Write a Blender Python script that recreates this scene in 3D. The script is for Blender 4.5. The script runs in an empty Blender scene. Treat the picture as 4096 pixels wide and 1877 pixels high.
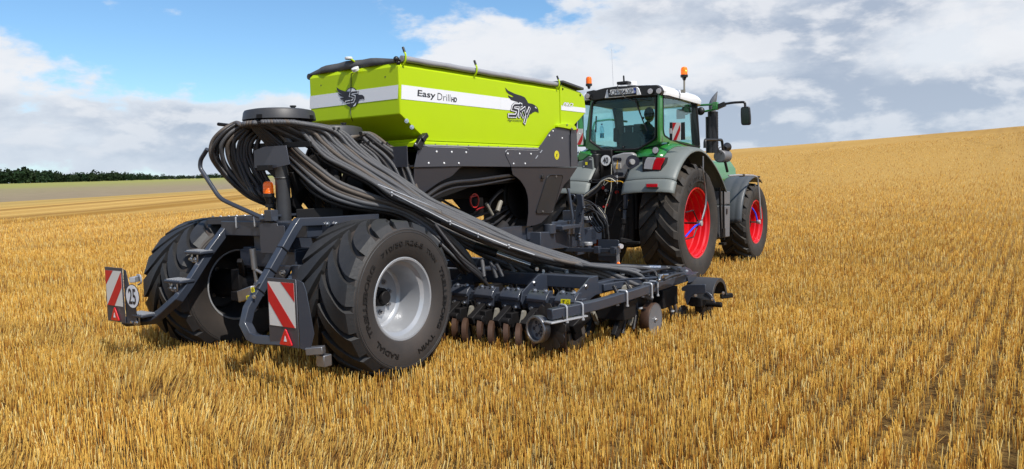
import bpy, bmesh, math, random
import numpy as np
from mathutils import Vector, Matrix, Quaternion
from math import sin, cos, pi, radians as R_
random.seed(7); RNG = np.random.default_rng(11)
S = bpy.context.scene
COL = S.collection

# ------------------------------------------------------------------ camera
cam = bpy.data.objects.new('camera', bpy.data.cameras.new('camera'))
COL.objects.link(cam); S.camera = cam
cam.data.sensor_width = 36.0; cam.data.lens = 26.823
cam.data.clip_start = 0.05; cam.data.clip_end = 6000
YAW, PITCH, ROLL = 0.60392, 0.071754, -0.026452
Fv = Vector((-sin(YAW)*cos(PITCH), cos(YAW)*cos(PITCH), -sin(PITCH)))
R0 = Vector((cos(YAW), sin(YAW), 0)); U0 = R0.cross(Fv)
Rv = R0*cos(ROLL) + U0*sin(ROLL); Uv = Rv.cross(Fv)
cam.matrix_world = Matrix(((Rv.x, Uv.x, -Fv.x, 5.8953), (Rv.y, Uv.y, -Fv.y, -4.7911), (Rv.z, Uv.z, -Fv.z, 1.6934), (0, 0, 0, 1)))

# ------------------------------------------------------------------ sun, sky, exposure
SUN_EL, SUN_AZ = R_(51), R_(107)        # azimuth clockwise from +Y (the way the machines face)
sd = Vector((cos(SUN_EL)*sin(SUN_AZ), cos(SUN_EL)*cos(SUN_AZ), sin(SUN_EL)))
sun = bpy.data.objects.new('sun', bpy.data.lights.new('sun', 'SUN'))
COL.objects.link(sun)
sun.data.energy = 5.0; sun.data.angle = R_(0.6); sun.data.color = (1.0, 0.955, 0.88)
sun.rotation_euler = sd.to_track_quat('Z', 'Y').to_euler()
S.view_settings.view_transform = 'Standard'; S.view_settings.look = 'None'
S.view_settings.gamma = 1; S.view_settings.use_curve_mapping = False
S.view_settings.exposure = 0.0
S.render.engine = 'CYCLES'
S.cycles.max_bounces = 7; S.cycles.transparent_max_bounces = 12

W = bpy.data.worlds.new('World'); S.world = W; W.use_nodes = True
def world():
    nt = W.node_tree; nt.nodes.clear(); N = nt.nodes; L = nt.links
    out = N.new('ShaderNodeOutputWorld'); bg = N.new('ShaderNodeBackground')
    L.new(bg.outputs[0], out.inputs[0]); bg.inputs[1].default_value = 1.0
    sky = N.new('ShaderNodeTexSky'); sky.sky_type = 'NISHITA'; sky.sun_disc = False
    sky.sun_elevation = SUN_EL; sky.sun_rotation = SUN_AZ
    sky.air_density = 1.0; sky.dust_density = 0.15; sky.ozone_density = 4.5; sky.altitude = 100
    def m(op, a, b=None, c=None, clamp=False):
        n = N.new('ShaderNodeMath'); n.operation = op; n.use_clamp = clamp
        for i, v in enumerate((a, b, c)):
            if v is None: continue
            if isinstance(v, (int, float)): n.inputs[i].default_value = v
            else: L.new(v, n.inputs[i])
        return n.outputs[0]
    def vm(op, a, b=None, s=None):
        n = N.new('ShaderNodeVectorMath'); n.operation = op
        for i, v in enumerate((a, b)):
            if v is None: continue
            if isinstance(v, (tuple, list)): n.inputs[i].default_value = v
            else: L.new(v, n.inputs[i])
        if s is not None: n.inputs['Scale'].default_value = s
        return n
    def noise(vec, sc, det=8, rough=.55, dist=0.0, lac=2.0):
        n = N.new('ShaderNodeTexNoise'); L.new(vec, n.inputs['Vector'])
        n.inputs['Scale'].default_value = sc; n.inputs['Detail'].default_value = det
        n.inputs['Roughness'].default_value = rough; n.inputs['Distortion'].default_value = dist
        n.inputs['Lacunarity'].default_value = lac
        return n.outputs['Fac']
    def ramp(v, a, b, lo=0.0, hi=1.0, smooth=True):
        n = N.new('ShaderNodeMapRange'); n.interpolation_type = 'SMOOTHSTEP' if smooth else 'LINEAR'
        L.new(v, n.inputs[0]); n.inputs[1].default_value = a; n.inputs[2].default_value = b
        n.inputs[3].default_value = lo; n.inputs[4].default_value = hi
        return n.outputs[0]
    def mixc(f, a, b):
        n = N.new('ShaderNodeMix'); n.data_type = 'RGBA'
        if isinstance(f, float): n.inputs[0].default_value = f
        else: L.new(f, n.inputs[0])
        for i, v in ((6, a), (7, b)):
            if isinstance(v, tuple): n.inputs[i].default_value = v + (1,)
            else: L.new(v, n.inputs[i])
        return n.outputs[2]
    tc = N.new('ShaderNodeTexCoord'); D = tc.outputs['Generated']
    sep = N.new('ShaderNodeSeparateXYZ'); L.new(D, sep.inputs[0])
    z = m('MAXIMUM', sep.outputs[2], 0.0)
    # clouds lie on a layer overhead: perspective squeezes them toward the horizon
    den = m('ADD', z, 0.80)
    inv = m('DIVIDE', 1.0, den)
    lay = N.new('ShaderNodeCombineXYZ'); L.new(m('MULTIPLY', sep.outputs[0], inv), lay.inputs[0]); L.new(m('MULTIPLY', sep.outputs[1], inv), lay.inputs[1])
    L.new(m('MULTIPLY', z, 1.9), lay.inputs[2])
    P = lay.outputs[0]
    # weather: banks of cloud, each a broad soft patch around one direction of the sky
    def bank(az, el, wa, we, amp):
        # az clockwise from +Y, degrees; soft ellipse
        a = R_(az)
        right = vm('DOT_PRODUCT', D, (cos(a), -sin(a), 0)).outputs['Value']
        fwd = vm('DOT_PRODUCT', D, (sin(a), cos(a), 0)).outputs['Value']
        hx = m('ARCTAN2', right, fwd)
        dz = m('SUBTRACT', sep.outputs[2], sin(R_(el)))
        q = m('ADD', m('POWER', m('DIVIDE', hx, R_(wa)), 2.0), m('POWER', m('DIVIDE', dz, sin(R_(we))), 2.0))
        return m('MULTIPLY', ramp(q, 1.6, 0.0), amp)
    BANKS = [(-14, 8.5, 36, 8.5, .34), (-4, 8, 14, 5, .10), (-70, 4.3, 24, 5.4, .245), (-78, 9.5, 14, 2.6, .12), (-48, 2.2, 16, 3.6, .15), (-24, 2.5, 26, 3.5, .14), (40, 8, 50, 14, .22), (-120, 8, 40, 10, .2), (150, 20, 80, 25, .10),
             (-52, 10.8, 14, 4.6, -.34), (-33, 13.5, 9, 2.2, -.16), (-60, 11.8, 4, .8, .42), (-100, 16, 30, 5, -.1)]
    DARK = [(-6, 4.3, 26, 2.6, .55), (-34, 3.5, 14, 3, .25), (-62, 5.0, 11, 1.3, .30), (-14, 11.5, 16, 2.2, .30), (-3.5, 8.2, 6.5, 3.2, -.75), (-22, 7.5, 8, 2.6, -.45), (-38, 9.6, 6, 2.0, -.5), (-66, 8.0, 16, 1.6, -.5)]
    w = None
    for b in BANKS:
        o = bank(*b); w = o if w is None else m('ADD', w, o)
    dk = None
    for b in DARK:
        o = bank(*b); dk = o if dk is None else m('ADD', dk, o)
    n1 = noise(P, 5.2, 9, .56, .15)
    n2 = noise(vm('ADD', P, (7.3, 2.1, 4.4)).outputs[0], 13.0, 8, .6)
    dens = m('ADD', m('ADD', m('MULTIPLY', n1, 1.25), m('MULTIPLY', n2, .35)), w)
    mask = ramp(dens, .84, .99)
    # the same cloud looked up a little toward the sun: where it thins that way the edge is lit
    n1s = noise(vm('ADD', P, (0.014, -0.008, 0.042)).outputs[0], 5.2, 9, .56, .15)
    lit = ramp(m('SUBTRACT', m('SUBTRACT', n1, n1s), m('MULTIPLY', dk, .07)), -.045, .075)
    thick = ramp(m('ADD', dens, m('MULTIPLY', dk, .38)), .95, 1.36)
    shade = mixc(thick, (.80, .84, .90), (.42, .49, .61))
    shade = mixc(m('MULTIPLY', lit, .75), shade, (.90, .905, .93))
    # low cloud pales into the air near the horizon
    hz = ramp(sep.outputs[2], .0, .13, 1.0, .0)
    shade = mixc(m('MULTIPLY', hz, .55), shade, (.52, .62, .76))
    skyc = vm('MULTIPLY', sky.outputs[0], (.120, .143, .150)).outputs[0]
    skyc = mixc(m('MULTIPLY', hz, .45), skyc, (.48, .63, .85))
    col = mixc(m('MULTIPLY', mask, .96), skyc, shade)
    L.new(col, bg.inputs[0])
world()

# ------------------------------------------------------------------ materials
def nodes(name):
    m = bpy.data.materials.new(name); m.use_nodes = True
    nt = m.node_tree; b = nt.nodes['Principled BSDF']
    return m, nt, b
def mat(name, col, rough=.5, metal=0.0, dust=0.0, dustcol=(.30, .22, .13), var=.12, scale=6.0, bump=0.0, bscale=60, coat=0.0, spec=.5):
    m, nt, b = nodes(name); N = nt.nodes; L = nt.links
    tc = N.new('ShaderNodeTexCoord')
    n = N.new('ShaderNodeTexNoise'); n.inputs['Scale'].default_value = scale; n.inputs['Detail'].default_value = 6; n.inputs['Roughness'].default_value = .65
    L.new(tc.outputs['Object'], n.inputs['Vector'])
    mx = N.new('ShaderNodeMix'); mx.data_type = 'RGBA'; L.new(n.outputs['Fac'], mx.inputs[0])
    mx.inputs[6].default_value = tuple(c*(1-var) for c in col)+(1,); mx.inputs[7].default_value = tuple(min(1, c*(1+var)) for c in col)+(1,)
    last = mx.outputs[2]
    if dust > 0:
        n2 = N.new('ShaderNodeTexNoise'); n2.inputs['Scale'].default_value = scale*.6; n2.inputs['Detail'].default_value = 9; n2.inputs['Roughness'].default_value = .7
        L.new(tc.outputs['Object'], n2.inputs['Vector'])
        mr = N.new('ShaderNodeMapRange'); L.new(n2.outputs['Fac'], mr.inputs[0]); mr.inputs[1].default_value = .38; mr.inputs[2].default_value = .72
        mr.inputs[3].default_value = dust*.25; mr.inputs[4].default_value = dust
        # dust settles on what faces up
        g = N.new('ShaderNodeNewGeometry'); sp = N.new('ShaderNodeSeparateXYZ'); L.new(g.outputs['Normal'], sp.inputs[0])
        up = N.new('ShaderNodeMapRange'); L.new(sp.outputs[2], up.inputs[0]); up.inputs[1].default_value = -.3; up.inputs[2].default_value = 1; up.inputs[3].default_value = .35; up.inputs[4].default_value = 1.25
        mu = N.new('ShaderNodeMath'); mu.operation = 'MULTIPLY'; mu.use_clamp = True; L.new(mr.outputs[0], mu.inputs[0]); L.new(up.outputs[0], mu.inputs[1])
        m2 = N.new('ShaderNodeMix'); m2.data_type = 'RGBA'; L.new(mu.outputs[0], m2.inputs[0]); L.new(last, m2.inputs[6]); m2.inputs[7].default_value = dustcol+(1,)
        last = m2.outputs[2]
        rr = N.new('ShaderNodeMapRange'); L.new(mu.outputs[0], rr.inputs[0]); rr.inputs[3].default_value = rough; rr.inputs[4].default_value = min(1, rough+.45)
        L.new(rr.outputs[0], b.inputs['Roughness'])
    else:
        b.inputs['Roughness'].default_value = rough
    L.new(last, b.inputs['Base Color'])
    b.inputs['Metallic'].default_value = metal
    b.inputs['Specular IOR Level'].default_value = spec
    b.inputs['Coat Weight'].default_value = coat; b.inputs['Coat Roughness'].default_value = .08
    if bump > 0:
        n3 = N.new('ShaderNodeTexNoise'); n3.inputs['Scale'].default_value = bscale; n3.inputs['Detail'].default_value = 5
        L.new(tc.outputs['Object'], n3.inputs['Vector'])
        bp_ = N.new('ShaderNodeBump'); bp_.inputs['Strength'].default_value = bump; bp_.inputs['Distance'].default_value = .01
        L.new(n3.outputs['Fac'], bp_.inputs['Height']); L.new(bp_.outputs[0], b.inputs['Normal'])
    return m
def emit_mat(name, col, e, rough=.25):
    m, nt, b = nodes(name); b.inputs['Base Color'].default_value = col+(1,); b.inputs['Roughness'].default_value = rough
    b.inputs['Emission Color'].default_value = col+(1,); b.inputs['Emission Strength'].default_value = e
    return m
def glass_mat(name, tint, gloss=.12, alpha=.25):
    m = bpy.data.materials.new(name); m.use_nodes = True; nt = m.node_tree; N = nt.nodes; L = nt.links; N.clear()
    o = N.new('ShaderNodeOutputMaterial'); t = N.new('ShaderNodeBsdfTransparent'); t.inputs[0].default_value = tint+(1,)
    g = N.new('ShaderNodeBsdfGlossy'); g.inputs['Roughness'].default_value = .03; g.inputs[0].default_value = (.85, .95, .95, 1)
    fl = N.new('ShaderNodeLayerWeight'); fl.inputs[0].default_value = .5; fr = N.new('ShaderNodeMath'); fr.operation = 'POWER'; fr.inputs[1].default_value = 4.0; L.new(fl.outputs['Facing'], fr.inputs[0])
    mu = N.new('ShaderNodeMath'); mu.operation = 'MULTIPLY_ADD'; mu.inputs[1].default_value = 1.0; mu.inputs[2].default_value = gloss*.4; L.new(fr.outputs[0], mu.inputs[0])
    x = N.new('ShaderNodeMixShader'); L.new(mu.outputs[0], x.inputs[0]); L.new(t.outputs[0], x.inputs[1]); L.new(g.outputs[0], x.inputs[2])
    # thin film of dust
    d = N.new('ShaderNodeBsdfDiffuse'); d.inputs[0].default_value = (.45, .5, .48, 1)
    y = N.new('ShaderNodeMixShader'); y.inputs[0].default_value = alpha*.03; L.new(x.outputs[0], y.inputs[1]); L.new(d.outputs[0], y.inputs[2])
    L.new(y.outputs[0], o.inputs[0])
    return m
def hose_mat(name, col, rough, dust, pitch=0.011, dustcol=(.30, .21, .13)):
    m = mat(name, col, rough, 0, dust, dustcol, .2, 5.0)
    nt = m.node_tree; N = nt.nodes; L = nt.links; b = nt.nodes['Principled BSDF']
    uv = N.new('ShaderNodeUVMap'); sp = N.new('ShaderNodeSeparateXYZ'); L.new(uv.outputs[0], sp.inputs[0])
    mu = N.new('ShaderNodeMath'); mu.operation = 'MULTIPLY'; mu.inputs[1].default_value = 2*pi/pitch; L.new(sp.outputs[0], mu.inputs[0])
    si = N.new('ShaderNodeMath'); si.operation = 'SINE'; L.new(mu.outputs[0], si.inputs[0])
    bp_ = N.new('ShaderNodeBump'); bp_.inputs['Strength'].default_value = .8; bp_.inputs['Distance'].default_value = .0014
    L.new(si.outputs[0], bp_.inputs['Height']); L.new(bp_.outputs[0], b.inputs['Normal'])
    return m
M = dict(
    lime=mat('lime_paint', (.43, .60, .001), .42, 0, .13, (.30, .30, .08), .04, 2.5, spec=.22),
    navy=mat('blue_grey_paint', (.026, .034, .052), .36, 0, .14, (.20, .17, .13), .1, 5, coat=.2),
    sheet=mat('grey_metallic_sheet', (.080, .083, .102), .36, .5, .08, (.22, .2, .18), .06, 3),
    black=mat('black_plastic', (.007, .007, .008), .42, 0, .08, (.16, .13, .1), .2, 8),
    dark=mat('dark_machinery', (.006, .006, .007), .55, 0, .14, (.06, .045, .035), .3, 6, spec=.25),
    lid=mat('moulded_grey_plastic', (.028, .029, .033), .45, 0, .14, (.2, .18, .16), .1, 8),
    tyre=mat('rubber', (.014, .014, .015), .52, 0, .26, (.095, .088, .082), .15, 5, .25, 35),
    tyreside=mat('rubber_sidewall', (.022, .020, .019), .58, 0, .50, (.105, .074, .056), .15, 3.0, .12, 50),
    tyretr=mat('tractor_rubber', (.014, .014, .014), .62, 0, .55, (.115, .088, .062), .2, 7, .3, 30),
    rim=mat('silver_paint', (.36, .37, .39), .33, .3, .08, (.4, .36, .3), .04, 4, coat=.3),
    red=mat('red_rim_paint', (.56, .002, .008), .3, 0, .03, (.4, .2, .15), .05, 4, coat=.25),
    green=mat('green_paint', (.020, .175, .028), .25, 0, .03, (.3, .3, .2), .04, 3, coat=.6),
    fender=mat('grey_green_plastic', (.150, .168, .160), .45, 0, .10, (.3, .28, .22), .05, 4, .15, 220),
    ffender=mat('dark_grey_plastic', (.055, .065, .075), .4, 0, .15, (.25, .22, .18), .05, 5),
    white=mat('white_paint', (.78, .78, .78), .35, 0, .04, (.5, .48, .42), .02, 4, coat=.3),
    sticker=mat('white_sticker', (.74, .75, .78), .4, 0, 0, var=.02),
    ink=mat('navy_print', (.012, .012, .022), .4, 0, 0, var=.02),
    chrome=mat('zinc_plated_steel', (.62, .62, .63), .28, 1.0, 0, var=.1, scale=30),
    steel=mat('worn_steel', (.30, .30, .31), .38, .9, .25, (.2, .15, .1), .2, 12),
    galv=mat('pale_grey_steel', (.42, .43, .45), .42, .4, .1, (.3, .25, .2), .1, 10),
    rust=mat('brown_worn_rim', (.048, .021, .012), .5, .2, .35, (.20, .12, .07), .2, 8),
    disc=mat('grey_wheel_face', (.16, .17, .19), .45, .3, .35, (.27, .21, .15), .1, 6),
    earthdisc=mat('soil_worn_disc', (.030, .028, .028), .5, .4, .35, (.14, .1, .07), .2, 8),
    refred=mat('red_reflective', (.55, .008, .012), .35, 0, .03, var=.06, scale=20),
    refwhite=mat('white_reflective', (.66, .64, .60), .4, 0, .08, (.5, .45, .38), .03, 12),
    redlens=mat('red_lens', (.62, .01, .02), .12, 0, 0, var=.15, scale=60, coat=.8),
    clearlens=mat('clear_lens', (.62, .60, .62), .1, .3, 0, var=.25, scale=60, coat=.8),
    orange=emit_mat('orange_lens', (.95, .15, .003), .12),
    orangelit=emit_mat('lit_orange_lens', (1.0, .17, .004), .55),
    bulb=emit_mat('lit_bulb', (1.0, .55, .08), 6.0),
    yellow=mat('yellow_sticker', (.82, .72, .01), .4, 0, 0, var=.03),
    tarp=mat('dark_grey_tarpaulin', (.055, .057, .062), .55, 0, .25, (.2, .19, .17), .15, 5, .5, 9),
    tarplight=mat('grey_tarpaulin_roll', (.30, .30, .32), .42, 0, .15, (.3, .28, .25), .12, 6, .4, 14),
    hose=hose_mat('ribbed_grey_hose', (.085, .088, .096), .40, .10),
    hosebrown=hose_mat('dusty_ribbed_hose', (.095, .080, .068), .42, .25, .011, (.25, .17, .11)),
    hosedark=hose_mat('black_ribbed_hose', (.022, .022, .025), .34, .08),
    rubberhose=mat('black_rubber_hose', (.018, .018, .02), .35, 0, .2, (.1, .08, .07), .1, 8),
    glass=glass_mat('tinted_glass', (.80, .955, .94), .05, .25),
    glassr=glass_mat('rear_tinted_glass', (.80, .94, .93), .05, .2),
    bottle=glass_mat('clear_bottle', (.80, .92, .98), .3, 1.2),
    water=mat('pale_blue_water', (.45, .70, .85), .2, 0, 0, var=.02),
    interior=mat('dark_grey_trim', (.009, .010, .012), .7, 0, 0, var=.15),
    seat=mat('black_seat_fabric', (.015, .017, .022), .85, 0, 0, var=.2, scale=30),
    cloth=mat('navy_work_jacket', (.012, .017, .035), .85, 0, 0, var=.2, scale=14, bump=.3, bscale=20),
    skin=mat('skin', (.42, .22, .15), .5, 0, 0, var=.06, scale=12),
    hair=mat('dark_short_hair', (.02, .014, .010), .8, 0, 0, var=.3, scale=80),
    blue=mat('blue_pipe', (.02, .06, .75), .35, 0, 0, var=.05),
    yellowhose=mat('amber_cable', (.70, .38, .02), .4, 0, 0, var=.05),
    palecable=mat('pale_cable', (.42, .40, .33), .5, 0, 0, var=.1),
    redcap=mat('red_cap', (.5, .02, .02), .4, 0, 0, var=.1),
    plate=mat('number_plate_white', (.72, .72, .70), .3, 0, 0, var=.02),
    platebl=mat('number_plate_blue', (.02, .06, .32), .3, 0, 0, var=.02),
    cream=mat('cream_nylon', (.22, .205, .17), .45, 0, .35, (.3, .25, .18), .08, 10),
    silvergrey=mat('silver_grey_casting', (.40, .39, .38), .42, .3, .1, (.3, .27, .22), .05, 10),
)

# ------------------------------------------------------------------ mesh helpers
class MB:
    def __init__(s): s.v = []; s.f = []; s.uv = None
    def add(s, vs, fs):
        o = len(s.v); s.v += [tuple(v) for v in vs]; s.f += [tuple(i+o for i in f) for f in fs]; return s
    def box(s, c, d, rot=None):
        c = Vector(c); vs = []
        for x in (-.5, .5):
            for y in (-.5, .5):
                for z in (-.5, .5):
                    v = Vector((x*d[0], y*d[1], z*d[2])); v = rot @ v if rot else v; vs.append(c+v)
        return s.add(vs, [(0, 1, 3, 2), (4, 6, 7, 5), (0, 4, 5, 1), (2, 3, 7, 6), (0, 2, 6, 4), (1, 5, 7, 3)])
    def bar(s, a, b, w, h, up=(0, 0, 1)):
        a = Vector(a); b = Vector(b); d = b-a
        if d.length < 1e-6: return s
        y = d.normalized(); u = Vector(up); x = y.cross(u)
        if x.length < 1e-3: x = y.cross(Vector((1, 0, 0)))
        x.normalize(); z = x.cross(y)
        return s.box((a+b)/2, (w, d.length, h), Matrix((x, y, z)).transposed())
    def poly(s, pts, n, t):
        """flat outline pts (3D) thickened by t along n"""
        n = Vector(n).normalized(); pts = [Vector(p) for p in pts]; k = len(pts)
        nm = sum(((pts[i]-pts[0]).cross(pts[(i+1) % k]-pts[0]) for i in range(1, k)), Vector())
        if nm.dot(n) < 0: pts = pts[::-1]
        a = [p+n*t for p in pts]; vs = a+pts
        fs = [tuple(range(k)), tuple(range(2*k-1, k-1, -1))] + [(i, i+k, (i+1) % k+k, (i+1) % k) for i in range(k)]
        return s.add(vs, fs)
    def cyl(s, a, b, r, r2=None, n=16, cap=True):
        a = Vector(a); b = Vector(b); r2 = r if r2 is None else r2; d = (b-a).normalized()
        x = d.orthogonal().normalized(); y = d.cross(x)
        vs = [a+(x*cos(2*pi*i/n)+y*sin(2*pi*i/n))*r for i in range(n)]+[b+(x*cos(2*pi*i/n)+y*sin(2*pi*i/n))*r2 for i in range(n)]
        fs = [(i, (i+1) % n, (i+1) % n+n, i+n) for i in range(n)]
        if cap: fs += [tuple(range(n-1, -1, -1)), tuple(range(n, 2*n))]
        return s.add(vs, fs)
    def lathe(s, prof, c=(0, 0, 0), ax='x', n=48, close=False):
        """prof: list of (along axis, radius)"""
        c = Vector(c); vs = []; k = len(prof)
        for i in range(n):
            t = 2*pi*i/n
            for a, r in prof:
                if ax == 'x': vs.append(c+Vector((a, r*cos(t), r*sin(t))))
                elif ax == 'y': vs.append(c+Vector((r*sin(t), a, r*cos(t))))
                else: vs.append(c+Vector((r*cos(t), r*sin(t), a)))
        kk = k if close else k-1
        fs = [(i*k+j, ((i+1) % n)*k+j, ((i+1) % n)*k+(j+1) % k, i*k+(j+1) % k) for i in range(n) for j in range(kk)]
        return s.add(vs, fs)
    def tube(s, pts, r, n=8, closed=False, cap=True):
        pts = [Vector(p) for p in pts]; k = len(pts)
        rr = r if isinstance(r, (list, tuple)) else [r]*k
        T = [(pts[min(i+1, k-1)]-pts[max(i-1, 0)]).normalized() for i in range(k)]
        if closed: T = [(pts[(i+1) % k]-pts[i-1]).normalized() for i in range(k)]
        x = T[0].orthogonal().normalized(); vs = []
        for i in range(k):
            x = (x-T[i]*x.dot(T[i])).normalized(); y = T[i].cross(x)
            vs += [pts[i]+(x*cos(2*pi*j/n)+y*sin(2*pi*j/n))*rr[i] for j in range(n)]
        fs = [(i*n+j, i*n+(j+1) % n, ((i+1) % k)*n+(j+1) % n, ((i+1) % k)*n+j) for i in range(k if closed else k-1) for j in range(n)]
        if cap and not closed: fs += [tuple(range(n-1, -1, -1)), tuple(range((k-1)*n, k*n))]
        return s.add(vs, fs)
    def sphere(s, c, r, n=12, m=8, sc=(1, 1, 1), z0=-1.0):
        c = Vector(c); vs = []; fs = []
        for j in range(m+1):
            ph = -pi/2+pi*j/m; 
            for i in range(n):
                t = 2*pi*i/n; vs.append(c+Vector((r*cos(ph)*cos(t)*sc[0], r*cos(ph)*sin(t)*sc[1], max(z0, sin(ph))*r*sc[2])))
        for j in range(m):
            for i in range(n): fs.append((j*n+i, j*n+(i+1) % n, (j+1)*n+(i+1) % n, (j+1)*n+i))
        return s.add(vs, fs)
    def bolt(s, p, n, r=.012, h=.010):
        n = Vector(n).normalized(); p = Vector(p)
        s.cyl(p-n*.004, p+n*h*.35, r*1.45, n=10); return s.cyl(p, p+n*h, r, r*.85, n=6)
    def build(s, name, m, parent=None, smooth=35, bevel=0.0, label=None, seg=2, mods=None):
        me = bpy.data.meshes.new(name); me.from_pydata(s.v, [], s.f); me.validate()
        me.materials.append(M[m] if isinstance(m, str) else m)
        bm = bmesh.new(); bm.from_mesh(me); bmesh.ops.recalc_face_normals(bm, faces=bm.faces); bm.to_mesh(me); bm.free()
        if smooth:
            me.polygons.foreach_set('use_smooth', [True]*len(me.polygons)); me.set_sharp_from_angle(angle=R_(smooth))
        o = bpy.data.objects.new(name, me); COL.objects.link(o)
        if parent: o.parent = parent
        if bevel:
            b = o.modifiers.new('bevel', 'BEVEL'); b.width = bevel; b.segments = seg; b.limit_method = 'ANGLE'; b.angle_limit = R_(35); b.harden_normals = False
        if label: o['label'] = label
        return o
def curve(ctrl, n=8):
    """Catmull-Rom through control points"""
    P = [Vector(p) for p in ctrl]; P = [P[0]*2-P[1]]+P+[P[-1]*2-P[-2]]; out = []
    for i in range(1, len(P)-2):
        for k in range(n):
            t = k/n; a, b, c, d = P[i-1:i+3]
            out.append(.5*((2*b)+(c-a)*t+(2*a-5*b+4*c-d)*t*t+(-a+3*b-3*c+d)*t**3))
    out.append(P[-2]); return out
def rounded(pts, r, n=4, closed=False):
    """polyline with its corners rounded"""
    P = [Vector(p) for p in pts]; out = [] if closed else [P[0]]
    rng = range(len(P)) if closed else range(1, len(P)-1)
    for i in rng:
        a, b, c = P[i-1], P[i], P[(i+1) % len(P)]; u = (a-b); v = (c-b)
        q = min(r, u.length*.45, v.length*.45); u.normalize(); v.normalize()
        p0, p1 = b+u*q, b+v*q
        for k in range(n+1):
            t = k/n; out.append(p0*(1-t)**2+b*2*t*(1-t)+p1*t*t)
    if not closed: out.append(P[-1])
    return out
def empty(name, loc, label, cat, group=None):
    o = bpy.data.objects.new(name, None); COL.objects.link(o); o.location = loc; o['label'] = label; o['category'] = cat
    if group: o['group'] = group
    o.empty_display_size = .2
    return o
def ribbon(mb, pts, w, n, lift, t=.0008):
    """flat stroke of width w along a path lying in the plane with normal n"""
    n = Vector(n); P = [Vector(p)+n*lift for p in pts]; L_ = []; R2 = []
    for i in range(len(P)):
        a = (P[i]-P[i-1]).normalized() if i else (P[1]-P[0]).normalized(); b = (P[i+1]-P[i]).normalized() if i < len(P)-1 else a
        s = (a+b).normalized(); m = n.cross(s); k = w/2/max(.45, s.dot(a)); e = s*w*.5*(-1 if i == 0 else (1 if i == len(P)-1 else 0))*.9
        L_.append(P[i]+m*k+e); R2.append(P[i]-m*k+e)
    k = len(P); vs = L_+R2
    return mb.add(vs, [(i, i+1, k+i+1, k+i) for i in range(k-1)])
def textmesh(txt, off=0.0, ext=0.002, shear=0.0, space=1.0, res=3):
    cu = bpy.data.curves.new('t', 'FONT'); cu.body = txt; cu.size = 1; cu.offset = off; cu.extrude = 0; cu.shear = shear; cu.space_character = space; cu.resolution_u = res
    o = bpy.data.objects.new('t', cu); COL.objects.link(o)
    dg = bpy.context.evaluated_depsgraph_get(); me = bpy.data.meshes.new_from_object(o.evaluated_get(dg))
    vs = [v.co.copy() for v in me.vertices]; fs = [tuple(p.vertices) for p in me.polygons]
    bpy.data.objects.remove(o); bpy.data.curves.remove(cu); bpy.data.meshes.remove(me)
    return vs, fs
def text_fit(mb, txt, p0, right, up, off=0.0, shear=0.0, space=1.0, lift=.0015, thick=.001, ref=None):
    """write txt on the parallelogram p0 + a*right + b*up, a, b in 0..1; ref = text whose bounds fit the box"""
    p0 = Vector(p0); right = Vector(right); up = Vector(up); n = right.cross(up).normalized()
    vs, fs = textmesh(txt, off, 0, shear, space)
    rv = textmesh(ref or txt, 0, 0, shear, space)[0]
    x0 = min(v.x for v in rv); x1 = max(v.x for v in rv); y0 = min(v.y for v in rv); y1 = max(v.y for v in rv)
    out = [p0+right*((v.x-x0)/(x1-x0))+up*((v.y-y0)/(y1-y0))+n*lift for v in vs]
    mb.add(out, fs); return mb

# ------------------------------------------------------------------ ground
def smooth(a, b, x):
    t = np.clip((x-a)/(b-a), 0, 1); return t*t*(3-2*t)
AZK = np.radians([-180, -110, -69, -55, -45, -35, -18, -9, -1, 20, 60, 120, 180])
MK = np.array([.012, .012, .0140, .0155, .019, .026, .0405, .0480, .0555, .060, .040, .015, .012])
def height(x, y):
    x = np.asarray(x, float); y = np.asarray(y, float)
    dx = x-5.9; dy = y+4.8; r = np.hypot(dx, dy); az = np.arctan2(dx, dy)
    m = np.interp(az, AZK, MK)
    ramp = smooth(14, 75, r)
    crest = np.interp(az, np.radians([-180, -60, -35, -18, -1, 30, 180]), [520, 480, 330, 170, 150, 170, 520])
    rr = np.minimum(r, crest)-np.clip(r-crest, 0, 4000)*.12
    h = m*rr*ramp
    h += np.where(r > 30, .10*np.sin(x*.045+1.3)*np.sin(y*.037)*smooth(30, 120, r), 0)*1.5
    dip = -.10*smooth(3.0, 6.5, y)*(1-smooth(16, 40, r))
    rise = .040*(1-smooth(2.6, 5.5, y))*smooth(-14, -2, y)
    return h+dip+rise+.012*np.sin(x*1.7+y*.6)*np.sin(y*1.3-x*.4)
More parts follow.
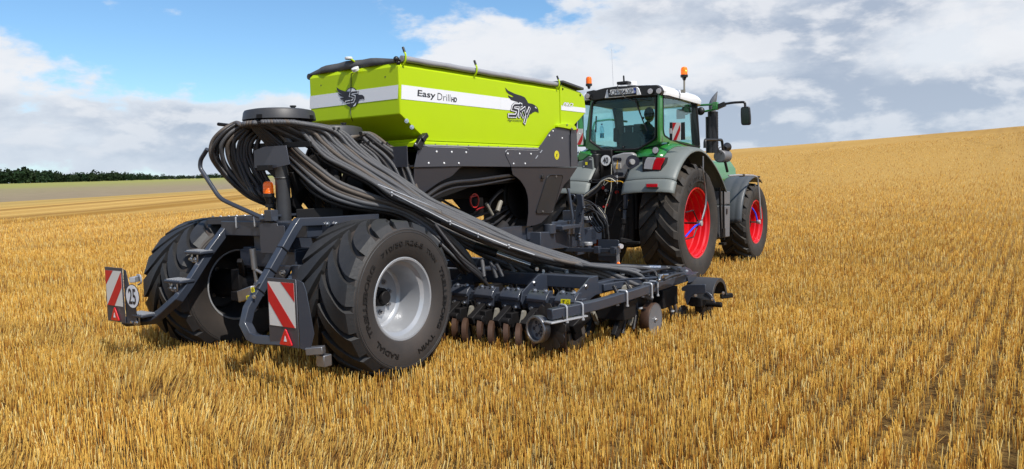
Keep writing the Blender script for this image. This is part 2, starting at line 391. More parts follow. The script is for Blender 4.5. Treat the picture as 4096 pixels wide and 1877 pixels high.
def terrain():
    na = 300; rad = np.concatenate([[0], np.geomspace(.8, 3200, 190)])
    az = np.linspace(-pi, pi, na, endpoint=False)
    A, Rr = np.meshgrid(az, rad, indexing='ij')
    X = 5.9+np.sin(A)*Rr; Y = -4.8+np.cos(A)*Rr; Z = height(X, Y)
    k = len(rad); vs = np.stack([X, Y, Z], -1).reshape(-1, 3)
    fs = [(i*k+j, i*k+j+1, ((i+1) % na)*k+j+1, ((i+1) % na)*k+j) for i in range(na) for j in range(k-1)]
    me = bpy.data.meshes.new('stubble_field_ground'); me.from_pydata(vs.tolist(), [], fs); me.validate()
    me.polygons.foreach_set('use_smooth', [True]*len(me.polygons))
    o = bpy.data.objects.new('field_ground', me); COL.objects.link(o); o['kind'] = 'structure'
    m, nt, b = nodes('stubble_soil'); N = nt.nodes; L = nt.links; me.materials.append(m)
    g = N.new('ShaderNodeNewGeometry'); P = g.outputs['Position']
    sp = N.new('ShaderNodeSeparateXYZ'); L.new(P, sp.inputs[0]); x, y = sp.outputs[0], sp.outputs[1]
    def m_(op, a, b=None, c=None, clamp=False):
        n = N.new('ShaderNodeMath'); n.operation = op; n.use_clamp = clamp
        for i, v in enumerate((a, b, c)):
            if v is None: continue
            if isinstance(v, (int, float)): n.inputs[i].default_value = v
            else: L.new(v, n.inputs[i])
        return n.outputs[0]
    def noise(sc, det=6, rough=.6, stretch=None, loc=(0, 0, 0), rz=0.0):
        mp = N.new('ShaderNodeMapping'); L.new(P, mp.inputs[0]); mp.inputs['Location'].default_value = loc; mp.inputs['Rotation'].default_value = (0, 0, rz)
        mp.inputs['Scale'].default_value = stretch or (1, 1, 1)
        n = N.new('ShaderNodeTexNoise'); L.new(mp.outputs[0], n.inputs['Vector']); n.inputs['Scale'].default_value = sc; n.inputs['Detail'].default_value = det; n.inputs['Roughness'].default_value = rough
        return n.outputs['Fac']
    def mr(v, a, b, lo=0.0, hi=1.0):
        n = N.new('ShaderNodeMapRange'); L.new(v, n.inputs[0]); n.inputs[1].default_value = a; n.inputs[2].default_value = b; n.inputs[3].default_value = lo; n.inputs[4].default_value = hi; return n.outputs[0]
    def mix(f, a, b):
        n = N.new('ShaderNodeMix'); n.data_type = 'RGBA'
        if isinstance(f, float): n.inputs[0].default_value = f
        else: L.new(f, n.inputs[0])
        for i, v in ((6, a), (7, b)):
            if isinstance(v, tuple): n.inputs[i].default_value = v+(1,)
            else: L.new(v, n.inputs[i])
        return n.outputs[2]
    dist = N.new('ShaderNodeVectorMath'); dist.operation = 'DISTANCE'; L.new(P, dist.inputs[0]); dist.inputs[1].default_value = (5.9, -4.8, 1.7)
    d = dist.outputs['Value']
    # near: litter of broken straw on brown soil; far: standing stubble seen as a tone
    soil = mix(noise(30, 8, .7), (.040, .019, .006), (.17, .088, .024))
    straw = mix(noise(55, 6, .7, (1, .35, 1)), (.13, .065, .014), (.46, .29, .09))
    near = mix(mr(noise(9, 7, .65), .42, .60), soil, straw)
    fine = noise(7, 8, .75)
    far = mix(mr(fine, .28, .72), (.32, .168, .030), (.57, .335, .085))
    broad = noise(.045, 5, .55, (1, .35, 1), (3, 1, 0))
    far = mix(mr(broad, .35, .65, 0.0, .45), far, (.60, .385, .125))
    # combine passes: pale and dark lines along the way the rows run (left field) 
    def lines(ax, ay, wl, lo, hi, jitter, loc):
        q = m_('ADD', m_('ADD', m_('MULTIPLY', x, ax), m_('MULTIPLY', y, ay)), m_('MULTIPLY', noise(.04, 3, .5, None, loc), jitter))
        return mr(m_('SINE', m_('MULTIPLY', q, 2*pi/wl)), lo, hi)
    # left field: drills run roughly along the plough boundary
    ln = lines(.907, .42, 7.3, .55, 1.0, 3.0, (1, 2, 3)); ln2 = lines(.907, .42, 3.1, .2, 1.0, 2.0, (5, 2, 3))
    leftm = mr(m_('ADD', m_('MULTIPLY', x, -1.0), m_('MULTIPLY', y, -.35)), 6, 20)
    far = mix(m_('MULTIPLY', m_('MULTIPLY', ln, leftm), mr(fine, .3, .7, .5, .95)), far, (.27, .140, .028))
    far = mix(m_('MULTIPLY', m_('MULTIPLY', ln2, leftm), .38), far, (.74, .50, .16))
    # right hill: tramlines running up the slope
    tr = lines(.985, .17, 12.0, .992, 1.0, 4.0, (9, 2, 3)); rightm = mr(m_('ADD', x, m_('MULTIPLY', y, .15)), 6, 20)
    fl = lines(1.0, .03, 1.68, -.2, 1.0, .6, (4, 4, 4)); far = mix(m_('MULTIPLY', m_('MULTIPLY', fl, rightm), .22), far, (.24, .120, .022))
    hill = noise(.03, 4, .5, (1, .25, 1), (7, 7, 0), .5)
    far = mix(m_('MULTIPLY', mr(hill, .42, .62), m_('MULTIPLY', rightm, .5)), far, (.27, .145, .032))
    far = mix(m_('MULTIPLY', m_('MULTIPLY', tr, mr(d, 40, 90)), .3), far, (.2, .11, .03))
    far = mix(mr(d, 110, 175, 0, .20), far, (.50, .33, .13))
    base = mix(mr(d, 12, 34), near, far)
    # ploughed, then greening, land beyond the boundary on the left
    q = m_('ADD', m_('MULTIPLY', m_('ADD', x, 62.0), -.9077), m_('MULTIPLY', m_('SUBTRACT', y, 22.0), -.4196))
    q = m_('ADD', q, m_('MULTIPLY', noise(.3, 5, .6), 1.2))
    tan = mr(q, -9, -6); pl = mr(q, .2, 1.2); gr = mr(m_('ADD', q, m_('MULTIPLY', noise(.02, 4, .6, None, (2, 2, 2)), 60)), 48, 135)
    plc = mix(noise(.5, 8, .7), (.20, .150, .092), (.36, .290, .185))
    plc = mix(m_('MULTIPLY', gr, .9), plc, (.29, .29, .075))
    base = mix(m_('MULTIPLY', tan, .45), base, (.40, .30, .10))
    yl = m_('MULTIPLY', mr(q, -22, -20), mr(q, -17, -19)); base = mix(m_('MULTIPLY', yl, .8), base, (.30, .15, .02))
    base = mix(pl, base, plc)
    L.new(base, b.inputs['Base Color']); b.inputs['Roughness'].default_value = .9; b.inputs['Specular IOR Level'].default_value = .15
    bp_ = N.new('ShaderNodeBump'); bp_.inputs['Distance'].default_value = .12; bp_.inputs['Strength'].default_value = .7
    L.new(noise(6, 8, .8), bp_.inputs['Height']); L.new(bp_.outputs[0], b.inputs['Normal'])
    return o
terrain()

# ------------------------------------------------------------------ standing stubble (uncountable: one object)
TRACKS = []
def vnoise(x, y, s):
    """cheap smooth value noise"""
    xi = np.floor(x/s).astype(int); yi = np.floor(y/s).astype(int); fx = x/s-xi; fy = y/s-yi; fx = fx*fx*(3-2*fx); fy = fy*fy*(3-2*fy)
    def h(a, b): 
        v = np.sin(a*127.1+b*311.7+s*17.0)*43758.5453; return v-np.floor(v)
    return (h(xi, yi)*(1-fx)+h(xi+1, yi)*fx)*(1-fy)+(h(xi, yi+1)*(1-fx)+h(xi+1, yi+1)*fx)*fy
def stubble():
    m, nt, b = nodes('straw'); N = nt.nodes; L = nt.links
    at = N.new('ShaderNodeAttribute'); at.attribute_name = 'straw'
    L.new(at.outputs['Color'], b.inputs['Base Color']); b.inputs['Roughness'].default_value = .5; b.inputs['Specular IOR Level'].default_value = .35
    ROW = .168
    def scatter(r0, r1, dens, rad, hm, a0=-77, a1=24):
        n = int(dens*.5*R_(a1-a0)*(r1*r1-r0*r0)); rr = np.sqrt(RNG.uniform(r0*r0, r1*r1, n)); aa = RNG.uniform(R_(a0), R_(a1), n)
        x = 5.895+np.sin(aa)*rr; y = -4.791+np.cos(aa)*rr
        # snap loosely to drill rows that run along Y, clumped into plants
        wob = (vnoise(x*0+np.round(x/ROW)*3.7, y, .9)-.5)*.05
        rows = np.round(x/ROW)*ROW+wob*.6+RNG.normal(0, 1, n)*np.where(x > 1.5, .031, .038)
        blend = RNG.random(n) < np.where(x > 1.5, .95, .80)
        x = np.where(blend, rows, x)
        keep = vnoise(x*1.0+50, y, .23)*.6+vnoise(x, y, .09)*.5 > RNG.uniform(.02, .55, n)
        # bare gaps of old wheelings between the rows, and thin places
        thin = vnoise(x+9, y+3, 1.3); keep &= RNG.random(n) < np.where(thin < .16, .6, 1.0)
        if r0 > 20: keep &= RNG.random(n) < 1-.75*(rr-r0)/(r1-r0)
        x, y = x[keep], y[keep]; return x, y, rad, hm
    sets = [scatter(1.6, 5.5, 1350, .0024, .132), scatter(5.5, 9, 1200, .0025, .132), scatter(9, 15, 800, .0029, .130), scatter(15, 26, 340, .0039, .130, -77, 18), scatter(26, 46, 110, .0056, .125, -77, 12), scatter(46, 90, 14, .0080, .11, -40, 12)]
    VS = []; CS = []; FS = []; o = 0
    for x, y, rad, hm in sets:
        n = len(x); r = np.hypot(x-5.9, y+4.8)
        # nothing grows through the wheels: pressed flat behind them
        flat = np.zeros(n)
        for cx, hw, ya, yb in ((1.15, .36, -.9, .45), (-1.2, .36, -.9, .45)):
            flat = np.maximum(flat, ((np.abs(x-cx) < hw) & (y > ya+.55) & (y < yb)).astype(float))
        for cx, ya, yb in ((.95, 7.0, 7.95), (-.8, 7.0, 7.95), (.9, 10.4, 11.3), (-.7, 10.4, 11.3)):
            flat = np.maximum(flat, ((np.abs(x-cx) < .4) & (y > ya) & (y < yb)).astype(float))
        h = hm*(.80+.40*RNG.random(n))*(.82+.36*vnoise(x, y, .6))
        # leaning swathes: older wheelings across the foreground
        tr1 = np.exp(-((y+1.30+.10*x+.25*np.sin(x*.8))/.30)**2)*smooth(6.5, 3.0, x)
        tr2 = np.exp(-((y+2.75+.16*x+.2*np.sin(x*1.1+1))/.34)**2)*smooth(6.0, 3.2, x)
        lean = np.clip(tr1*.6+tr2*.85, 0, 1)
        th = RNG.normal(0, .06, n)+lean*RNG.uniform(.25, .80, n)
        ph = np.where(lean > .25, RNG.normal(.62, .22, n), RNG.uniform(0, 2*pi, n))
        stray = RNG.random(n) < .075; th = np.where(stray, RNG.uniform(.5, 1.4, n), th); h = np.where(stray, h*RNG.uniform(.5, 1.1, n), h)
        h = np.where(lean > .4, h*1.10, h)*(1-flat*.93)
        D = np.stack([np.sin(th)*np.cos(ph), np.sin(th)*np.sin(ph), np.cos(th)], -1)
        z = height(x, y)-.01
        P0 = np.stack([x, y, z], -1); P1 = P0+D*h[:, None]
        # a slight bend half way
        PM = (P0+P1)/2+np.stack([RNG.normal(0, .05, n)*h, RNG.normal(0, .05, n)*h, np.zeros(n)], -1)
        a0 = RNG.uniform(0, 2*pi, n); rs = rad*RNG.uniform(.7, 1.3, n)
        ring = []
        for P, k in ((P0, 1.15), (PM, 1.0), (P1, .9)):
            for j in range(3):
                a = a0+j*2*pi/3
                ring.append(P+np.stack([np.cos(a)*rs*k, np.sin(a)*rs*k, np.zeros(n)], -1))
        V = np.stack(ring, 1)  # n,9,3
        hue = RNG.random(n); patch = vnoise(x, y, 1.1)*.5+vnoise(x, y, .35)*.5
        b1 = np.array([.86, .545, .125]); b2 = np.array([.66, .355, .055]); b3 = np.array([.92, .72, .29]); b4 = np.array([.42, .175, .025])
        cc = b1*(1-hue[:, None])+b2*hue[:, None]
        cc = np.where((RNG.random(n) < .16)[:, None], b3, cc); cc = np.where((RNG.random(n) < .22)[:, None], b4, cc)
        cc = cc*(.81+.30*patch[:, None]); cc = cc+np.array([.09, .10, .05])*lean[:, None]  # leaning stems tinted paler, imitating the light they catch
        C = np.ones((n, 9, 4)); 
        low = np.array([.45, .32, .20])  # sheaths and soil-stained feet are browner, and shade between stems is painted in
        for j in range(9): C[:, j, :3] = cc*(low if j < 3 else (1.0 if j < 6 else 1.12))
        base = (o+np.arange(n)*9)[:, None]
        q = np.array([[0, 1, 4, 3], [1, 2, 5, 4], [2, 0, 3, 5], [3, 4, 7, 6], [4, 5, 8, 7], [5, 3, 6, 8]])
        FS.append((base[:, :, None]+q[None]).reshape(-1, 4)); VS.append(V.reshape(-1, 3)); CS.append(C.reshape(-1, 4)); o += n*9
    V = np.concatenate(VS); Q = np.concatenate(FS); C = np.concatenate(CS)
    me = bpy.data.meshes.new('wheat_stubble'); me.vertices.add(len(V)); me.vertices.foreach_set('co', V.astype(np.float32).ravel())
    me.loops.add(Q.size); me.loops.foreach_set('vertex_index', Q.astype(np.int32).ravel())
    me.polygons.add(len(Q)); me.polygons.foreach_set('loop_start', np.arange(len(Q), dtype=np.int32)*4); me.polygons.foreach_set('loop_total', np.full(len(Q), 4, np.int32))
    me.update(calc_edges=True)
    ca = me.color_attributes.new('straw', 'FLOAT_COLOR', 'POINT'); ca.data.foreach_set('color', C.astype(np.float32).ravel())
    me.polygons.foreach_set('use_smooth', [True]*len(me.polygons))
    me.materials.append(m)
    ob = bpy.data.objects.new('wheat_stubble', me); COL.objects.link(ob); ob['kind'] = 'stuff'
    ob['label'] = 'golden cut wheat stubble standing in rows over the whole field'; ob['category'] = 'stubble'
    print('stubble stems', len(V)//9)
stubble()

# ================================================================== SEED DRILL
DR = empty('seed_drill', (0, 0, 0), 'lime green trailed seed drill with ribbed grey hoses, hitched behind the tractor', 'seed drill')

# ---- wheels
def wheel_point(c, x, r, th):
    return Vector((c[0]+x, c[1]-r*cos(th), c[2]+r*sin(th)))
def crown(x, Wd, R, drop, shoulder):
    u = abs(x)/(Wd/2); return R-drop*u*u-shoulder*max(0, u-.82)**2*30
def carcass(c, Wd, R, rr, h, side_m, parent, outer=1):
    """tyre body: both sidewalls and the tread base"""
    prof = []
    for s in (-1, 1):
        side = [(s*Wd*.40, rr), (s*Wd*.435, rr+.012), (s*Wd*.455, rr+.03), (s*Wd*.495, rr+(R-rr)*.38), (s*Wd*.5, rr+(R-rr)*.55), (s*Wd*.492, rr+(R-rr)*.72), (s*Wd*.487, rr+(R-rr)*.725), (s*Wd*.482, rr+(R-rr)*.76), (s*Wd*.468, R-h-.028)]
        tr = [(s*Wd*q, crown(Wd*q, Wd, R-h, .02, .10)) for q in (.44, .38, .28, .15)]
        prof += (side+tr) if s < 0 else (tr[::-1]+side[::-1])
    mb = MB(); mb.lathe(prof, c, 'x', 96)
    return mb.build('tyre', side_m, parent, smooth=30)
def lug(mb, c, path, hw, R0f, h, n_end=None):
    """path: list of (x, theta, halfwidth angle scale)"""
    rows = []
    for i, (x, th, k) in enumerate(path):
        r0 = R0f(x)-.012; r1 = R0f(x)+h
        w0 = hw*k*1.18; w1 = hw*k
        rows.append([wheel_point(c, x, r0, th-w0), wheel_point(c, x, r1, th-w1), wheel_point(c, x, r1, th+w1), wheel_point(c, x, r0, th+w0)])
    vs = [p for r in rows for p in r]; fs = []
    for i in range(len(rows)-1):
        a = i*4; fs += [(a, a+1, a+5, a+4), (a+1, a+2, a+6, a+5), (a+2, a+3, a+7, a+6), (a+3, a, a+4, a+7)]
    fs += [(0, 1, 2, 3), tuple(len(vs)-1-i for i in range(4))]
    mb.add(vs, fs)
def arc_text(mb, txt, c, x, rad, a_mid, hgt, sgn, off=.02, stretch=1.0, flip=False, thick=.004):
    """raised lettering following the sidewall; angle measured in the y/z plane, sgn = side faced"""
    vs, fs = textmesh(txt, off); x0 = min(v.x for v in vs); x1 = max(v.x for v in vs); y1 = max(v.y for v in vs)
    k = hgt/y1; wid = (x1-x0)*k*stretch/rad; out = []
    for v in vs:
        t = ((v.x-x0)/(x1-x0)-.5)*wid; rr = rad+(v.y*k)*(-1 if flip else 1)
        a = a_mid+t*(1 if flip else -1)
        out.append(Vector((c[0]+x*1.0+thick*sgn, c[1]+rr*cos(a), c[2]+rr*sin(a))))
    b = [v-Vector((thick*2*sgn, 0, 0)) for v in out]
    n = len(out); mb.add(out, fs); mb.add(b, fs)
    # edges joining front and back
    from collections import Counter
    cnt = Counter(); 
    for f in fs:
        for i in range(len(f)): cnt[tuple(sorted((f[i], f[(i+1) % len(f)])))] += 1
    o = len(mb.v)-2*n
    for (i, j), q in cnt.items():
        if q == 1: mb.f.append((o+i, o+j, o+n+j, o+n+i))

def drill_wheel(side):
    sx = side
    c = (1.135 if side > 0 else -1.135, 0.0, .70)
    Wd, R, rr, h = .71, .685, .345, .044
    wh = MB(); 
    # wheel = rim (part) and tyre (part); lettering and hub below them
    t = carcass(c, Wd, R, rr, h, 'tyreside', DR)
    tr = MB(); n = 18; pitch = 2*pi/n; Rf = lambda x: crown(x, Wd, R-h, .02, .10)
    for s in (-1, 1):
        for k in range(n):
            th0 = k*pitch+(pitch/2 if s > 0 else 0); path = []
            for i in range(10):
                u = i/9; x = s*Wd*(.012+.470*u)
                th = th0+pitch*1.50*(1-u)**1.75
                kk = .50+.62*min(1, u/.45) if u < .45 else 1.12
                path.append((x, th, kk))
            lug(tr, c, path, pitch*.335, Rf, h)
            # shoulder butt of each bar, stepping down the sidewall
            x = s*Wd*.474; b = []
            th = th0; w = pitch*.40
            P = [(s*Wd*.46, Rf(Wd*.46)+.010, w*.95), (s*Wd*.484, Rf(Wd*.46)-.012, w*.9), (s*Wd*.490, R-.10, w*.75), (s*Wd*.45, R-.10, w*.75)]
            vs = [wheel_point(c, a, r, th+q*e) for a, r, e in P for q in (-1, 1)]
            tr.add(vs, [(0, 1, 3, 2), (2, 3, 5, 4), (4, 5, 7, 6), (0, 2, 4, 6), (1, 7, 5, 3), (0, 6, 7, 1)])
        # narrow riser bars near the middle
    tr.build('tread', 'tyre', t, smooth=25)
    # rings on the sidewall
    for s in (-1, 1):
        for rad_ in (.575, .596):
            rg = MB(); rg.lathe([(s*(Wd*.493-abs(rad_-.575)*.25), rad_-.005), (s*(Wd*.498-abs(rad_-.575)*.25), rad_), (s*(Wd*.493-abs(rad_-.575)*.25), rad_+.005)], c, 'x', 96)
            rg.build('sidewall_ring', 'tyre', t)
    # rim: flange, deep barrel, disc set well in
    s = sx; xo = s*.305; rm = MB()
    if side > 0: discx = -.02
    else: discx = -s*-.02
    prof = [(xo, rr+.010), (xo+s*.008, rr+.016), (xo+s*.012, rr+.010), (xo+s*.010, rr-.006), (xo-s*.02, rr-.014), (xo-s*.045, rr-.022), (xo-s*.065, rr-.055), (xo-s*.16, rr-.066), (xo-s*.30, rr-.070), (xo-s*.40, rr-.066), (-xo+s*.05, rr-.02), (-xo, rr-.008), (-xo-s*.010, rr+.004), (-xo-s*.008, rr+.014), (-xo, rr+.012)]
    rm.lathe(prof, c, 'x', 72)
    rmm = 'rim' if side > 0 else 'lid'
    ro = rm.build('rim', rmm, DR, smooth=40)
    if side < 0:
        fg = MB(); fg.lathe([(-xo+.004, rr-.004), (-xo+.016, rr+.004), (-xo+.014, rr+.016), (-xo+.002, rr+.014)], c, 'x', 72, True); fg.build('rim_flange', 'galv', ro)
    dm = MB(); dm.lathe([(xo-s*.285, rr-.069), (xo-s*.290, rr-.085), (xo-s*.305, rr-.10), (xo-s*.305, .09), (xo-s*.29, .075), (xo-s*.29, .02), (xo-s*.29, 0.0)], c, 'x', 64)
    dm.build('rim_disc', rmm, ro, smooth=30)
    hb = MB(); cx = c[0]+xo-s*.29
    hb.cyl((cx-s*.02, c[1], c[2]), (cx+s*.055, c[1], c[2]), .085, .080, 28); hb.cyl((cx+s*.055, c[1], c[2]), (cx+s*.095, c[1], c[2]), .060, .056, 24)
    hb.build('hub', 'dark', ro, bevel=.006)
    for k in range(8):
        a = 2*pi*k/8+.2; p = Vector((cx-s*.012, c[1]+.145*cos(a), c[2]+.145*sin(a)))
        bt = MB(); bt.bolt(p, (s, 0, 0), .017, .034); bt.build('wheel_nut', 'steel', ro)
    if side > 0:
        X = Wd*.5
        # lettering: twice the maker, then size and type
        for w_, rad_, mid, hg, off, st_, dx in (('TRELLEBORG', .478, 174, .044, .022, 1.60, .001), ('TRELLEBORG', .478, -6, .044, .022, 1.52, .001), ('710/50', .468, 110, .036, .0, 1.9, -.0005), ('R26.5', .468, 76, .036, .0, 1.9, -.0005), ('TWIN', .468, 46, .032, .0, 1.3, -.0005), ('RADIAL', .468, 236, .042, .012, 1.45, .0), ('TWIN', .468, -62, .042, .012, 1.45, .0)):
            lt = MB(); arc_text(lt, w_, c, X+dx, rad_, R_(mid), hg, 1, off, st_); lt.build('lettering', 'black', t, smooth=0)
    else:
        # brake drum and axle stub on the inner face
        b = MB(); b.cyl((c[0]+.05, 0, c[2]), (c[0]+.42, 0, c[2]), .15, .12, 24); b.build('brake_drum', 'dark', ro, bevel=.01)
    return t
drill_wheel(1); drill_wheel(-1)

# ---- chassis
a = MB()
for x in (-.32, .32):
    a.bar((x, -.25, 1.02), (x, 5.0, .98), .12, .20)
for y, z in ((-.2, 1.02), (1.1, 1.0), (2.4, 1.0), (3.6, .98)):
    a.bar((-.4, y, z), (.4, y, z), .14, .16)
a.bar((-.75, 0, .72), (.78, 0, .72), .14, .14)
a.bar((-.4, -.05, .72), (-.4, -.05, 1.1), .12, .1, (0, 1, 0)); a.bar((.4, -.05, .72), (.4, -.05, 1.1), .12, .1, (0, 1, 0))
a.build('chassis', 'navy', DR, bevel=.008)
a = MB(); a.bar((-.62, -.22, 1.30), (.62, -.22, 1.30), .18, .14); a.bar((-.62, .12, 1.26), (.62, .12, 1.26), .14, .14)
a.box((0, -.05, 1.16), (.5, .34, .2))
a.build('rear_crossbeam', 'navy', DR, bevel=.008)
# upright mudflap-like plate beneath the beam
a = MB(); a.poly([(0.044,-0.36,1.339),(0.133,-0.36,1.357),(0.288,-0.36,1.359),(0.295,-0.36,1.339),(0.371,-0.36,1.343),(0.39,-0.36,1.332),(0.394,-0.36,1.195),(0.361,-0.36,1.087),(0.042,-0.36,1.085),(0.038,-0.36,1.187)], (0, -1, 0), .006)
a.build('rear_plate', 'sheet', DR, bevel=.002)
# axle clutter between the wheels
a = MB(); a.cyl((-.9, 0, .70), (.9, 0, .70), .075, n=20); a.box((.3, -.12, .62), (.20, .26, .22)); a.box((-.28, -.1, .66), (.16, .3, .26)); a.box((.02, .1, .62), (.35, .5, .22))
a.cyl((-.55, -.18, .74), (-.30, -.12, .74), .12, n=20)
a.bar((-.33, -.33, 1.0), (-.48, -.15, .72), .05, .05); a.box((-.46, -.25, .80), (.12, .10, .20)); a.box((-.30, -.34, .66), (.22, .10, .09))
a.build('axle', 'dark', DR, bevel=.008)
a = MB(); a.cyl((-.06, -.38, 1.12), (-.055, -.37, .93), .028, n=12); a.cyl((-.055, -.37, .93), (-.05, -.36, .80), .018, n=12); a.cyl((-.05, -.37, .93), (.1, -.33, .86), .016, n=10); a.sphere((-.02, -.36, .78), .05, 10, 8); a.cyl((-.04, -.40, .74), (.03, -.40, .82), .022, n=10)
a.build('valve_block', 'steel', DR)
a = MB(); a.poly([(0.416,-0.45,0.997),(0.588,-0.45,0.999),(0.542,-0.45,0.927),(0.445,-0.45,0.835),(0.374,-0.45,0.875),(0.371,-0.45,0.951)], (0, -1, 0), .03)
a.cyl((0.481,-0.47,0.938), (0.393,-0.4,0.926), .035, n=12); a.box((0.601,-0.42,0.938), (.10, .05, .13)); a.build('lift_bracket', 'navy', DR, bevel=.004)
a = MB()
for q in ((1110, 1075), (1135, 1092), (1160, 1110)):
    pass
a.bolt((0.508,-0.5,0.938), (0, -1, 0), .02, .03); a.build('bracket_bolt', 'steel', DR)

# ---- left platform and steps
a = MB(); a.poly([(-0.88,-0.28,1.38),(0.043,-0.28,1.417),(0.048,-0.28,1.363),(-0.644,-0.28,1.334),(-0.881,-0.28,1.329)], (0, 1, 0), .07)
a.build('platform_edge', 'sheet', DR, bevel=.003)
a = MB(); P0 = Vector((-0.876,-0.28,1.403)); P1 = Vector((0.034,-0.28,1.429))
a.bar(P0+Vector((0, .26, -.012)), P1+Vector((0, .26, -.012)), .50, .02)
a.build('platform', 'navy', DR)
for i in range(7):
    q = P0.lerp(P1, (i+.6)/7.2); a = MB(); a.cyl(q+Vector((0, .01, 0)), q+Vector((0, .01, .010)), .013, .008, 8); a.build('platform_stud', 'galv', DR)
for px in ((918, 150), (1068, 142)):
    pass
a = MB()
for p in ((-0.355,-0.31,1.346), (-0.077,-0.31,1.36)):
    p = Vector(p); a.tube(rounded([p+Vector((-.02, 0, .06)), p+Vector((0, -.02, .06)), p+Vector((0, -.02, -.04)), p+Vector((-.02, 0, -.04))], .01), .007, 6)
a.build('platform_clip', 'galv', DR)
# handrail
a = MB(); a.tube(rounded([(0.072,-0.32,1.392), (-0.407,-0.32,1.529), (-0.568,-0.34,1.586), (-0.834,-0.36,1.888), (-0.818,-0.36,1.965), (-0.699,-0.36,2.064)], .10, 6), .021, 12)
a.build('handrail', 'navy', DR)
a = MB(); a.cyl((0.048,-0.34,1.391), (0.233,-0.34,1.406), .032, n=14); a.box((0.182,-0.34,1.428), (.1, .08, .10)); a.build('handrail_socket', 'navy', DR, bevel=.004)
# square tube arms carrying the warning boards
def arm(pts, w=.075, parent=DR, name='arm'):
    P = [Vector(p) for p in pts]; vs = []; k = len(P)
    for i in range(k):
        d0 = (P[i]-P[i-1]).normalized() if i else (P[1]-P[0]).normalized()
        d1 = (P[i+1]-P[i]).normalized() if i < k-1 else d0
        t = (d0+d1).normalized(); sc = 1/max(.5, t.dot(d0))
        u = Vector((0, 0, 1)) if abs(t.z) < .9 else Vector((1, 0, 0))
        if i == 0: x = t.cross(u).normalized()
        else: x = (x-t*x.dot(t)).normalized()
        y = t.cross(x)
        for a_, b_ in ((-1, -1), (1, -1), (1, 1), (-1, 1)): vs.append(P[i]+x*a_*w/2+y*b_*w/2*sc)
    fs = [(i*4+j, i*4+(j+1) % 4, i*4+4+(j+1) % 4, i*4+4+j) for i in range(k-1) for j in range(4)]+[(3, 2, 1, 0), tuple(range(4*k-4, 4*k))]
    mb = MB(); mb.add(vs, fs); return mb.build(name, 'navy', parent, smooth=25, bevel=.007)
RA = [(.62, .55, 1.36), (.62, -.08, 1.365), (.62, -.40, 1.375), (.62, -.46, 1.31), (.60, -.93, .70), (.605, -.975, .58), (.68, -.975, .485), (.78, -.985, .47), (1.22, -.99, .50)]
arm(RA)
LA = [(-.60, .45, 1.33), (-.60, -.23, 1.33), (-.60, -.48, 1.07), (-.60, -.70, .80), (-.63, -.79, .68), (-.86, -.84, .52), (-.95, -.86, .47), (-1.25, -.97, .44)]
arm(LA)
# weld seams round the right arm
a = MB()
for p, q in (((.62, -.58, 1.155), 0), ((.615, -.71, .985), 0), ((.608, -.83, .83), 0)):
    p = Vector(p); d = (Vector((.60, -.93, .70))-Vector((.62, -.46, 1.31))).normalized(); a.bar(p-d*.004, p+d*.004, .081, .081)
a.build('arm_seam', 'dark', DR)
for p in ((0.665,-0.11,1.338), (0.665,-0.009,1.336)):
    a = MB(); a.bolt(p, (1, -.3, 0), .016, .02); a.build('arm_bolt', 'chrome', DR)
a = MB(); a.bolt((.66, -.92, .80), (.5, -1, 0), .012, .012); a.build('arm_bolt', 'chrome', DR)
# steps on the left arm
def step(c, nm=0):
    c = Vector(c); a = MB(); w, d, t = .26, .155, .028
    a.box(c, (w, d, t)); 
    o = a.build('step', 'navy', DR, bevel=.008)
    g = MB()
    for i in range(6):
        g.box(c+Vector((-w*.40+w*.16*i, 0, t*.5+.003)), (w*.07, d*.82, .008))
    g.build('step_grip', 'galv', o)
    b = MB(); q = c+Vector((.0, -.02, -.03)); b.tube(rounded([q+Vector((-.045, -.03, .01)), q+Vector((-.045, -.03, -.06)), q+Vector((.045, -.03, -.06)), q+Vector((.045, -.03, .01))], .02), .009, 8)
    b.bolt(q+Vector((-.035, -.045, -.03)), (0, -1, 0), .014, .024); b.bolt(q+Vector((.035, -.045, -.03)), (0, -1, 0), .014, .024)
    b.build('step_clamp', 'chrome', o)
step((-.66, -.53, 1.085)); step((-.68, -.74, .835)); step((-1.02, -.93, .52))

# ---- warning boards
def board(px, nm, tri, right):
    """px: x0,x1,z0,z1 at y; stripes slope by side"""
    x0, x1, z0, z1, y = px
    a = MB(); a.poly([(x0-.015, y, z0-.155), (x1+.02, y, z0-.155), (x1+.02, y, z1+.03), (x0-.015, y, z1+.03)], (0, -1, 0), .006)
    bo = a.build('warning_board', 'sheet', DR, bevel=.003, label=nm)
    yy = y-.0085; w = x1-x0; h = z1-z0
    a = MB(); a.poly([(x0, yy, z0), (x1, yy, z0), (x1, yy, z1), (x0, yy, z1)], (0, -1, 0), .0012); a.build('white_panel', 'refwhite', bo, smooth=0)
    def P(u, v): return ((x0+u*w) if right else (x1-u*w), yy-.0022, z1-v*h)
    a = MB(); a.poly([P(0, .02), P(0, .02+.43), P(.50+.02, 1), P(.98, 1)], (0, -1, 0), .001); a.poly([P(.50, 0), P(1, 0), P(1, .42)], (0, -1, 0), .001)
    a.build('red_stripe', 'refred', bo, smooth=0)
    xc = (x0+x1)/2+(.04 if right else 0); zt = z0-.005; s = .078
    a = MB(); a.poly(rounded([(xc-s, yy-.001, zt-s*1.75), (xc+s, yy-.001, zt-s*1.75), (xc, yy-.001, zt)], .022, 5, True), (0, -1, 0), .012); tr = a.build('triangle_reflector', 'redlens', bo, bevel=.003)
    a = MB(); a.poly([(xc-s*.22, yy-.014, zt-s*1.35), (xc+s*.22, yy-.014, zt-s*1.35), (xc, yy-.014, zt-s*.75)], (0, -1, 0), .001); a.build('triangle_centre', 'sticker', tr, smooth=0)
    return bo
bR = board((.985, 1.29, .615, .958, -1.02), 'right hand red and white striped board beside the silver rimmed wheel', 1, True)
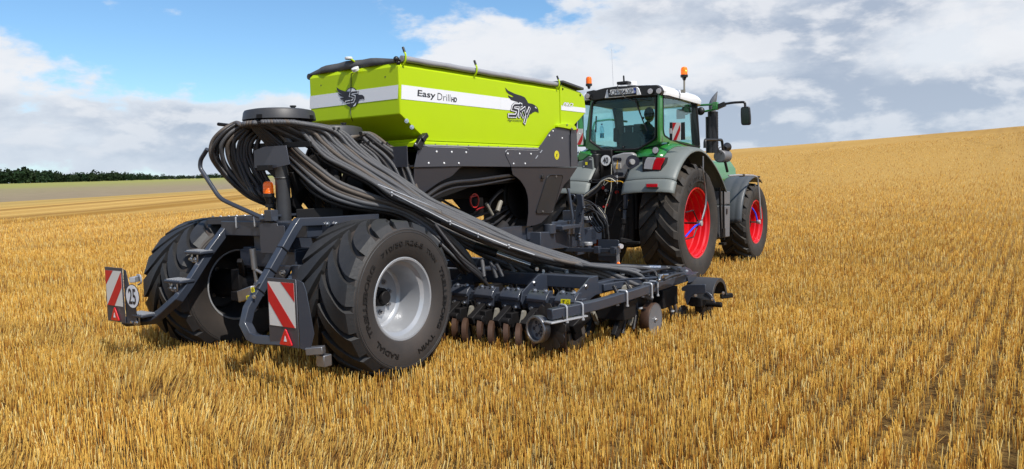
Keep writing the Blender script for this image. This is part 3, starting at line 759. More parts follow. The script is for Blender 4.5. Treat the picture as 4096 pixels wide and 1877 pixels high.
bL = board((-1.435, -1.155, .60, .935, -1.02), 'left hand red and white striped board with the 25 disc', 1, False)
a = MB(); a.poly([(1.315, -1.02, .46), (1.40, -1.0, .44), (1.445, -.99, .58), (1.39, -1.0, .90), (1.365, -1.005, .965), (1.315, -1.02, .985)], (0, 1, 0), .006)
a.build('board_side_plate', 'navy', DR, bevel=.002)
a = MB(); a.bar((1.36, -.99, .44), (1.48, -.93, .45), .07, .06); a.box((1.44, -.90, .36), (.09, .08, .09)); a.build('board_foot', 'steel', DR, bevel=.006)
a = MB(); a.poly([(-1.14, -1.015, .44), (-.98, -1.0, .44), (-.99, -1.0, .64), (-1.03, -1.01, .67), (-1.10, -1.012, .94), (-1.14, -1.015, .955)], (0, 1, 0), .006); a.build('board_side_plate', 'navy', DR, bevel=.002)
a = MB(); a.bar((-1.059,-0.98,0.853), (-1.153,-0.86,0.848), .05, .05); a.tube(rounded([(-1.112,-0.9,0.888), (-1.051,-0.9,0.891), (-1.042,-0.9,0.821), (-1.105,-0.9,0.793)], .02), .008, 8); a.build('board_bracket', 'galv', DR, bevel=.004)
# speed disc 25
cc = Vector((-0.969,-1.03,0.711)); a = MB(); a.cyl(cc, cc+Vector((0, -.006, 0)), .112, n=48); d25 = a.build('speed_disc', 'ink', DR)
a = MB(); a.cyl(cc+Vector((0, -.006, 0)), cc+Vector((0, -.0075, 0)), .106, n=48); a.build('disc_face', 'sticker', d25)
a = MB(); text_fit(a, '25', cc+Vector((-.060, -.008, -.070)), (.12, 0, 0), (0, 0, .14), .02); a.build('disc_numerals', 'ink', d25, smooth=0)
# yellow corner marks on a steel shoe by the right arm
a = MB(); a.bar((0.547,-0.8,0.822), (0.275,-0.74,0.753), .11, .10); a.poly([(0.647,-0.86,0.904),(0.585,-0.86,0.836),(0.54,-0.86,0.752),(0.485,-0.86,0.716),(0.465,-0.86,0.78),(0.548,-0.86,0.85)], (0, 1, 0), .03); a.build('arm_shoe', 'steel', DR, bevel=.006)
for p in ((0.62,-0.9,0.85), (0.552,-0.9,0.779)):
    p = Vector(p); a = MB(); rot = Matrix.Rotation(R_(-14), 3, 'Y'); a.box(p, (.042, .002, .042), rot); y_ = a.build('yellow_sticker', 'yellow', DR, smooth=0)
    a = MB(); a.lathe([(0, .012), (-.0022, .012), (-.0022, .0075), (0, .0075)], p, 'y', 16, True); a.build('sticker_ring', 'ink', y_, smooth=0)

# ---- beacon on the rear beam
def beacon(base, h, r, parent, name='beacon', lit=False, n=20):
    b = Vector(base); a = MB(); a.cyl(b, b+Vector((0, 0, h*.25)), r*1.08, r*1.12, n); st = a.build(name, 'black', parent, bevel=.004)
    a = MB(); k = h*.25; prof = [(k, r*.98), (k+h*.2, r), (k+h*.55, r*.95), (k+h*.68, r*.8), (k+h*.745, r*.45), (k+h*.76, 0.001)]
    a.lathe(prof, b, 'z', n)
    for i in range(3): a.lathe([(k+h*(.1+.15*i), r*1.0), (k+h*(.12+.15*i), r*1.035), (k+h*(.14+.15*i), r*1.0)], b, 'z', n)
    a.build('beacon_lens', 'orangelit' if lit else 'orange', st)
    if lit:
        a = MB(); a.sphere(b+Vector((.0, 0, k+h*.4)), r*.30, 10, 8, (1, 1, 1.2)); 
        a.sphere(b+Vector((r*.88, -r*.62, k+h*.34))*1.0, r*.16, 8, 6); a.build('beacon_bulb', 'bulb', st)
    return st
bb = Vector((-0.073,-0.16,1.528)); a = MB(); a.cyl(bb-Vector((0, 0, .20)), bb, .014, n=10); a.box(bb-Vector((0, 0, .02)), (.05, .05, .03)); a.cyl(bb, bb+Vector((0, 0, .06)), .025, .04, 14); a.build('beacon_stem', 'black', DR)
beacon(bb+Vector((0, 0, .06)), .15, .048, DR)

# ---- distributor heads and columns
def head(x, y, z, r, name):
    a = MB(); a.cyl((x, y, z-1.02), (x, y, z-.18), .068, n=28); a.lathe([(z-.62, .070), (z-.61, .074), (z-.60, .070)], (x, y, 0), 'z', 28); a.lathe([(z-.40, .070), (z-.39, .074), (z-.38, .070)], (x, y, 0), 'z', 28)
    a.cyl((x, y, z-.30), (x, y, z-.12), .068, .15, 28)
    col = a.build('riser_pipe', 'lid', DR)
    a = MB(); prof = [(z-.07, 0.001), (z-.07, r*.90), (z-.068, r), (z+.0, r*.965), (z+.018, r*.93), (z+.022, r*.88), (z+.016, r*.80), (z+.030, r*.76), (z+.034, r*.35), (z+.034, .001)]
    a.lathe(prof, (x, y, 0), 'z', 72)
    h = a.build('distributor_lid', 'lid', DR, smooth=28)
    for k in range(4):
        a = MB(); t = pi/2*k+.35; a.box((x+r*.95*cos(t), y+r*.95*sin(t), z-.052), (.05, .05, .034), Matrix.Rotation(t, 3, 'Z')); a.build('lid_slot', 'dark', h)
    a = MB(); a.cyl((x+r*.45, y+.04, z+.03), (x+r*.45, y+.04, z+.055), .022, n=12); a.cyl((x+r*.45, y+.04, z+.05), (x+r*.45, y+.04, z+.062), .03, n=12); a.build('lid_knob', 'black', h)
    a = MB(); a.cyl((x, y, z-.16), (x, y, z-.07), r*.62, r*.92, 36); a.build('distributor_body', 'dark', DR)
    a = MB(); a.lathe([(z-.115, r*.93), (z-.115, r*1.01), (z-.10, r*1.01), (z-.10, r*.93)], (x, y, 0), 'z', 48, True); a.build('outlet_ring', 'dark', h)
    return h
head(0.0, -.05, 2.375, .335, 'head'); head(0.0, .58, 2.245, .325, 'head')
# brackets under the first head
a = MB(); a.poly([(-0.172,-0.22,2.028),(-0.018,-0.22,2.059),(0.293,-0.22,2.057),(0.328,-0.22,1.883),(0.085,-0.22,1.853),(-0.175,-0.22,1.867)], (0, -1, 0), .008); a.build('head_panel', 'sheet', DR, bevel=.002)
a = MB(); a.box((0.011,-0.25,1.862), (.16, .06, .05)); a.bar((-.10, -.08, 1.80), (.0, -.08, 1.95), .04, .14); a.bar((.10, .0, 1.72), (.0, .5, 1.98), .05, .20); a.bar((.0, .55, 1.98), (.08, 1.0, 1.8), .06, .22)
a.bar((-.42, -.12, 2.08), (.5, -.12, 2.06), .03, .05); a.bar((-.42, -.12, 2.08), (-.60, -.1, 1.98), .02, .05); a.box((-.62, -.12, 2.02), (.05, .02, .09)); a.cyl((-0.851,-0.12,2.323), (-0.642,-0.12,2.295), .018, n=10)
a.build('head_bracket', 'dark', DR, bevel=.004)
a = MB(); a.bar((-.12, .1, 1.42), (-.22, .45, 1.72), .02, .16); a.bar((.14, -.02, 1.42), (.34, .38, 1.42), .02, .10); a.bar((.06, .50, 1.36), (.14, .66, 1.86), .16, .02); a.bar((-.06, .68, 1.36), (-.10, .70, 1.86), .14, .02)
a.poly([(0,0.029,1.841),(0,0.184,1.787),(0,0.124,1.628),(0,0.072,1.59),(0,0.198,1.438),(0,0.331,1.349),(0,0.21,1.356),(0,0.05,1.498)], (1, 0, 0), .02)
a.build('column_gusset', 'dark', DR, bevel=.004)
for q, xx in (([(0.1,0.246,1.677),(0.1,0.314,1.662),(0.1,0.322,1.351),(0.1,0.244,1.349)], 0), ([(0.1,0.382,1.62),(0.1,0.444,1.604),(0.1,0.446,1.337),(0.1,0.348,1.342)], 0), ([(0.05,0.643,1.557),(0.05,0.791,1.488),(0.05,0.668,1.33),(0.05,0.63,1.325)], 0)):
    a = MB(); a.poly(q, (1, 0, 0), .012); a.build('column_rib', 'dark', DR)
a = MB(); a.cyl((0.1,1.088,1.263), (0.1,1.092,1.335), .09, n=20); a.cyl((0.1,1.085,1.336), (0.1,1.086,1.362), .10, n=20); a.bar((0.1,1.022,1.408), (0.1,1.114,1.382), .02, .02); a.box((0.1,1.32,1.29), (.1, .2, .16)); a.build('coupling_canister', 'black', DR)

# ---- hopper
HX, HY0, HY1 = .655, .90, 4.00
ZT, ZF, ZB = 2.90, 2.375, 2.135
def hop(x, y, z): return Vector((x, y, z))
# vertical ring (top bent in), folded bottom
def rect(x, y0, y1, z): return [hop(-x, y0, z), hop(x, y0, z), hop(x, y1, z), hop(-x, y1, z)]
rings = [rect(HX-.035, HY0+.035, HY1-.035, ZT), rect(HX, HY0, HY1, ZT-.055), rect(HX, HY0, HY1, ZF), rect(HX-.02, HY0+.40, HY1-.35, ZB), rect(HX-.02, HY0+.40, HY1-.35, ZB-.01)]
a = MB(); vs = [v for r in rings for v in r]; fs = [(i*4+j, i*4+(j+1) % 4, i*4+4+(j+1) % 4, i*4+4+j) for i in range(4) for j in range(4)]+[(0, 1, 2, 3)]
a.add(vs, fs); hopper = a.build('hopper', 'lime', DR, smooth=20, bevel=.022, seg=4)
a = MB(); a.add(rect(HX-.03, 1.20, 3.66, 2.14)+rect(HX-.028, 1.18, 3.66, 2.118)+rect(HX+.004, 1.15, 3.68, 2.105)+rect(HX+.006, 1.15, 3.68, 2.062), [(i*4+j, i*4+(j+1) % 4, i*4+4+(j+1) % 4, i*4+4+j) for i in range(3) for j in range(4)])
a.build('hopper_flange', 'lime', DR, smooth=20, bevel=.003)
for i in range(12):
    a = MB(); a.bolt((HX+.006, 1.42+i*.19, 2.085), (1, 0, 0), .006, .004); a.build('flange_screw', 'steel', DR)
# stripes and marks on the hopper
sx = HX+.0022
a = MB(); a.poly([(0.657,0.934,2.665),(0.657,2.628,2.665),(0.657,2.621,2.523),(0.657,0.923,2.524)], (1, 0, 0), .0012); 
a.poly([(0.657,2.629,2.664),(0.657,2.833,2.665),(0.657,2.868,2.646),(0.657,3.014,2.631),(0.657,2.912,2.603),(0.657,2.827,2.524),(0.657,2.623,2.522)], (1, 0, 0), .0012); a.build('white_stripe', 'sticker', DR, smooth=0)
a = MB(); a.poly([(-0.654,0.898,2.658),(0.646,0.898,2.662),(0.633,0.898,2.528),(-0.666,0.898,2.522)], (0, -1, 0), .0012); a.build('white_stripe', 'sticker', DR, smooth=0)
def tx(ptsbox, txt, m, plane, off=0, shear=0, lift=.003, name='lettering', parent=DR, ref=None, space=1.0):
    p0, pr, pu = [Vector(q) for q in ptsbox]; a = MB(); text_fit(a, txt, p0, pr-p0, pu-p0, off, shear, space, lift, ref=ref); return a.build(name, m, parent, smooth=0)
tx([(0.659,1.162,2.552),(0.659,1.436,2.547),(0.659,1.176,2.634)], 'Easy', 'ink', 0, .016, lift=.0012)
tx([(0.659,1.477,2.553),(0.659,1.692,2.551),(0.659,1.485,2.629)], 'Drill', 'ink', 0, -.010, lift=.0012)
tx([(0.659,1.712,2.552),(0.659,1.803,2.552),(0.659,1.719,2.599)], 'HD', 'ink', 0, .04, lift=.0012)
# bird and lettering
WING = [(0.659,2.735,2.788),(0.659,2.799,2.756),(0.659,2.95,2.728),(0.659,3.079,2.717),(0.659,3.154,2.702),(0.659,3.2,2.669),(0.659,3.231,2.637),(0.66,3.324,2.634),(0.66,3.392,2.617),(0.659,3.44,2.596),(0.659,3.463,2.565),(0.659,3.465,2.526),(0.659,3.438,2.54),(0.659,3.388,2.543),(0.66,3.329,2.529),(0.659,3.283,2.503),(0.659,3.272,2.515),(0.659,3.229,2.462),(0.659,3.18,2.439),(0.66,3.125,2.488),(0.659,3.091,2.558),(0.659,3.018,2.605),(0.659,3.001,2.633),(0.659,2.928,2.64),(0.659,2.856,2.647),(0.659,2.818,2.671),(0.659,2.791,2.703),(0.659,2.858,2.686),(0.659,2.921,2.688),(0.659,2.88,2.707),(0.659,2.815,2.718),(0.66,2.763,2.744)]
a = MB(); a.poly(WING, (1, 0, 0), .001); bird = a.build('bird_emblem', 'ink', DR, smooth=0)
a = MB(); a.poly([(0.661,3.374,2.601),(0.661,3.398,2.599),(0.661,3.421,2.583),(0.661,3.399,2.583),(0.661,3.38,2.591)], (1, 0, 0), .0008); a.build('bird_eye', 'sticker', bird, smooth=0)
STROKES = [[(0.66,3.066,2.601),(0.66,2.916,2.591),(0.66,2.884,2.568),(0.66,2.872,2.541),(0.66,2.977,2.533),(0.66,2.969,2.502),(0.66,2.938,2.465),(0.66,2.796,2.46)], [(0.66,3.04,2.612),(0.66,3.007,2.463)], [(0.66,3.136,2.569),(0.66,3.036,2.522)], [(0.66,3.051,2.519),(0.66,3.093,2.463)], [(0.66,3.137,2.563),(0.66,3.163,2.498)], [(0.66,3.235,2.567),(0.66,3.178,2.491),(0.66,3.128,2.395)]]
for j, (w_, m_) in enumerate(((.060, 'ink'), (.049, 'sticker'), (.024, 'ink'))):
    for i, st in enumerate(STROKES):
        a = MB(); ribbon(a, st, w_*(.86 if 0 < i < 5 else 1.0), (1, 0, 0), .0016+j*.0040+i*.0005); a.build('sky_lettering', m_, bird, smooth=0)
tx([(0.661,2.761,2.386),(0.661,3.073,2.392),(0.661,2.767,2.422)], 'Agriculture', 'ink', 0, .004, .3, .001, 'lettering', bird)
# rear emblem
c0 = Vector((-0.014,0.896,2.594)); a = MB(); a.lathe([(0, .102), (-.0015, .102), (-.0015, .094), (0, .094)], c0, 'y', 48, True)
em = a.build('rear_emblem', 'ink', DR, smooth=0)
a = MB(); a.cyl(c0+Vector((0, .0005, 0)), c0+Vector((0, -.0006, 0)), .095, n=40); a.build('emblem_field', 'sticker', em, smooth=0)
a = MB(); a.poly([(-0.23,0.894,2.716),(-0.181,0.894,2.687),(-0.106,0.894,2.663),(-0.03,0.894,2.654),(0.032,0.894,2.655),(0.094,0.894,2.65),(0.092,0.894,2.611),(0.147,0.894,2.605),(0.172,0.894,2.585),(0.175,0.894,2.552),(0.151,0.894,2.565),(0.101,0.894,2.56),(0.087,0.894,2.533),(0.042,0.894,2.497),(-0.021,0.894,2.489),(-0.077,0.894,2.511),(-0.106,0.894,2.544),(-0.135,0.894,2.561),(-0.152,0.894,2.574),(-0.111,0.894,2.575),(-0.164,0.894,2.581),(-0.189,0.894,2.597),(-0.122,0.894,2.602),(-0.166,0.894,2.613),(-0.194,0.894,2.631),(-0.208,0.894,2.654),(-0.146,0.894,2.633),(-0.193,0.894,2.656),(-0.22,0.894,2.681)], (0, -1, 0), .001); a.build('emblem_bird', 'ink', em, smooth=0)
for j, (w_, m_) in enumerate(((.034, 'sticker'), (.018, 'ink'))):
    a = MB(); ribbon(a, [(0.073,0.894,2.64),(0.004,0.894,2.642),(-0.019,0.894,2.633),(-0.026,0.894,2.614),(0.031,0.894,2.597),(0.027,0.894,2.573),(0.011,0.894,2.552),(-0.09,0.894,2.547)], w_, (0, -1, 0), .0018+j*.0012); a.build('emblem_letter', m_, em, smooth=0)
a = MB(); a.poly([(0.009,0.892,2.502),(0.058,0.892,2.535),(0.044,0.892,2.506),(0.019,0.892,2.496)], (0, -1, 0), .001); a.build('emblem_highlight', 'sticker', em, smooth=0)
# cable down the rear face, puck aerials, pinholes, nuts
a = MB(); a.tube(curve([(0.034,0.885,2.839), (0,0.892,2.822), (-0.011,0.893,2.721), (-0.032,0.893,2.49), (-0.023,0.89,2.386), (-0.083,0.99,2.332)], 6), .004, 6); a.build('cable', 'black', DR)
p = Vector((0.098,0.86,2.868)); a = MB(); a.cyl(p+Vector((0, .01, -.018)), p+Vector((0, -.01, .014)), .036, .040, 24); a.build('aerial_puck', 'white', DR, bevel=.006)
p = Vector((-0.014,0.88,2.992)); a = MB(); a.cyl(p+Vector((0, 0, -.012)), p+Vector((0, 0, .012)), .040, .042, 24); a.build('aerial_puck', 'white', DR, bevel=.005)
a = MB(); a.tube(curve([(0.004,0.88,2.985), (0.026,0.9,2.969), (0.039,0.97,2.924)], 5), .010, 8); a.tube(curve([(-0.014,0.88,2.992), (0.003,0.9,3.007), (-0.007,0.93,2.994)], 5), .004, 6); a.build('aerial_arm', 'lime', DR)
for p in ((-0.472,0.899,2.758), (0.473,0.899,2.757)):
    a = MB(); a.cyl(Vector(p), Vector(p)+Vector((0, -.001, 0)), .008, n=12); a.build('drain_hole', 'ink', DR)
for p in [(0.65,0.996,2.311),(0.65,1.071,2.252)]:
    a = MB(); a.bolt(Vector(p), (1, -.5, 0), .016, .018); a.build('hopper_nut', 'chrome', DR)
# tarpaulin: hooped cover, roll and hooks
def tarp():
    nx, ny = 18, 30; vs = []
    for j in range(ny+1):
        y = .915+3.03*j/ny
        sag = .018*abs(sin(j/ny*pi*4)) if 0 < j < ny else 0
        for i in range(nx+1):
            u = i/nx; x = -.68+1.33*u
            arch = .066*(1-abs(2*u-1)**1.6)*(1+.12*sin(u*9)) if 0 < u < 1 else 0
            z = 2.915+arch*(1-.3*sag)-sag*1.5*sin(pi*u)+.006*sin(i*2.1+j*1.7)*sin(j*.9)
            if i == 0: z -= .015
            vs.append((x, y+(.02*sin(i*1.3) if j == 0 else 0), z))
    a = MB(); k = nx+1
    a.add(vs, [(j*k+i, j*k+i+1, (j+1)*k+i+1, (j+1)*k+i) for j in range(ny) for i in range(nx)])
    # hanging edge at the rear
    e = [(x, y-.012, z-.05 if 0 < n_ < nx else z-.03) for n_, (x, y, z) in enumerate(vs[:k])]
    a.add(vs[:k]+[(x, y, 2.885) for x, y, z in e], [(i, i+1, k+i+1, k+i) for i in range(nx)])
    o = a.build('tarpaulin', 'tarp', DR, smooth=60)
    md = o.modifiers.new('solid', 'SOLIDIFY'); md.thickness = .006
    return o
tp = tarp()
for i in range(5):
    pass
a = MB(); pts = [(.655, .95+3.02*i/24, 2.925+.002*sin(i*1.4)) for i in range(25)]; a.tube(pts, [.031+.0015*sin(i*2.3) for i in range(25)], 14); a.build('tarpaulin_roll', 'tarplight', DR)
a = MB(); pts = [(-.695, .93+3.02*i/24, 2.875) for i in range(25)]; a.tube(pts, .034, 12); a.build('tarpaulin_roll', 'tarp', DR)
for y in (.96, 2.13, 3.92):
    a = MB(); a.tube(rounded([(.665, y, 2.86), (.70, y, 2.90), (.705, y, 2.96), (.68, y, 3.0)], .03), .010, 8); hk = a.build('tarp_hook', 'lime', DR)
    a = MB(); a.cyl((.69, y, 2.985), (.67, y, 3.035), .013, n=8); a.build('hook_grip', 'black', hk)
a = MB(); a.sphere((.63, .90, 2.915), .03, 10, 8); a.sphere((.64, .92, 2.88), .022, 10, 8); a.build('roll_end_fitting', 'black', DR)
# camera-like work lamp / bracket at the hopper corner
p = Vector((0.68,1.125,2.105)); a = MB(); a.bar(p+Vector((0, -.03, -.07)), p+Vector((.01, .07, .05)), .06, .07); a.box(p+Vector((.02, .06, .045)), (.07, .10, .05), Matrix.Rotation(R_(35), 3, 'X'))
a.build('corner_latch', 'black', DR, bevel=.008)
for q in ((0.7,1.063,2.08), (0.7,1.12,2.079)):
    a = MB(); a.bolt(q, (1, 0, 0), .009, .008); a.build('latch_bolt', 'chrome', DR)

# ---- small front hopper
PX = .655
def prism_sheet(pts, x0, x1, m, name, parent=DR, bevel=.01):
    a = MB(); a.poly([(x1, p[1], p[2]) for p in pts], (-1, 0, 0), (x1-x0)); return a.build(name, m, parent, smooth=20, bevel=bevel, seg=3)
PRO = [(0.655,4.033,2.941),(0.655,4.583,2.873),(0.655,4.67,2.825),(0.655,4.708,2.669),(0.655,4.702,2.598),(0.655,4.388,2.419),(0.655,4.362,2.36),(0.655,4.014,2.347),(0.655,4.021,2.615)]
a = MB(); a.box((.0, 4.03, 2.60), (1.22, .16, .56)); a.build('hopper_link', 'lime', DR, bevel=.01)
front_hopper = prism_sheet(PRO, -.62, .655, 'lime', 'small_hopper', DR, .012)
a = MB(); a.poly([(0.658,4.031,2.66),(0.658,4.334,2.664),(0.658,4.687,2.666),(0.658,4.69,2.6),(0.658,4.028,2.599)], (1, 0, 0), .001); a.build('white_stripe', 'sticker', front_hopper, smooth=0)
for off, m_, lf in ((.06, 'ink', .001), (.028, 'sticker', .002)):
    tx([(0.659,4.07,2.657),(0.659,4.334,2.66),(0.659,4.087,2.706)], 'PRO', m_, 0, off, .3, lf, 'lettering', front_hopper)
pl = [(0.655,3.831,2.919),(0.655,4.037,2.953),(0.655,4.596,2.901)]
a = MB(); a.bar(Vector(pl[1])+Vector((-.62, 0, .02)), Vector(pl[2])+Vector((-.62, 0, .02)), 1.32, .035); a.bar((.0, 3.97, 2.955), (.6, 4.0, 2.945), .10, .05); a.build('small_hopper_lid', 'tarp', DR, bevel=.008)
a = MB(); a.bolt([(0.66,4.022,2.935)][0], (1, 0, 0), .01, .01); a.bolt([(0.66,4.551,2.835)][0], (1, 0, 0), .01, .006); a.bolt([(0.66,4.081,2.881)][0], (1, 0, 0), .01, .006); a.build('lid_pin', 'black', DR)
a = MB(); a.poly([(0.7,3.869,2.396),(0.7,3.972,2.416),(0.7,4.094,2.426),(0.7,4.218,2.42),(0.7,4.32,2.402),(0.7,4.365,2.371),(0.7,4.357,2.346),(0.7,4.271,2.34),(0.7,4.169,2.35),(0.7,3.97,2.362),(0.7,3.861,2.365)], (-1, 0, 0), .05); a.build('lime_guard', 'lime', DR, bevel=.006)
for q in [(0.705,4.096,2.403),(0.705,4.206,2.36),(0.705,4.24,2.352)]:
    a = MB(); a.bolt(q, (1, 0, 0), .009, .008); a.build('guard_bolt', 'steel', DR)

# ---- grey side sheets
SX = .672
up = [(0.672,1.148,2.081),(0.672,2.579,2.08),(0.672,3.411,2.081),(0.672,3.521,2.155),(0.672,3.691,2.291),(0.672,3.792,2.346),(0.672,4.016,2.365),(0.672,4.219,2.343),(0.672,4.226,1.845),(0.672,2.802,1.847),(0.672,1.846,1.854),(0.672,1.063,1.845),(0.672,1.129,2.022)]
a = MB(); a.poly(up, (-1, 0, 0), .006); a.build('side_sheet', 'sheet', DR, bevel=.003)
a = MB(); a.poly([(0.675,1.16,2.077),(0.675,2.576,2.082),(0.675,3.424,2.086),(0.675,3.412,2.073),(0.675,2.575,2.07),(0.675,1.16,2.066)], (-1, 0, 0), .003); a.build('sheet_lip', 'galv', DR)
corner = [(0.672,4.253,2.345),(0.672,4.232,1.845)][:]
c1 = Vector(corner[0]); c2 = Vector(corner[1]); d1 = Vector((0.64,4.466,2.344)); d2 = Vector((0.64,4.481,1.851))
a = MB(); a.poly([c1+Vector((0, .004, 0)), d1, d2, c2+Vector((0, .004, 0))], (-1, 0, 0), .006); a.build('front_corner_sheet', 'sheet', DR, bevel=.002)
# lower panels slope inward
lowF = [(0.659,2.822,1.841),(0.637,2.884,1.752),(0.628,2.983,1.716),(0.618,3.07,1.679),(0.607,3.145,1.632),(0.591,3.225,1.571),(0.571,3.296,1.489),(0.554,3.336,1.42),(0.513,3.394,1.255),(0.469,3.412,1.083),(0.471,3.612,1.088),(0.476,3.756,1.11),(0.492,3.871,1.174),(0.509,3.983,1.239),(0.598,4.154,1.598),(0.621,4.29,1.688),(0.658,4.435,1.839)]
a = MB(); a.poly(lowF, (-1, 0, .25), .006); lf_ = a.build('lower_front_sheet', 'sheet', DR, bevel=.003)
lowR = [(0.659,1.077,1.842),(0.661,1.86,1.848),(0.656,1.816,1.829),(0.647,1.773,1.794),(0.637,1.718,1.754),(0.632,1.668,1.733),(0.628,1.6,1.715),(0.619,1.504,1.682),(0.61,1.43,1.647),(0.595,1.304,1.584),(0.595,1.128,1.584)]
a = MB(); a.poly(lowR, (-1, 0, .25), .006); a.build('lower_rear_sheet', 'sheet', DR, bevel=.003)
# inner wall seen above the arch
a = MB(); a.poly([(.50, 1.1, 1.84), (.50, 4.5, 1.84), (.50, 4.5, 1.55), (.50, 3.1, 1.66), (.50, 2.2, 1.62), (.50, 1.1, 1.40)], (-1, 0, 0), .01); a.build('inner_wall', 'dark', DR)
a = MB(); a.poly([(.64, 1.1, 1.85), (-.64, 1.1, 1.85), (-.64, 4.2, 1.85), (.64, 4.2, 1.85)], (0, 0, 1), .02); a.poly([(.655, .98, 2.06), (-.655, .98, 2.06), (-.655, .98, 1.85), (.655, .98, 1.85)], (0, 1, 0), .01)
a.poly([(-.655, .98, 2.07), (-.655, 4.3, 2.07), (-.655, 4.3, 1.2), (-.655, 3.6, 1.2), (-.655, 2.8, 1.85), (-.655, .98, 1.85)], (1, 0, 0), .01)
a.build('under_tray', 'sheet', DR)
a = MB(); a.poly([(.60, 4.62, 2.75), (-.60, 4.62, 2.75), (-.60, 4.42, 1.85), (.60, 4.42, 1.85)], (0, -1, 0), .01); a.build('front_wall', 'sheet', DR)
# rib lines, rivets, slots
for path in ([(0.673,1.259,2.064),(0.673,1.289,2.056),(0.673,1.928,2.054),(0.673,1.966,2.037)], [(0.673,2.69,2.025),(0.673,2.702,2.041),(0.673,2.729,2.052),(0.673,3.396,2.053),(0.673,3.437,2.066)]):
    a = MB(); a.tube(rounded(path, .02), .0035, 6); a.build('sheet_rib', 'galv', DR)
a = MB(); a.tube(rounded([(0.673,2.69,2.025),(0.673,2.683,2),(0.673,2.703,1.965),(0.673,2.792,1.86),(0.673,2.804,1.837)], .02), .004, 6); a.build('sheet_gap', 'ink', DR)
a = MB(); a.tube([(0.676,4.205,2.276),(0.676,4.197,2.133),(0.676,4.217,1.848)], .004, 6); a.build('sheet_gap', 'ink', DR)
for q in [(0.673,1.422,2.008),(0.673,1.674,2.008),(0.673,1.927,2.007),(0.673,1.288,1.887),(0.673,1.539,1.887),(0.673,1.79,1.887),(0.673,2.736,2.004),(0.673,2.989,2.006),(0.673,3.243,2.007),(0.673,2.852,1.885),(0.673,3.106,1.886),(0.673,4.014,2.226),(0.673,3.687,2.25)]+[(0.673,3.782,2.31)]:
    a = MB(); a.sphere(q, .0125, 10, 6, (.7, 1, 1)); a.build('dome_rivet', 'white', DR)
for q in ((.665, 4.50, 2.30), (.660, 4.49, 2.05)):
    a = MB(); a.sphere(q, .010, 8, 6); a.build('dome_rivet', 'white', DR)
for q0, q1 in ([(0.674,3.505,2.058),(0.674,3.453,2.021)], [(0.674,3.399,1.988),(0.674,3.345,1.949)], [(0.674,1.165,2.059),(0.674,1.193,2.039)]):
    a = MB(); a.tube([q0, q1], .0055, 6); a.build('slot', 'galv', DR)
p = Vector((0.673,3.864,2)); a = MB(); a.lathe([(0, .058), (.0015, .058), (.0015, .001)], p, 'x', 32); rs = a.build('round_sticker', 'yellow', DR, smooth=0)
a = MB(); a.lathe([(0.0025, .046), (.0028, .046), (.0028, .041), (.0025, .041)], p, 'x', 32, True); a.poly([p+Vector((.0022, a_, b_)) for a_, b_ in ((-.02, .025), (-.005, .012), (.012, .028), (.018, .0), (.006, -.012), (.014, -.03), (-.008, -.022), (-.018, -.03), (-.012, 0))], (1, 0, 0), .0008); a.build('sticker_figure', 'ink', rs, smooth=0)
dr = [(0.628,3.676,1.717),(0.634,3.734,1.74),(0.633,4.046,1.737),(0.626,4.073,1.708),(0.512,3.991,1.253),(0.506,3.945,1.23),(0.511,3.583,1.248),(0.519,3.567,1.281)]
a = MB(); a.tube(rounded([Vector(q)+Vector((.006, 0, 0)) for q in dr], .03, 5, True), .007, 6, closed=True); a.build('door_seal', 'black', lf_)
a = MB(); a.poly(rounded([Vector(q)+Vector((.003, 0, 0)) for q in dr], .03, 5, True), (1, 0, .25), .005); hd = a.build('access_door', 'lid', lf_)
for q in [(0.628,3.899,1.719),(0.515,3.725,1.263)]:
    a = MB(); a.bolt(Vector(q)+Vector((.01, 0, 0)), (1, 0, 0), .010, .008); a.build('door_screw', 'steel', lf_)
a = MB(); q = Vector([(0.628,3.56,1.719)][0]); a.box(q, (.04, .06, .05)); a.build('door_latch', 'black', lf_, bevel=.006)

# ---- machinery beneath the hopper
a = MB(); a.lathe([(.10, .001), (.10, .26), (.06, .31), (-.06, .31), (-.10, .26), (-.10, .001)], (.18, 3.55, 1.48), 'x', 40); a.lathe([(.12, .14), (.12, .30), (.10, .30)], (.18, 3.55, 1.48), 'x', 40)
a.build('fan_housing', 'dark', DR)
a = MB(); a.tube(curve([(.35, 1.9, .98), (.40, 2.25, 1.05), (.38, 2.6, 1.02), (.30, 2.9, .98), (.25, 3.2, 1.1)], 6), .085, 16); a.build('air_duct', 'rubberhose', DR)
for t in ((.39, 2.35, 1.05), (.36, 2.7, 1.01)):
    a = MB(); a.lathe([(-.02, .09), (-.02, .10), (.02, .10), (.02, .09)], t, 'y', 20, True); a.build('duct_clamp', 'steel', DR)
a = MB()
for i in range(5):
    a.tube(curve([(.25+.05*i, 1.2+.1*i, 1.55), (.35-.04*i, 1.9+.12*i, 1.15+.05*i), (.30, 2.5+.15*i, 1.25-.06*i), (.25, 3.3+.1*i, 1.35)], 6), .016, 8)
a.tube(curve([(.62, 1.2, 1.50), (.64, 1.6, 1.66), (.62, 2.2, 1.70), (.58, 3.1, 1.76)], 6), .022, 10); a.tube(curve([(.64, 1.0, 1.40), (.65, 1.6, 1.60), (.63, 2.2, 1.64), (.58, 3.0, 1.71)], 6), .012, 8)
a.build('pipe', 'rubberhose', DR)
a = MB(); a.bar((.2, 1.9, .95), (.25, 2.7, 1.35), .05, .05); a.box((.2, 1.5, 1.35), (.5, .5, .4)); a.cyl((.1, 2.55, 1.15), (.5, 2.55, 1.15), .05, n=14); a.box((0, 3.9, 1.4), (.8, .5, .9)); a.box((-.2, 1.3, 1.6), (.5, .7, .35)); a.box((-.30, 2.95, 1.62), (.5, 1.3, .3))
a.box((-.45, 1.6, 1.25), (.1, .9, .7))
a.build('metering_gear', 'dark', DR, bevel=.01)
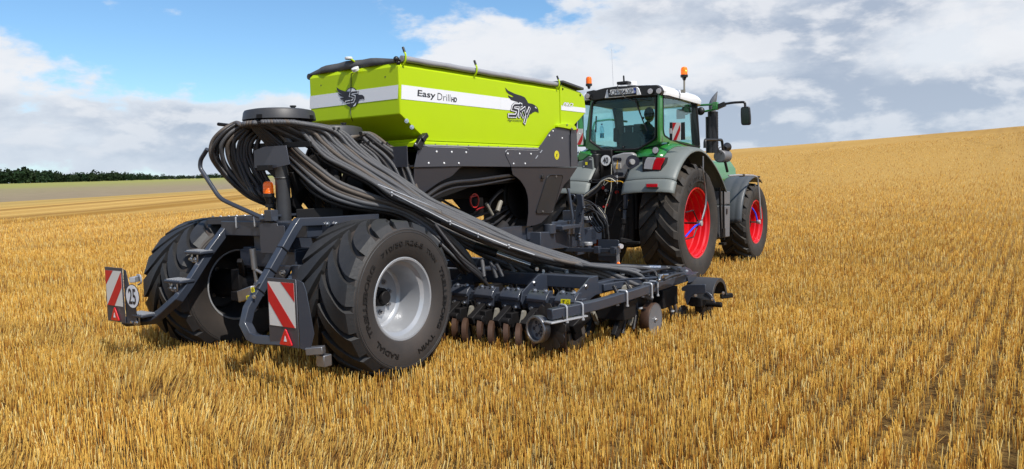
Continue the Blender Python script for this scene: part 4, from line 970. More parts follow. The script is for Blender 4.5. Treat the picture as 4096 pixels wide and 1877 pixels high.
a = MB(); a.tube(curve([(0.35,2.759,1.346), (0.35,2.789,1.422), (0.35,2.925,1.51), (0.35,3.062,1.568)], 6), [.022]*12+[.022]*7, 10); a.build('air_hose', 'rubberhose', DR)
a = MB(); a.cyl((0.4,2.872,1.31), (0.4,2.947,1.431), .030, n=12); a.cyl((0.4,2.765,1.269), (0.4,2.643,1.412), .02, n=10); a.build('sight_glass', 'cream', DR)
a = MB(); a.lathe([(-.008, .075), (-.008, .088), (.008, .088), (.008, .075)], (0.3,2.542,1.453), 'x', 24, True); a.tube(curve([(0.35,2.505,1.337), (0.35,2.556,1.356), (0.35,2.657,1.372)], 4), .012, 8); a.tube([(0.3,2.455,1.495), (0.3,2.605,1.514)], .009, 6); a.build('red_strap', 'redcap', DR)

# ---- seed hoses: fans between two edge paths
def hose(pts, r, m='hose', parent=DR, name='seed_hose', n=10, sub=7):
    P = curve(pts, sub); a = MB(); a.tube(P, r, n, cap=True); o = a.build(name, m, parent, smooth=80)
    me = o.data; uv = me.uv_layers.new(name='UVMap'); s = [0.0]
    for i in range(1, len(P)): s.append(s[-1]+(P[i]-P[i-1]).length)
    for lp in me.loops:
        vi = lp.vertex_index; uv.data[lp.index].uv = (s[min(vi//n, len(s)-1)], (vi % n)/n)
    return o
VIEW = Vector((5.9, -4.8, 1.7))
def fan(U, Lw, n, r, mats, start=None, ends=None, layers=2, jit=.012, sub=6, seed=1, spread=.026):
    rnd = random.Random(seed); U = [Vector(p) for p in U]; Lw = [Vector(p) for p in Lw]; K = len(U); out = []
    for i in range(n):
        u = (i+.0)/(n-1) if n > 1 else .5; lay = (i % layers)-(layers-1)/2; pts = []
        for k in range(K):
            p = U[k].lerp(Lw[k], u); d = (VIEW-p).normalized(); gap = (U[k]-Lw[k]).length/max(1, n-1)
            off = spread*lay*max(.15, min(1, (2.0*r-gap)/(.9*r)+.25))
            w = jit*(0 if k < 1 else 1)
            pts.append(p+d*off*1.6+Vector((rnd.uniform(-w, w), rnd.uniform(-w, w), rnd.uniform(-w, w))))
        if start: pts = start(u, pts)
        if ends: pts = pts+ends(u, i, rnd)
        out.append(hose(pts, r, mats[i % len(mats)] if isinstance(mats, list) else mats, sub=sub))
    return out
def from_head(hx, hy, hz, rad, a0, a1):
    def f(u, pts):
        a = a0+(a1-a0)*u; o = Vector((cos(a), sin(a), 0))
        return [Vector((hx, hy, hz))+o*rad*.86, Vector((hx, hy, hz-.012))+o*rad*1.02]+pts
    return f
BU = [(0.3,0.123,2.297),(0.42,0.3,2.206),(0.5,0.482,2.038),(0.62,0.63,1.873),(0.72,0.77,1.75),(0.86,0.949,1.581),(0.95,1.045,1.49),(1.1,1.266,1.367),(1.35,1.512,1.194),(1.62,1.74,1.023),(1.95,1.976,0.875),(2.2,2.165,0.764)]
BL = [(0.2,-0.121,2.301),(0.25,-0.053,2.202),(0.32,0.028,2.088),(0.42,0.115,1.958),(0.54,0.256,1.849),(0.68,0.432,1.715),(0.82,0.594,1.566),(0.96,0.828,1.435),(1.08,1.011,1.311),(1.3,1.28,1.142),(1.55,1.523,1.004),(1.9,1.819,0.851)]
def endB(u, i, rnd):
    x = 2.1+.45*rnd.random(); return [Vector((x, 2.35+.35*rnd.random(), .70)), Vector((x+.04, 2.55+.3*rnd.random(), .45))]
fan(BU[1:], BL[1:], 12, .0205, ['hose', 'hose', 'hose', 'hosebrown', 'hose'], from_head(0, -.05, 2.275, .335, R_(-12), R_(-62)), endB, 3, .008, seed=3, spread=.034)
fan([Vector(p)+Vector((-.09, .05, -.02)) for p in BU[2:]], [Vector(p)+Vector((-.09, .05, -.03)) for p in BL[2:]], 9, .0205, ['hosedark', 'hose'], from_head(0, -.05, 2.265, .30, R_(25), R_(-70)), endB, 2, .016, seed=5)
# the last of them peel off along the wing, one above the other
for k, (dz, mm) in enumerate(((0, 'hose'), (-.045, 'hosebrown'), (-.085, 'hosebrown'))):
    pts = [Vector(p)+Vector((.03, -.02, dz)) for p in [(1.02,1.029,1.389),(1.22,1.33,1.21),(1.5,1.628,1.014),(1.85,2.033,0.858),(2.15,2.237,0.744),(2.45,2.322,0.605),(2.6,2.48,0.502)]]
    hose(pts, .023, mm)
# four from the back of the lid sweep low
CU = [(0.1,-0.186,2.242),(0.22,-0.036,2.015),(0.36,0.078,1.855),(0.48,0.216,1.711),(0.6,0.449,1.599),(0.72,0.696,1.49),(0.86,0.937,1.343),(1,1.159,1.155),(1.1,1.348,0.938),(1.12,1.462,0.784)]
CL = [(-0.05,-0.246,2.212),(0.06,-0.067,1.97),(0.22,0.029,1.771),(0.38,0.131,1.611),(0.54,0.323,1.504),(0.7,0.713,1.416),(0.82,0.876,1.312),(0.95,1.004,1.141),(1.05,1.245,0.895),(1.1,1.381,0.766)]
for i, mm in enumerate(('hose', 'hosebrown', 'hosebrown', 'hose', 'hose')):
    u = i/4; a = R_(-78)-R_(28)*u
    o = Vector((cos(a), sin(a), 0)); s = [Vector((0, -.05, 2.275))+o*.30, Vector((0, -.05, 2.262))+o*.345]
    hose(s+[Vector(p).lerp(Vector(q), u)+Vector((.02*(i % 2), 0, 0)) for p, q in zip(CU, CL)], .0215, mm)
fan([Vector(p)+Vector((-.12, .06, -.03)) for p in CU[2:]], [Vector(p)+Vector((-.12, .06, -.03)) for p in CL[2:]], 6, .020, ['hosedark'], from_head(0, -.05, 2.255, .25, R_(-80), R_(-110)), None, 2, .02, seed=8)
# the left loop
AO = [(-0.4,-0.242,2.301),(-0.5,-0.326,2.228),(-0.6,-0.361,2.128),(-0.66,-0.344,2.012),(-0.68,-0.277,1.893),(-0.66,-0.169,1.752),(-0.6,-0.03,1.622),(-0.52,0.1,1.542),(-0.45,0.357,1.432),(-0.4,0.667,1.271),(-0.6,1.339,0.938)]
AI = [(-0.34,-0.102,2.249),(-0.42,-0.188,2.179),(-0.5,-0.215,2.074),(-0.55,-0.178,1.956),(-0.55,-0.115,1.835),(-0.53,-0.035,1.723),(-0.48,0.04,1.646),(-0.42,0.123,1.556),(-0.38,0.302,1.46),(-0.36,0.602,1.328),(-0.5,1.248,1.006)]
fan(AO, AI, 8, .0205, ['hosebrown', 'hosedark', 'hosedark', 'hose', 'hosedark'], from_head(0, -.05, 2.275, .335, R_(-128), R_(-165)), None, 2, .012, seed=11)
AO2 = [(-0.3,-0.203,2.231),(-0.4,-0.246,2.14),(-0.45,-0.233,2),(-0.42,-0.213,1.856),(-0.36,-0.162,1.71),(-0.3,-0.085,1.587)]
AI2 = [(-0.15,-0.047,2.24),(-0.2,-0.129,2.133),(-0.25,-0.128,1.993),(-0.24,-0.088,1.826),(-0.2,-0.054,1.705),(-0.12,-0.052,1.56)]
fan(AO2, AI2, 8, .0195, ['hosedark'], from_head(0, -.05, 2.26, .30, R_(-150), R_(-110)), lambda u, i, r: [Vector((-.45-.25*u, .7, 1.35)), Vector((-1.3, 1.6, .9))], 2, .012, seed=12)
# left wing bundle seen between the columns
fan([(-0.1,0.199,2.04),(-0.25,0.42,1.798),(-0.45,0.767,1.653),(-0.6,1.107,1.521)], [(-0.1,0.016,1.989),(-0.25,0.256,1.699),(-0.45,0.637,1.458),(-0.6,0.86,1.284)], 9, .020, ['hose', 'hosedark'], from_head(0, -.05, 2.26, .28, R_(80), R_(110)), lambda u, i, r: [Vector((-1.4-.6*u, 2.2, .8))], 2, .008, seed=14)
# second head
EU = [(0.27,0.848,2.202),(0.4,0.968,2.08),(0.5,1.078,1.965),(0.58,1.128,1.79),(0.64,1.157,1.562),(0.68,1.195,1.38)]
EL = [(0.12,0.541,2.205),(0.2,0.644,2.097),(0.28,0.748,1.97),(0.36,0.817,1.803),(0.44,0.869,1.624),(0.52,0.957,1.442)]
fan(EU, EL, 13, .0205, ['hosebrown', 'hose', 'hose', 'hosedark'], from_head(0, .58, 2.155, .325, R_(-8), R_(-75)), lambda u, i, r: [Vector((.85+.3*u, 1.5+.2*r.random(), 1.0)), Vector((1.1+.7*u, 1.9+.3*r.random(), .70)), Vector((1.1+.8*u, 2.1, .5))], 2, .010, seed=21)
fan([Vector(p)+Vector((-.1, .06, 0)) for p in EU], [Vector(p)+Vector((-.1, .06, 0)) for p in EL], 8, .0205, ['hosedark'], from_head(0, .58, 2.145, .29, R_(15), R_(-75)), lambda u, i, r: [Vector((.6+.3*u, 1.5, 1.0)), Vector((.7, 2.0, .6))], 2, .016, seed=22)
fan([(-0.2,0.714,2.208),(-0.3,0.724,2.005),(-0.4,0.832,1.744),(-0.5,1.017,1.523)], [(-0.3,0.631,2.159),(-0.42,0.606,1.957),(-0.5,0.676,1.695),(-0.6,0.852,1.448)], 6, .020, ['hosedark'], from_head(0, .58, 2.145, .30, R_(-160), R_(-200)), lambda u, i, r: [Vector((-1.5, 2.0, .8))], 2, .01, seed=23)
# clips strapping the hoses in rows
for pts in ([(0.38,0.047,2.201),(0.36,-0.079,2.106),(0.36,-0.127,2.014)], [(0.45,0.394,2.162),(0.42,0.148,2.04)]):
    pass
# side hoses at the tyre's shoulder and down into the coulters
for k, (c0, c1) in enumerate(((0, 0), (14, -10), (34, -16))):
    hose([Vector(p)+Vector((0, .02*k, .004*c1)) for p in [(1.05,0.912,1.273),(1.15,0.974,1.11),(1.22,1.112,0.927),(1.25,1.311,0.781),(1.25,1.434,0.677)]], .021, 'hosedark')
def LXs(*a): return [Vector(p) for p in a]
for p in ([(1.25,1.393,0.887),(1.27,1.379,0.813),(1.28,1.378,0.724)], [(1.3,1.461,0.869),(1.32,1.495,0.776),(1.33,1.521,0.696)], [(1.35,1.5,0.842),(1.36,1.54,0.773),(1.37,1.567,0.706)], [(1.3,1.729,0.881),(1.36,1.753,0.789),(1.42,1.776,0.67)], [(1.36,1.733,0.844),(1.42,1.827,0.757),(1.5,1.918,0.67)], [(1.4,1.813,0.824),(1.46,1.91,0.763),(1.52,1.96,0.68)],
          [(1.45,1.932,0.907),(1.6,1.938,0.792),(1.75,2.043,0.739),(1.9,2.202,0.696)], [(1.5,1.953,0.919),(1.62,2.056,0.807),(1.85,2.186,0.771),(2.05,2.367,0.684)], [(1.6,1.892,0.85),(1.7,2.048,0.718),(1.85,2.131,0.716),(2,2.209,0.642)],
          [(2,2.187,0.756),(2.2,2.252,0.705),(2.35,2.411,0.628),(2.45,2.562,0.561)], [(1.95,2.063,0.728),(2.1,2.217,0.652),(2.15,2.287,0.606),(2.2,2.302,0.541)]):
    hose(p, .021, 'hose', sub=8)
hose([(1.75,1.966,0.704),(1.9,2.095,0.669),(2,2.182,0.63),(2.1,2.215,0.599)], .03, 'hosebrown')
for p in ((1.86,2.036,0.719), (2.43,2.483,0.597), (2.33,2.383,0.683)):
    p = Vector(p); a = MB(); a.cyl(p+Vector((-.01, -.01, 0)), p+Vector((.012, .014, -.004)), .026, n=14); a.build('hose_tag', 'galv', DR)
# slim rods that carry the bundle, and their cable ties
for pp in ([(0.74,0.463,1.682),(0.88,0.753,1.548),(1.05,1.052,1.395)], [(0.84,0.543,1.596),(0.98,0.78,1.45),(1.14,1.033,1.288),(1.33,1.265,1.151),(1.56,1.452,1.024),(1.78,1.559,0.94)]):
    a = MB(); a.tube(pp, .0065, 8); a.build('hose_rod', 'galv', DR)
for p in ((0.86,0.522,1.599), (1.16,1.009,1.297), (1.33,1.232,1.161), (1.58,1.402,1.044)):
    p = Vector(p); a = MB(); a.sphere(p, .014, 8, 6); a.cyl(p, p+Vector((0, 0, -.03)), .007, n=6); a.build('rod_joint', 'galv', DR)
for u, v in ():
    p0 = Vector(BU[u])+Vector((.03, -.03, .02)); p1 = Vector(BL[u])+Vector((.03, -.03, -.03)); a = MB(); a.tube([p0+Vector((-.05, .05, .0)), p0, p1, p1+Vector((-.05, .05, 0))], .005, 6); a.build('cable_tie', 'ink', DR)
for k in range(9):
    p = Vector(BU[1]).lerp(Vector(BL[1]), k/8)+Vector((.03, -.03, .012)); a = MB(); a.box(p, (.02, .02, .022), Matrix.Rotation(.6, 3, 'Z')); a.build('hose_clip', 'black', DR)
    p = Vector(EU[1]).lerp(Vector(EL[1]), k/8)+Vector((.02, -.02, .022)); a = MB(); a.box(p, (.018, .018, .020), Matrix.Rotation(.6, 3, 'Z')); a.build('hose_clip', 'black', DR)
# lift cylinder
a = MB(); a.cyl((1.12,1.452,1.019), (1.32,1.559,0.938), .046, n=20); cy = a.build('lift_cylinder', 'dark', DR)
a = MB(); a.cyl((1.32,1.547,0.944), (1.58,1.801,0.801), .021, n=16); a.build('piston_rod', 'chrome', cy)
a = MB(); a.cyl((1.57,1.792,0.806), (1.63,1.841,0.765), .028, n=14); a.box((1.65,1.881,0.743), (.10, .14, .09)); a.build('rod_eye', 'dark', cy, bevel=.01)
for q in [(1.7,1.723,0.776),(1.7,1.836,0.742)]:
    a = MB(); a.bolt(q, (.6, -.8, 0), .014, .016); a.build('rod_eye_bolt', 'chrome', cy)

# ---- coulter toolbar across the machine
a = MB(); a.bar((-2.7, 1.78, .665), (2.35, 1.78, .665), .10, .13); a.build('toolbar', 'navy', DR, bevel=.01)
a = MB(); a.bar((-2.7, 3.25, .60), (2.62, 3.25, .60), .12, .14); a.build('toolbar', 'navy', DR, bevel=.01)
a = MB(); a.bar((-2.7, 1.36, .53), (2.45, 1.36, .53), .085, .085); a.build('coulter_shaft', 'navy', DR, bevel=.006)
a = MB(); a.bar((-2.7, 2.75, .50), (2.55, 2.75, .50), .085, .085); a.build('coulter_shaft', 'navy', DR, bevel=.006)
for x in (-1.6, -.6, .4, 1.45, 2.3):
    a = MB(); a.bar((x, 1.78, .60), (x, 3.25, .58), .09, .12); a.build('frame_rail', 'navy', DR, bevel=.008)
# hanger plates
def hanger(x, y0=1.30, y1=1.74, zt=.74):
    a = MB(); pts = [(x, y1, zt), (x, y1-.17, zt), (x, y0-.02, zt-.13), (x, y0-.05, zt-.22), (x, y0+.0, zt-.30), (x, y0+.12, zt-.30), (x, y1-.15, zt-.20), (x, y1, zt-.17)]
    a.poly(pts, (1, 0, 0), .014); h = a.build('hanger_plate', 'navy', DR, bevel=.004)
    b = MB(); b.bolt((x+.014, y1-.25, zt-.07), (1, 0, 0), .016, .02); b.bolt((x+.014, y0+.05, zt-.22), (1, 0, 0), .014, .018); b.build('hanger_bolt', 'chrome', h)
for x in (-2.3, -1.4, .86, 1.80, 2.38): hanger(x)
CL_X = [1.04+.315*i for i in range(5)]
def framed(mb, o, n):
    n = Vector(n).normalized(); q = Vector((1, 0, 0)).rotation_difference(n); mb.v = [tuple(Vector(o)+q @ Vector(v)) for v in mb.v]; return mb
def clamp(x, y, z):
    a = MB(); w = .225
    prof = [(.02, .085), (-.035, .09), (-.085, .055), (-.115, .015), (-.11, -.015), (-.085, -.02), (-.085, -.10), (-.075, -.10), (-.07, -.025), (-.06, .0), (.02, .0)]
    a.poly([(x-w/2, y+p, z+q) for p, q in prof], (-1, 0, 0), -w)
    o = a.build('clamp_bracket', 'navy', DR, bevel=.005)
    for dx in (-.062, .062):
        for dz, dy in ((.085, -.035), (-.085, -.09)):
            b = MB(); b.bolt((x+dx, y+dy, z+dz), (0, -1, .2), .015, .034); b.build('clamp_bolt', 'chrome', o)
    b = MB(); b.cyl((x, y-.066, z+.083), (x, y-.072, z+.083), .008, n=10); b.build('clamp_hole', 'ink', o)
def press_wheel(x, y, z, r, w, tilt=0.0, m='rust'):
    a = MB(); prof = [(-w/2, r*.55), (-w/2, r*.9), (-w*.45, r), (w*.45, r), (w/2, r*.9), (w/2, r*.55)]
    an = (cos(R_(24)), sin(R_(24)), .06)
    a.lathe(prof, (0, 0, 0), 'x', 40); framed(a, (x, y, z), an); o = a.build('press_wheel', m, DR)
    a = MB(); a.cyl((-w*.35, 0, 0), (w*.35, 0, 0), r*.86, n=28); framed(a, (x, y, z), an); a.build('wheel_face', 'dark', o)
    return o
def coulter(x, y, z, big=True):
    clamp(x, y, z)
    a = MB(); a.bar((x-.02, y-.02, z-.08), (x-.02, y-.30, z-.22), .07, .08); a.bar((x+.05, y-.05, z-.10), (x+.06, y+.02, z-.35), .03, .12)
    a.cyl((x-.08, y-.24, z-.20), (x+.10, y-.24, z-.20), .035, n=14); a.bar((x+.0, y-.24, z-.22), (x-.02, y-.05, z-.42), .03, .06); a.box((x+.02, y-.1, z-.20), (.13, .18, .14))
    a.build('coulter_arm', 'dark', DR, bevel=.006)
    a = MB(); q = Vector((x-.11, y-.16, z-.12)); d = Vector((.0, -.05, -.13)); a.bar(q, q+d, .025, .05); a.cyl(q+d+Vector((-.013, 0, 0)), q+d+Vector((.013, 0, 0)), .027, n=14); a.cyl(q+Vector((-.013, 0, 0)), q+Vector((.013, 0, 0)), .027, n=14); a.build('coulter_link', 'cream', DR)
    a = MB(); a.lathe([(0, .001), (.004, .20), (.006, .225), (.002, .225), (-.004, .20), (-.004, .001)], (x+.03, y-.02, .19), 'x', 40); a.build('coulter_disc', 'steel', DR)
    for dx in (-.06, .045): press_wheel(x+dx, y-.24+dx, .205, .145, .052)
for x in CL_X: coulter(x, 1.36, .54)
for i in range(9): coulter(-2.5+.33*i if i < 8 else .55, 1.36, .54)
for i in range(15):
    x = -2.4+.33*i; a = MB(); a.box((x, 2.05+.1*(i % 2), .34), (.13, .30, .22)); a.box((x+.05, 2.4, .30), (.10, .26, .34)); a.bar((x, 2.0, .42), (x+.02, 1.8, .10), .05, .12); a.cyl((x-.1, 1.95, .30), (x+.1, 1.95, .30), .06, n=14); a.build('coulter_body', 'dark', DR, bevel=.008)
for i in range(12):
    x = -2.35+.42*i
    a = MB(); a.box((x, 2.70, .50), (.22, .14, .14)); a.bar((x, 2.65, .45), (x, 2.45, .25), .06, .10); a.lathe([(0, .001), (.004, .22), (0, .22)], (x+.03, 2.6, .2), 'x', 32); a.build('front_coulter', 'dark', DR, bevel=.006)
# yellow safety label on the shaft
q = [(2.291,1.2,0.584),(2.391,1.2,0.588),(2.387,1.2,0.534),(2.288,1.2,0.53)]
a = MB(); a.poly(q, (0, -1, 0), .002); sl = a.build('warning_label', 'yellow', DR, smooth=0)
a = MB(); a.poly([(2.349,1.196,0.545),(2.383,1.196,0.546),(2.368,1.196,0.58)], (0, -1, 0), .001); a.poly([(2.309,1.196,0.574),(2.336,1.196,0.575),(2.336,1.196,0.569),(2.324,1.196,0.567),(2.323,1.196,0.541),(2.318,1.196,0.541),(2.319,1.196,0.567),(2.309,1.196,0.568)], (0, -1, 0), .001); a.build('label_symbol', 'ink', sl, smooth=0)
a = MB(); a.poly([(2.358,1.193,0.55),(2.378,1.193,0.55),(2.369,1.193,0.571)], (0, -1, 0), .001); a.build('label_infill', 'yellow', sl, smooth=0)
# side rail on the wing
RAIL = [(2.50, .66, .545), (2.665, 1.12, .560), (2.69, 1.50, .565), (2.69, 3.35, .565)]
def rail(pts, w, h):
    P = rounded(pts, .12, 5); a = MB(); vs = []
    for i, p in enumerate(P):
        t = (P[min(i+1, len(P)-1)]-P[max(i-1, 0)]).normalized(); x = t.cross(Vector((0, 0, 1))).normalized(); z = x.cross(t)
        vs += [p-x*w/2-z*h/2, p+x*w/2-z*h/2, p+x*w/2+z*h/2, p-x*w/2+z*h/2]
    k = len(P); fs = [(i*4+j, i*4+(j+1) % 4, i*4+4+(j+1) % 4, i*4+4+j) for i in range(k-1) for j in range(4)]+[(3, 2, 1, 0), tuple(range(4*k-4, 4*k))]
    a.add(vs, fs); return a.build('side_rail', 'navy', DR, bevel=.008)
rail(RAIL, .075, .09)
def ubolt(p, d, w=.10, h=.12):
    p = Vector(p); d = Vector(d).normalized(); x = d.cross(Vector((0, 0, 1))).normalized(); z = Vector((0, 0, 1))
    a = MB(); a.tube(rounded([p-x*w/2-z*h*.75, p-x*w/2+z*h/2, p+x*w/2+z*h/2, p+x*w/2-z*h*.75], .03, 5), .0095, 8)
    for s in (-1, 1): a.cyl(p+x*s*w/2-z*h*.62, p+x*s*w/2-z*h*.74, .016, n=8)
    return a.build('u_bolt', 'galv', DR)
for y in (.80, .97): ubolt((2.50+.165*(y-.66)/.46, y, .548), (.34, 1, 0))
a = MB(); a.bar((2.50, .62, .478), (2.63, 1.02, .488), .11, .014); a.build('clamp_strip', 'galv', DR, bevel=.003)
for y in (1.66, 2.22, 2.36): ubolt((2.69, y, .565), (0, 1, 0))
# wheel with notched disc hung at the rail's rear end
gc = Vector((2.362,0.72,0.398)); gn = (-.24, -.97, .04)
a = MB(); a.lathe([(-.015, .098), (-.015, .118), (.055, .122), (.062, .115), (.062, .098), (-.005, .092)], (0, 0, 0), 'x', 48, True); framed(a, gc, gn); gw = a.build('gauge_wheel', 'steel', DR, bevel=.003)
a = MB(); a.lathe([(.0, .10), (.012, .095), (.012, .03), (.03, .026), (.03, .001)], (0, 0, 0), 'x', 40); framed(a, gc, gn); a.build('gauge_web', 'disc', gw)
a = MB()
for k in range(6):
    t = k*pi/3; a.cyl((.0125, .062*cos(t), .062*sin(t)), (.014, .062*cos(t), .062*sin(t)), .017, n=14)
    a.bolt((.012, .04*cos(t+.5), .04*sin(t+.5)), (1, 0, 0), .006, .008)
framed(a, gc, gn); a.build('web_hole', 'ink', gw)
def notched(c, n, r, teeth, m, name='notched_disc', depth=.12, shift=-.02):
    a = MB(); k = teeth*8; ring = []
    for i in range(k):
        ph = (i % 8)/8; rr = r*(1-depth*(max(0, cos((ph-.5)*2*pi*1.0))**1.0))
        t = 2*pi*i/k; ring.append((rr*cos(t), rr*sin(t)))
    vs = [(shift, p, q) for p, q in ring]+[(shift-.006, p, q) for p, q in ring]+[(shift+.02, 0, 0), (shift+.012, 0, 0)]
    fs = []
    for i in range(k):
        j = (i+1) % k; fs += [(i, j, k+j, k+i), (2*k, i, j), (2*k+1, k+j, k+i)]
    a.add(vs, fs); framed(a, c, n); return a.build(name, m, DR, smooth=50)
notched(gc+Vector((.045, .045, .01)), gn, .205, 12, 'earthdisc')
a = MB(); a.bar(gc+Vector((.02, .05, .05)), (2.46, .85, .42), .03, .05); a.bar((2.46, .85, .42), (2.50, .80, .52), .04, .05); a.build('disc_bracket', 'dark', DR, bevel=.005)
notched((-1.576,-0.95,0.748), (-.3, -.95, 0), .10, 10, 'earthdisc')
# outer wheel with grey face
wc = Vector((2.7,2.384,0.229)); a = MB(); a.lathe([(-.10, .10), (-.10, .165), (-.09, .172), (-.01, .172), (.0, .166), (.0, .158)], wc, 'x', 56); ow = a.build('outer_wheel', 'rust', DR, bevel=.002)
a = MB(); a.lathe([(.001, .166), (-.002, .150), (-.004, .03), (.006, .026), (.006, .001)], wc, 'x', 48); a.build('outer_wheel_face', 'disc', ow); a = MB(); a.bolt(wc+Vector((.006, 0, 0)), (1, 0, 0), .011, .014); a.build('outer_wheel_bolt', 'chrome', ow)
nc = Vector((2.66,3.261,0.125)); notched(nc, (.97, -.22, 0), .115, 14, 'steel', depth=.10)
# outer coulter leg, cream pulley, tubes
a = MB(); a.bar((2.44, 1.42, .42), (2.40, 1.20, .30), .06, .10); a.build('coulter_arm', 'dark', DR, bevel=.008)
a = MB(); a.box((2.50, 1.9, .40), (.30, .26, .18)); a.bar((2.55, 2.0, .42), (2.55, 1.75, .15), .05, .09); a.build('coulter_arm', 'dark', DR, bevel=.008)
a = MB(); a.box((2.45, 2.4, .42), (.22, .5, .15)); a.build('coulter_body', 'dark', DR, bevel=.008)
a = MB(); a.box((2.5, 2.9, .38), (.3, .4, .2)); a.build('coulter_body', 'dark', DR, bevel=.008)
a = MB(); a.box((2.62, 2.05, .47), (.05, .07, .07)); a.build('stop_block', 'dark', DR, bevel=.008)
for q0, q1 in (((2.35,1.701,0.383), (2.33,1.816,0.264)), ((2.6,2.071,0.382), (2.58,2.04,0.242))):
    a = MB(); q0 = Vector(q0); q1 = Vector(q1); a.bar(q0, q1, .022, .045, (1, 0, 0)); a.cyl(q1-Vector((.012, 0, 0)), q1+Vector((.012, 0, 0)), .026, n=14); a.cyl(q0-Vector((.012, 0, 0)), q0+Vector((.012, 0, 0)), .026, n=14); a.build('coulter_link', 'cream', DR)
p = Vector((2.45,2.221,0.54)); a = MB(); a.cyl(p-Vector((.02, -.02, 0)), p+Vector((.03, -.03, 0)), .062, .062, 28); pu = a.build('nylon_roller', 'cream', DR, bevel=.008); a = MB(); a.cyl(p+Vector((.03, -.03, 0)), p+Vector((.042, -.042, 0)), .016, n=12); a.build('roller_pin', 'steel', pu)
a = MB(); a.tube(rounded([p+Vector((-.12, -.05, .10)), p+Vector((.15, .05, .12)), p+Vector((.25, .3, .10)), p+Vector((-.05, .35, .11))], .05), .011, 8); a.build('roller_frame', 'navy', DR)
for k in range(4):
    y = 1.95+.25*k; hose([(2.45, y, .62), (2.50+.03*k, y+.02, .50), (2.55, y+.05, .36), (2.54, y+.0, .15)], .02, 'hosedark')
for pp in ([(2.5,2.895,0.411),(2.58,2.911,0.359),(2.6,3.011,0.236),(2.6,3.063,0.102)], [(2.5,3.099,0.397),(2.58,3.103,0.318),(2.6,3.151,0.214),(2.6,3.176,0.097)]):
    hose(pp, .022, 'hosebrown')
for p in ((2.62,2.972,0.298), (2.62,3.004,0.219), (2.6,2.233,0.369)):
    p = Vector(p); a = MB(); a.cyl(p, p+Vector((.003, 0, -.016)), .026, n=14); a.build('hose_tag', 'galv', DR)
# wing corner: plate, box, hydraulic lines
a = MB(); a.poly([(2.64,3.203,0.66),(2.643,3.333,0.66),(2.785,3.135,0.66),(2.887,2.934,0.66),(2.953,2.937,0.66),(2.961,2.863,0.66),(2.973,2.702,0.66),(2.861,2.67,0.66)], (0, 0, 1), .008); a.poly([(2.74,3.148,0.586),(2.74,3.419,0.581),(2.74,3.417,0.506),(2.74,3.171,0.506)], (1, 0, 0), .006)
a.build('corner_plate', 'navy', DR, bevel=.003)
a = MB(); a.bolt((2.814,2.946,0.67), (0, 0, 1), .014, .012); a.build('plate_bolt', 'galv', DR)
a = MB(); a.bar((2.432,2.541,0.64), (2.44,3.107,0.64), .05, .09); a.box((2.511,2.824,0.64), (.07, .08, .10)); a.bar((2.35, 1.9, .60), (2.66, 3.2, .60), .05, .07); a.poly([(2,3.013,0.653),(2,3.144,0.672),(2,3.233,0.67),(2,3.322,0.643),(2,3.389,0.601),(2,3.077,0.634)], (1, 0, 0), .012); a.bar((1.75, 3.0, .66), (2.55, 3.05, .65), .05, .03)
a.build('wing_frame', 'navy', DR, bevel=.008)
for pp in ([(2.466,2.788,0.68),(2.497,2.965,0.68),(2.518,3.102,0.68),(2.602,3.092,0.68),(2.716,2.97,0.68)], [(2.508,2.442,0.69),(2.547,2.652,0.69),(2.571,2.864,0.69),(2.65,2.953,0.69),(2.791,2.751,0.69)], [(2.868,2.218,0.67),(2.827,2.483,0.67),(2.841,2.674,0.67),(2.854,2.756,0.67),(2.776,2.88,0.67)]):
    a = MB(); a.tube(curve(pp, 6), .017, 10); a.build('hydraulic_line', 'rubberhose', DR)
a = MB(); a.tube([(2.204,2.886,0.69),(2.32,2.889,0.69),(2.412,2.909,0.69)], .018, 10); a.build('ram_rod', 'galv', DR)
for p in [(2.412,2.943,0.69),(2.433,2.951,0.69),(2.465,2.947,0.69),(2.491,2.957,0.69)]:
    p = Vector(p); a = MB(); a.cyl(p-Vector((.02, .01, 0)), p+Vector((.02, .01, 0)), .026, n=14); a.build('ram_fitting', 'chrome', DR)
a = MB(); a.tube(rounded([(2.824,2.212,0.66),(2.708,2.48,0.66),(2.705,2.553,0.66),(2.734,2.639,0.66)], .02), .014, 8); a.box([(2.71,2.518,0.66)][0], (.05, .05, .04)); a.build('elbow_fitting', 'chrome', DR, bevel=.004)
# arched guard over the outermost wheel
gcx, gcy, gcz = 2.84, 3.45, .29
a = MB(); n = 22; R1 = .245
for (x0, x1, r0, r1) in ((-.16, .16, R1, R1+.006),):
    vs = []
    for i in range(n+1):
        t = R_(8)+R_(164)*i/n
        for x, r in ((x0, r1), (x1, r1), (x1, r1-.045), (x1-.006, r1-.045), (x1-.006, r0), (x0, r0)):
            vs.append((gcx+x, gcy-r*cos(t), gcz+r*sin(t)))
    a.add(vs, [(i*6+j, i*6+(j+1) % 6, i*6+6+(j+1) % 6, i*6+6+j) for i in range(n) for j in range(6)]+[(0, 1, 2, 3, 4, 5), tuple(n*6+5-j for j in range(6))])
a.build('wheel_guard', 'lid', DR, bevel=.003)
a = MB(); a.poly([(2.684,3.12,0.46),(2.745,3.12,0.494),(2.957,3.12,0.51),(2.961,3.12,0.411),(2.899,3.12,0.401),(2.827,3.12,0.394),(2.788,3.12,0.358),(2.763,3.12,0.3),(2.743,3.12,0.261),(2.724,3.12,0.335),(2.735,3.12,0.421),(2.684,3.12,0.422)], (0, 1, 0), .02); a.poly([(2.931,3.2,0.422),(2.974,3.2,0.406),(3.012,3.2,0.362),(3.039,3.2,0.294),(3.002,3.2,0.296),(2.974,3.2,0.359),(2.936,3.2,0.389)], (0, 1, 0), .02)
a.build('guard_bracket', 'navy', DR, bevel=.006)
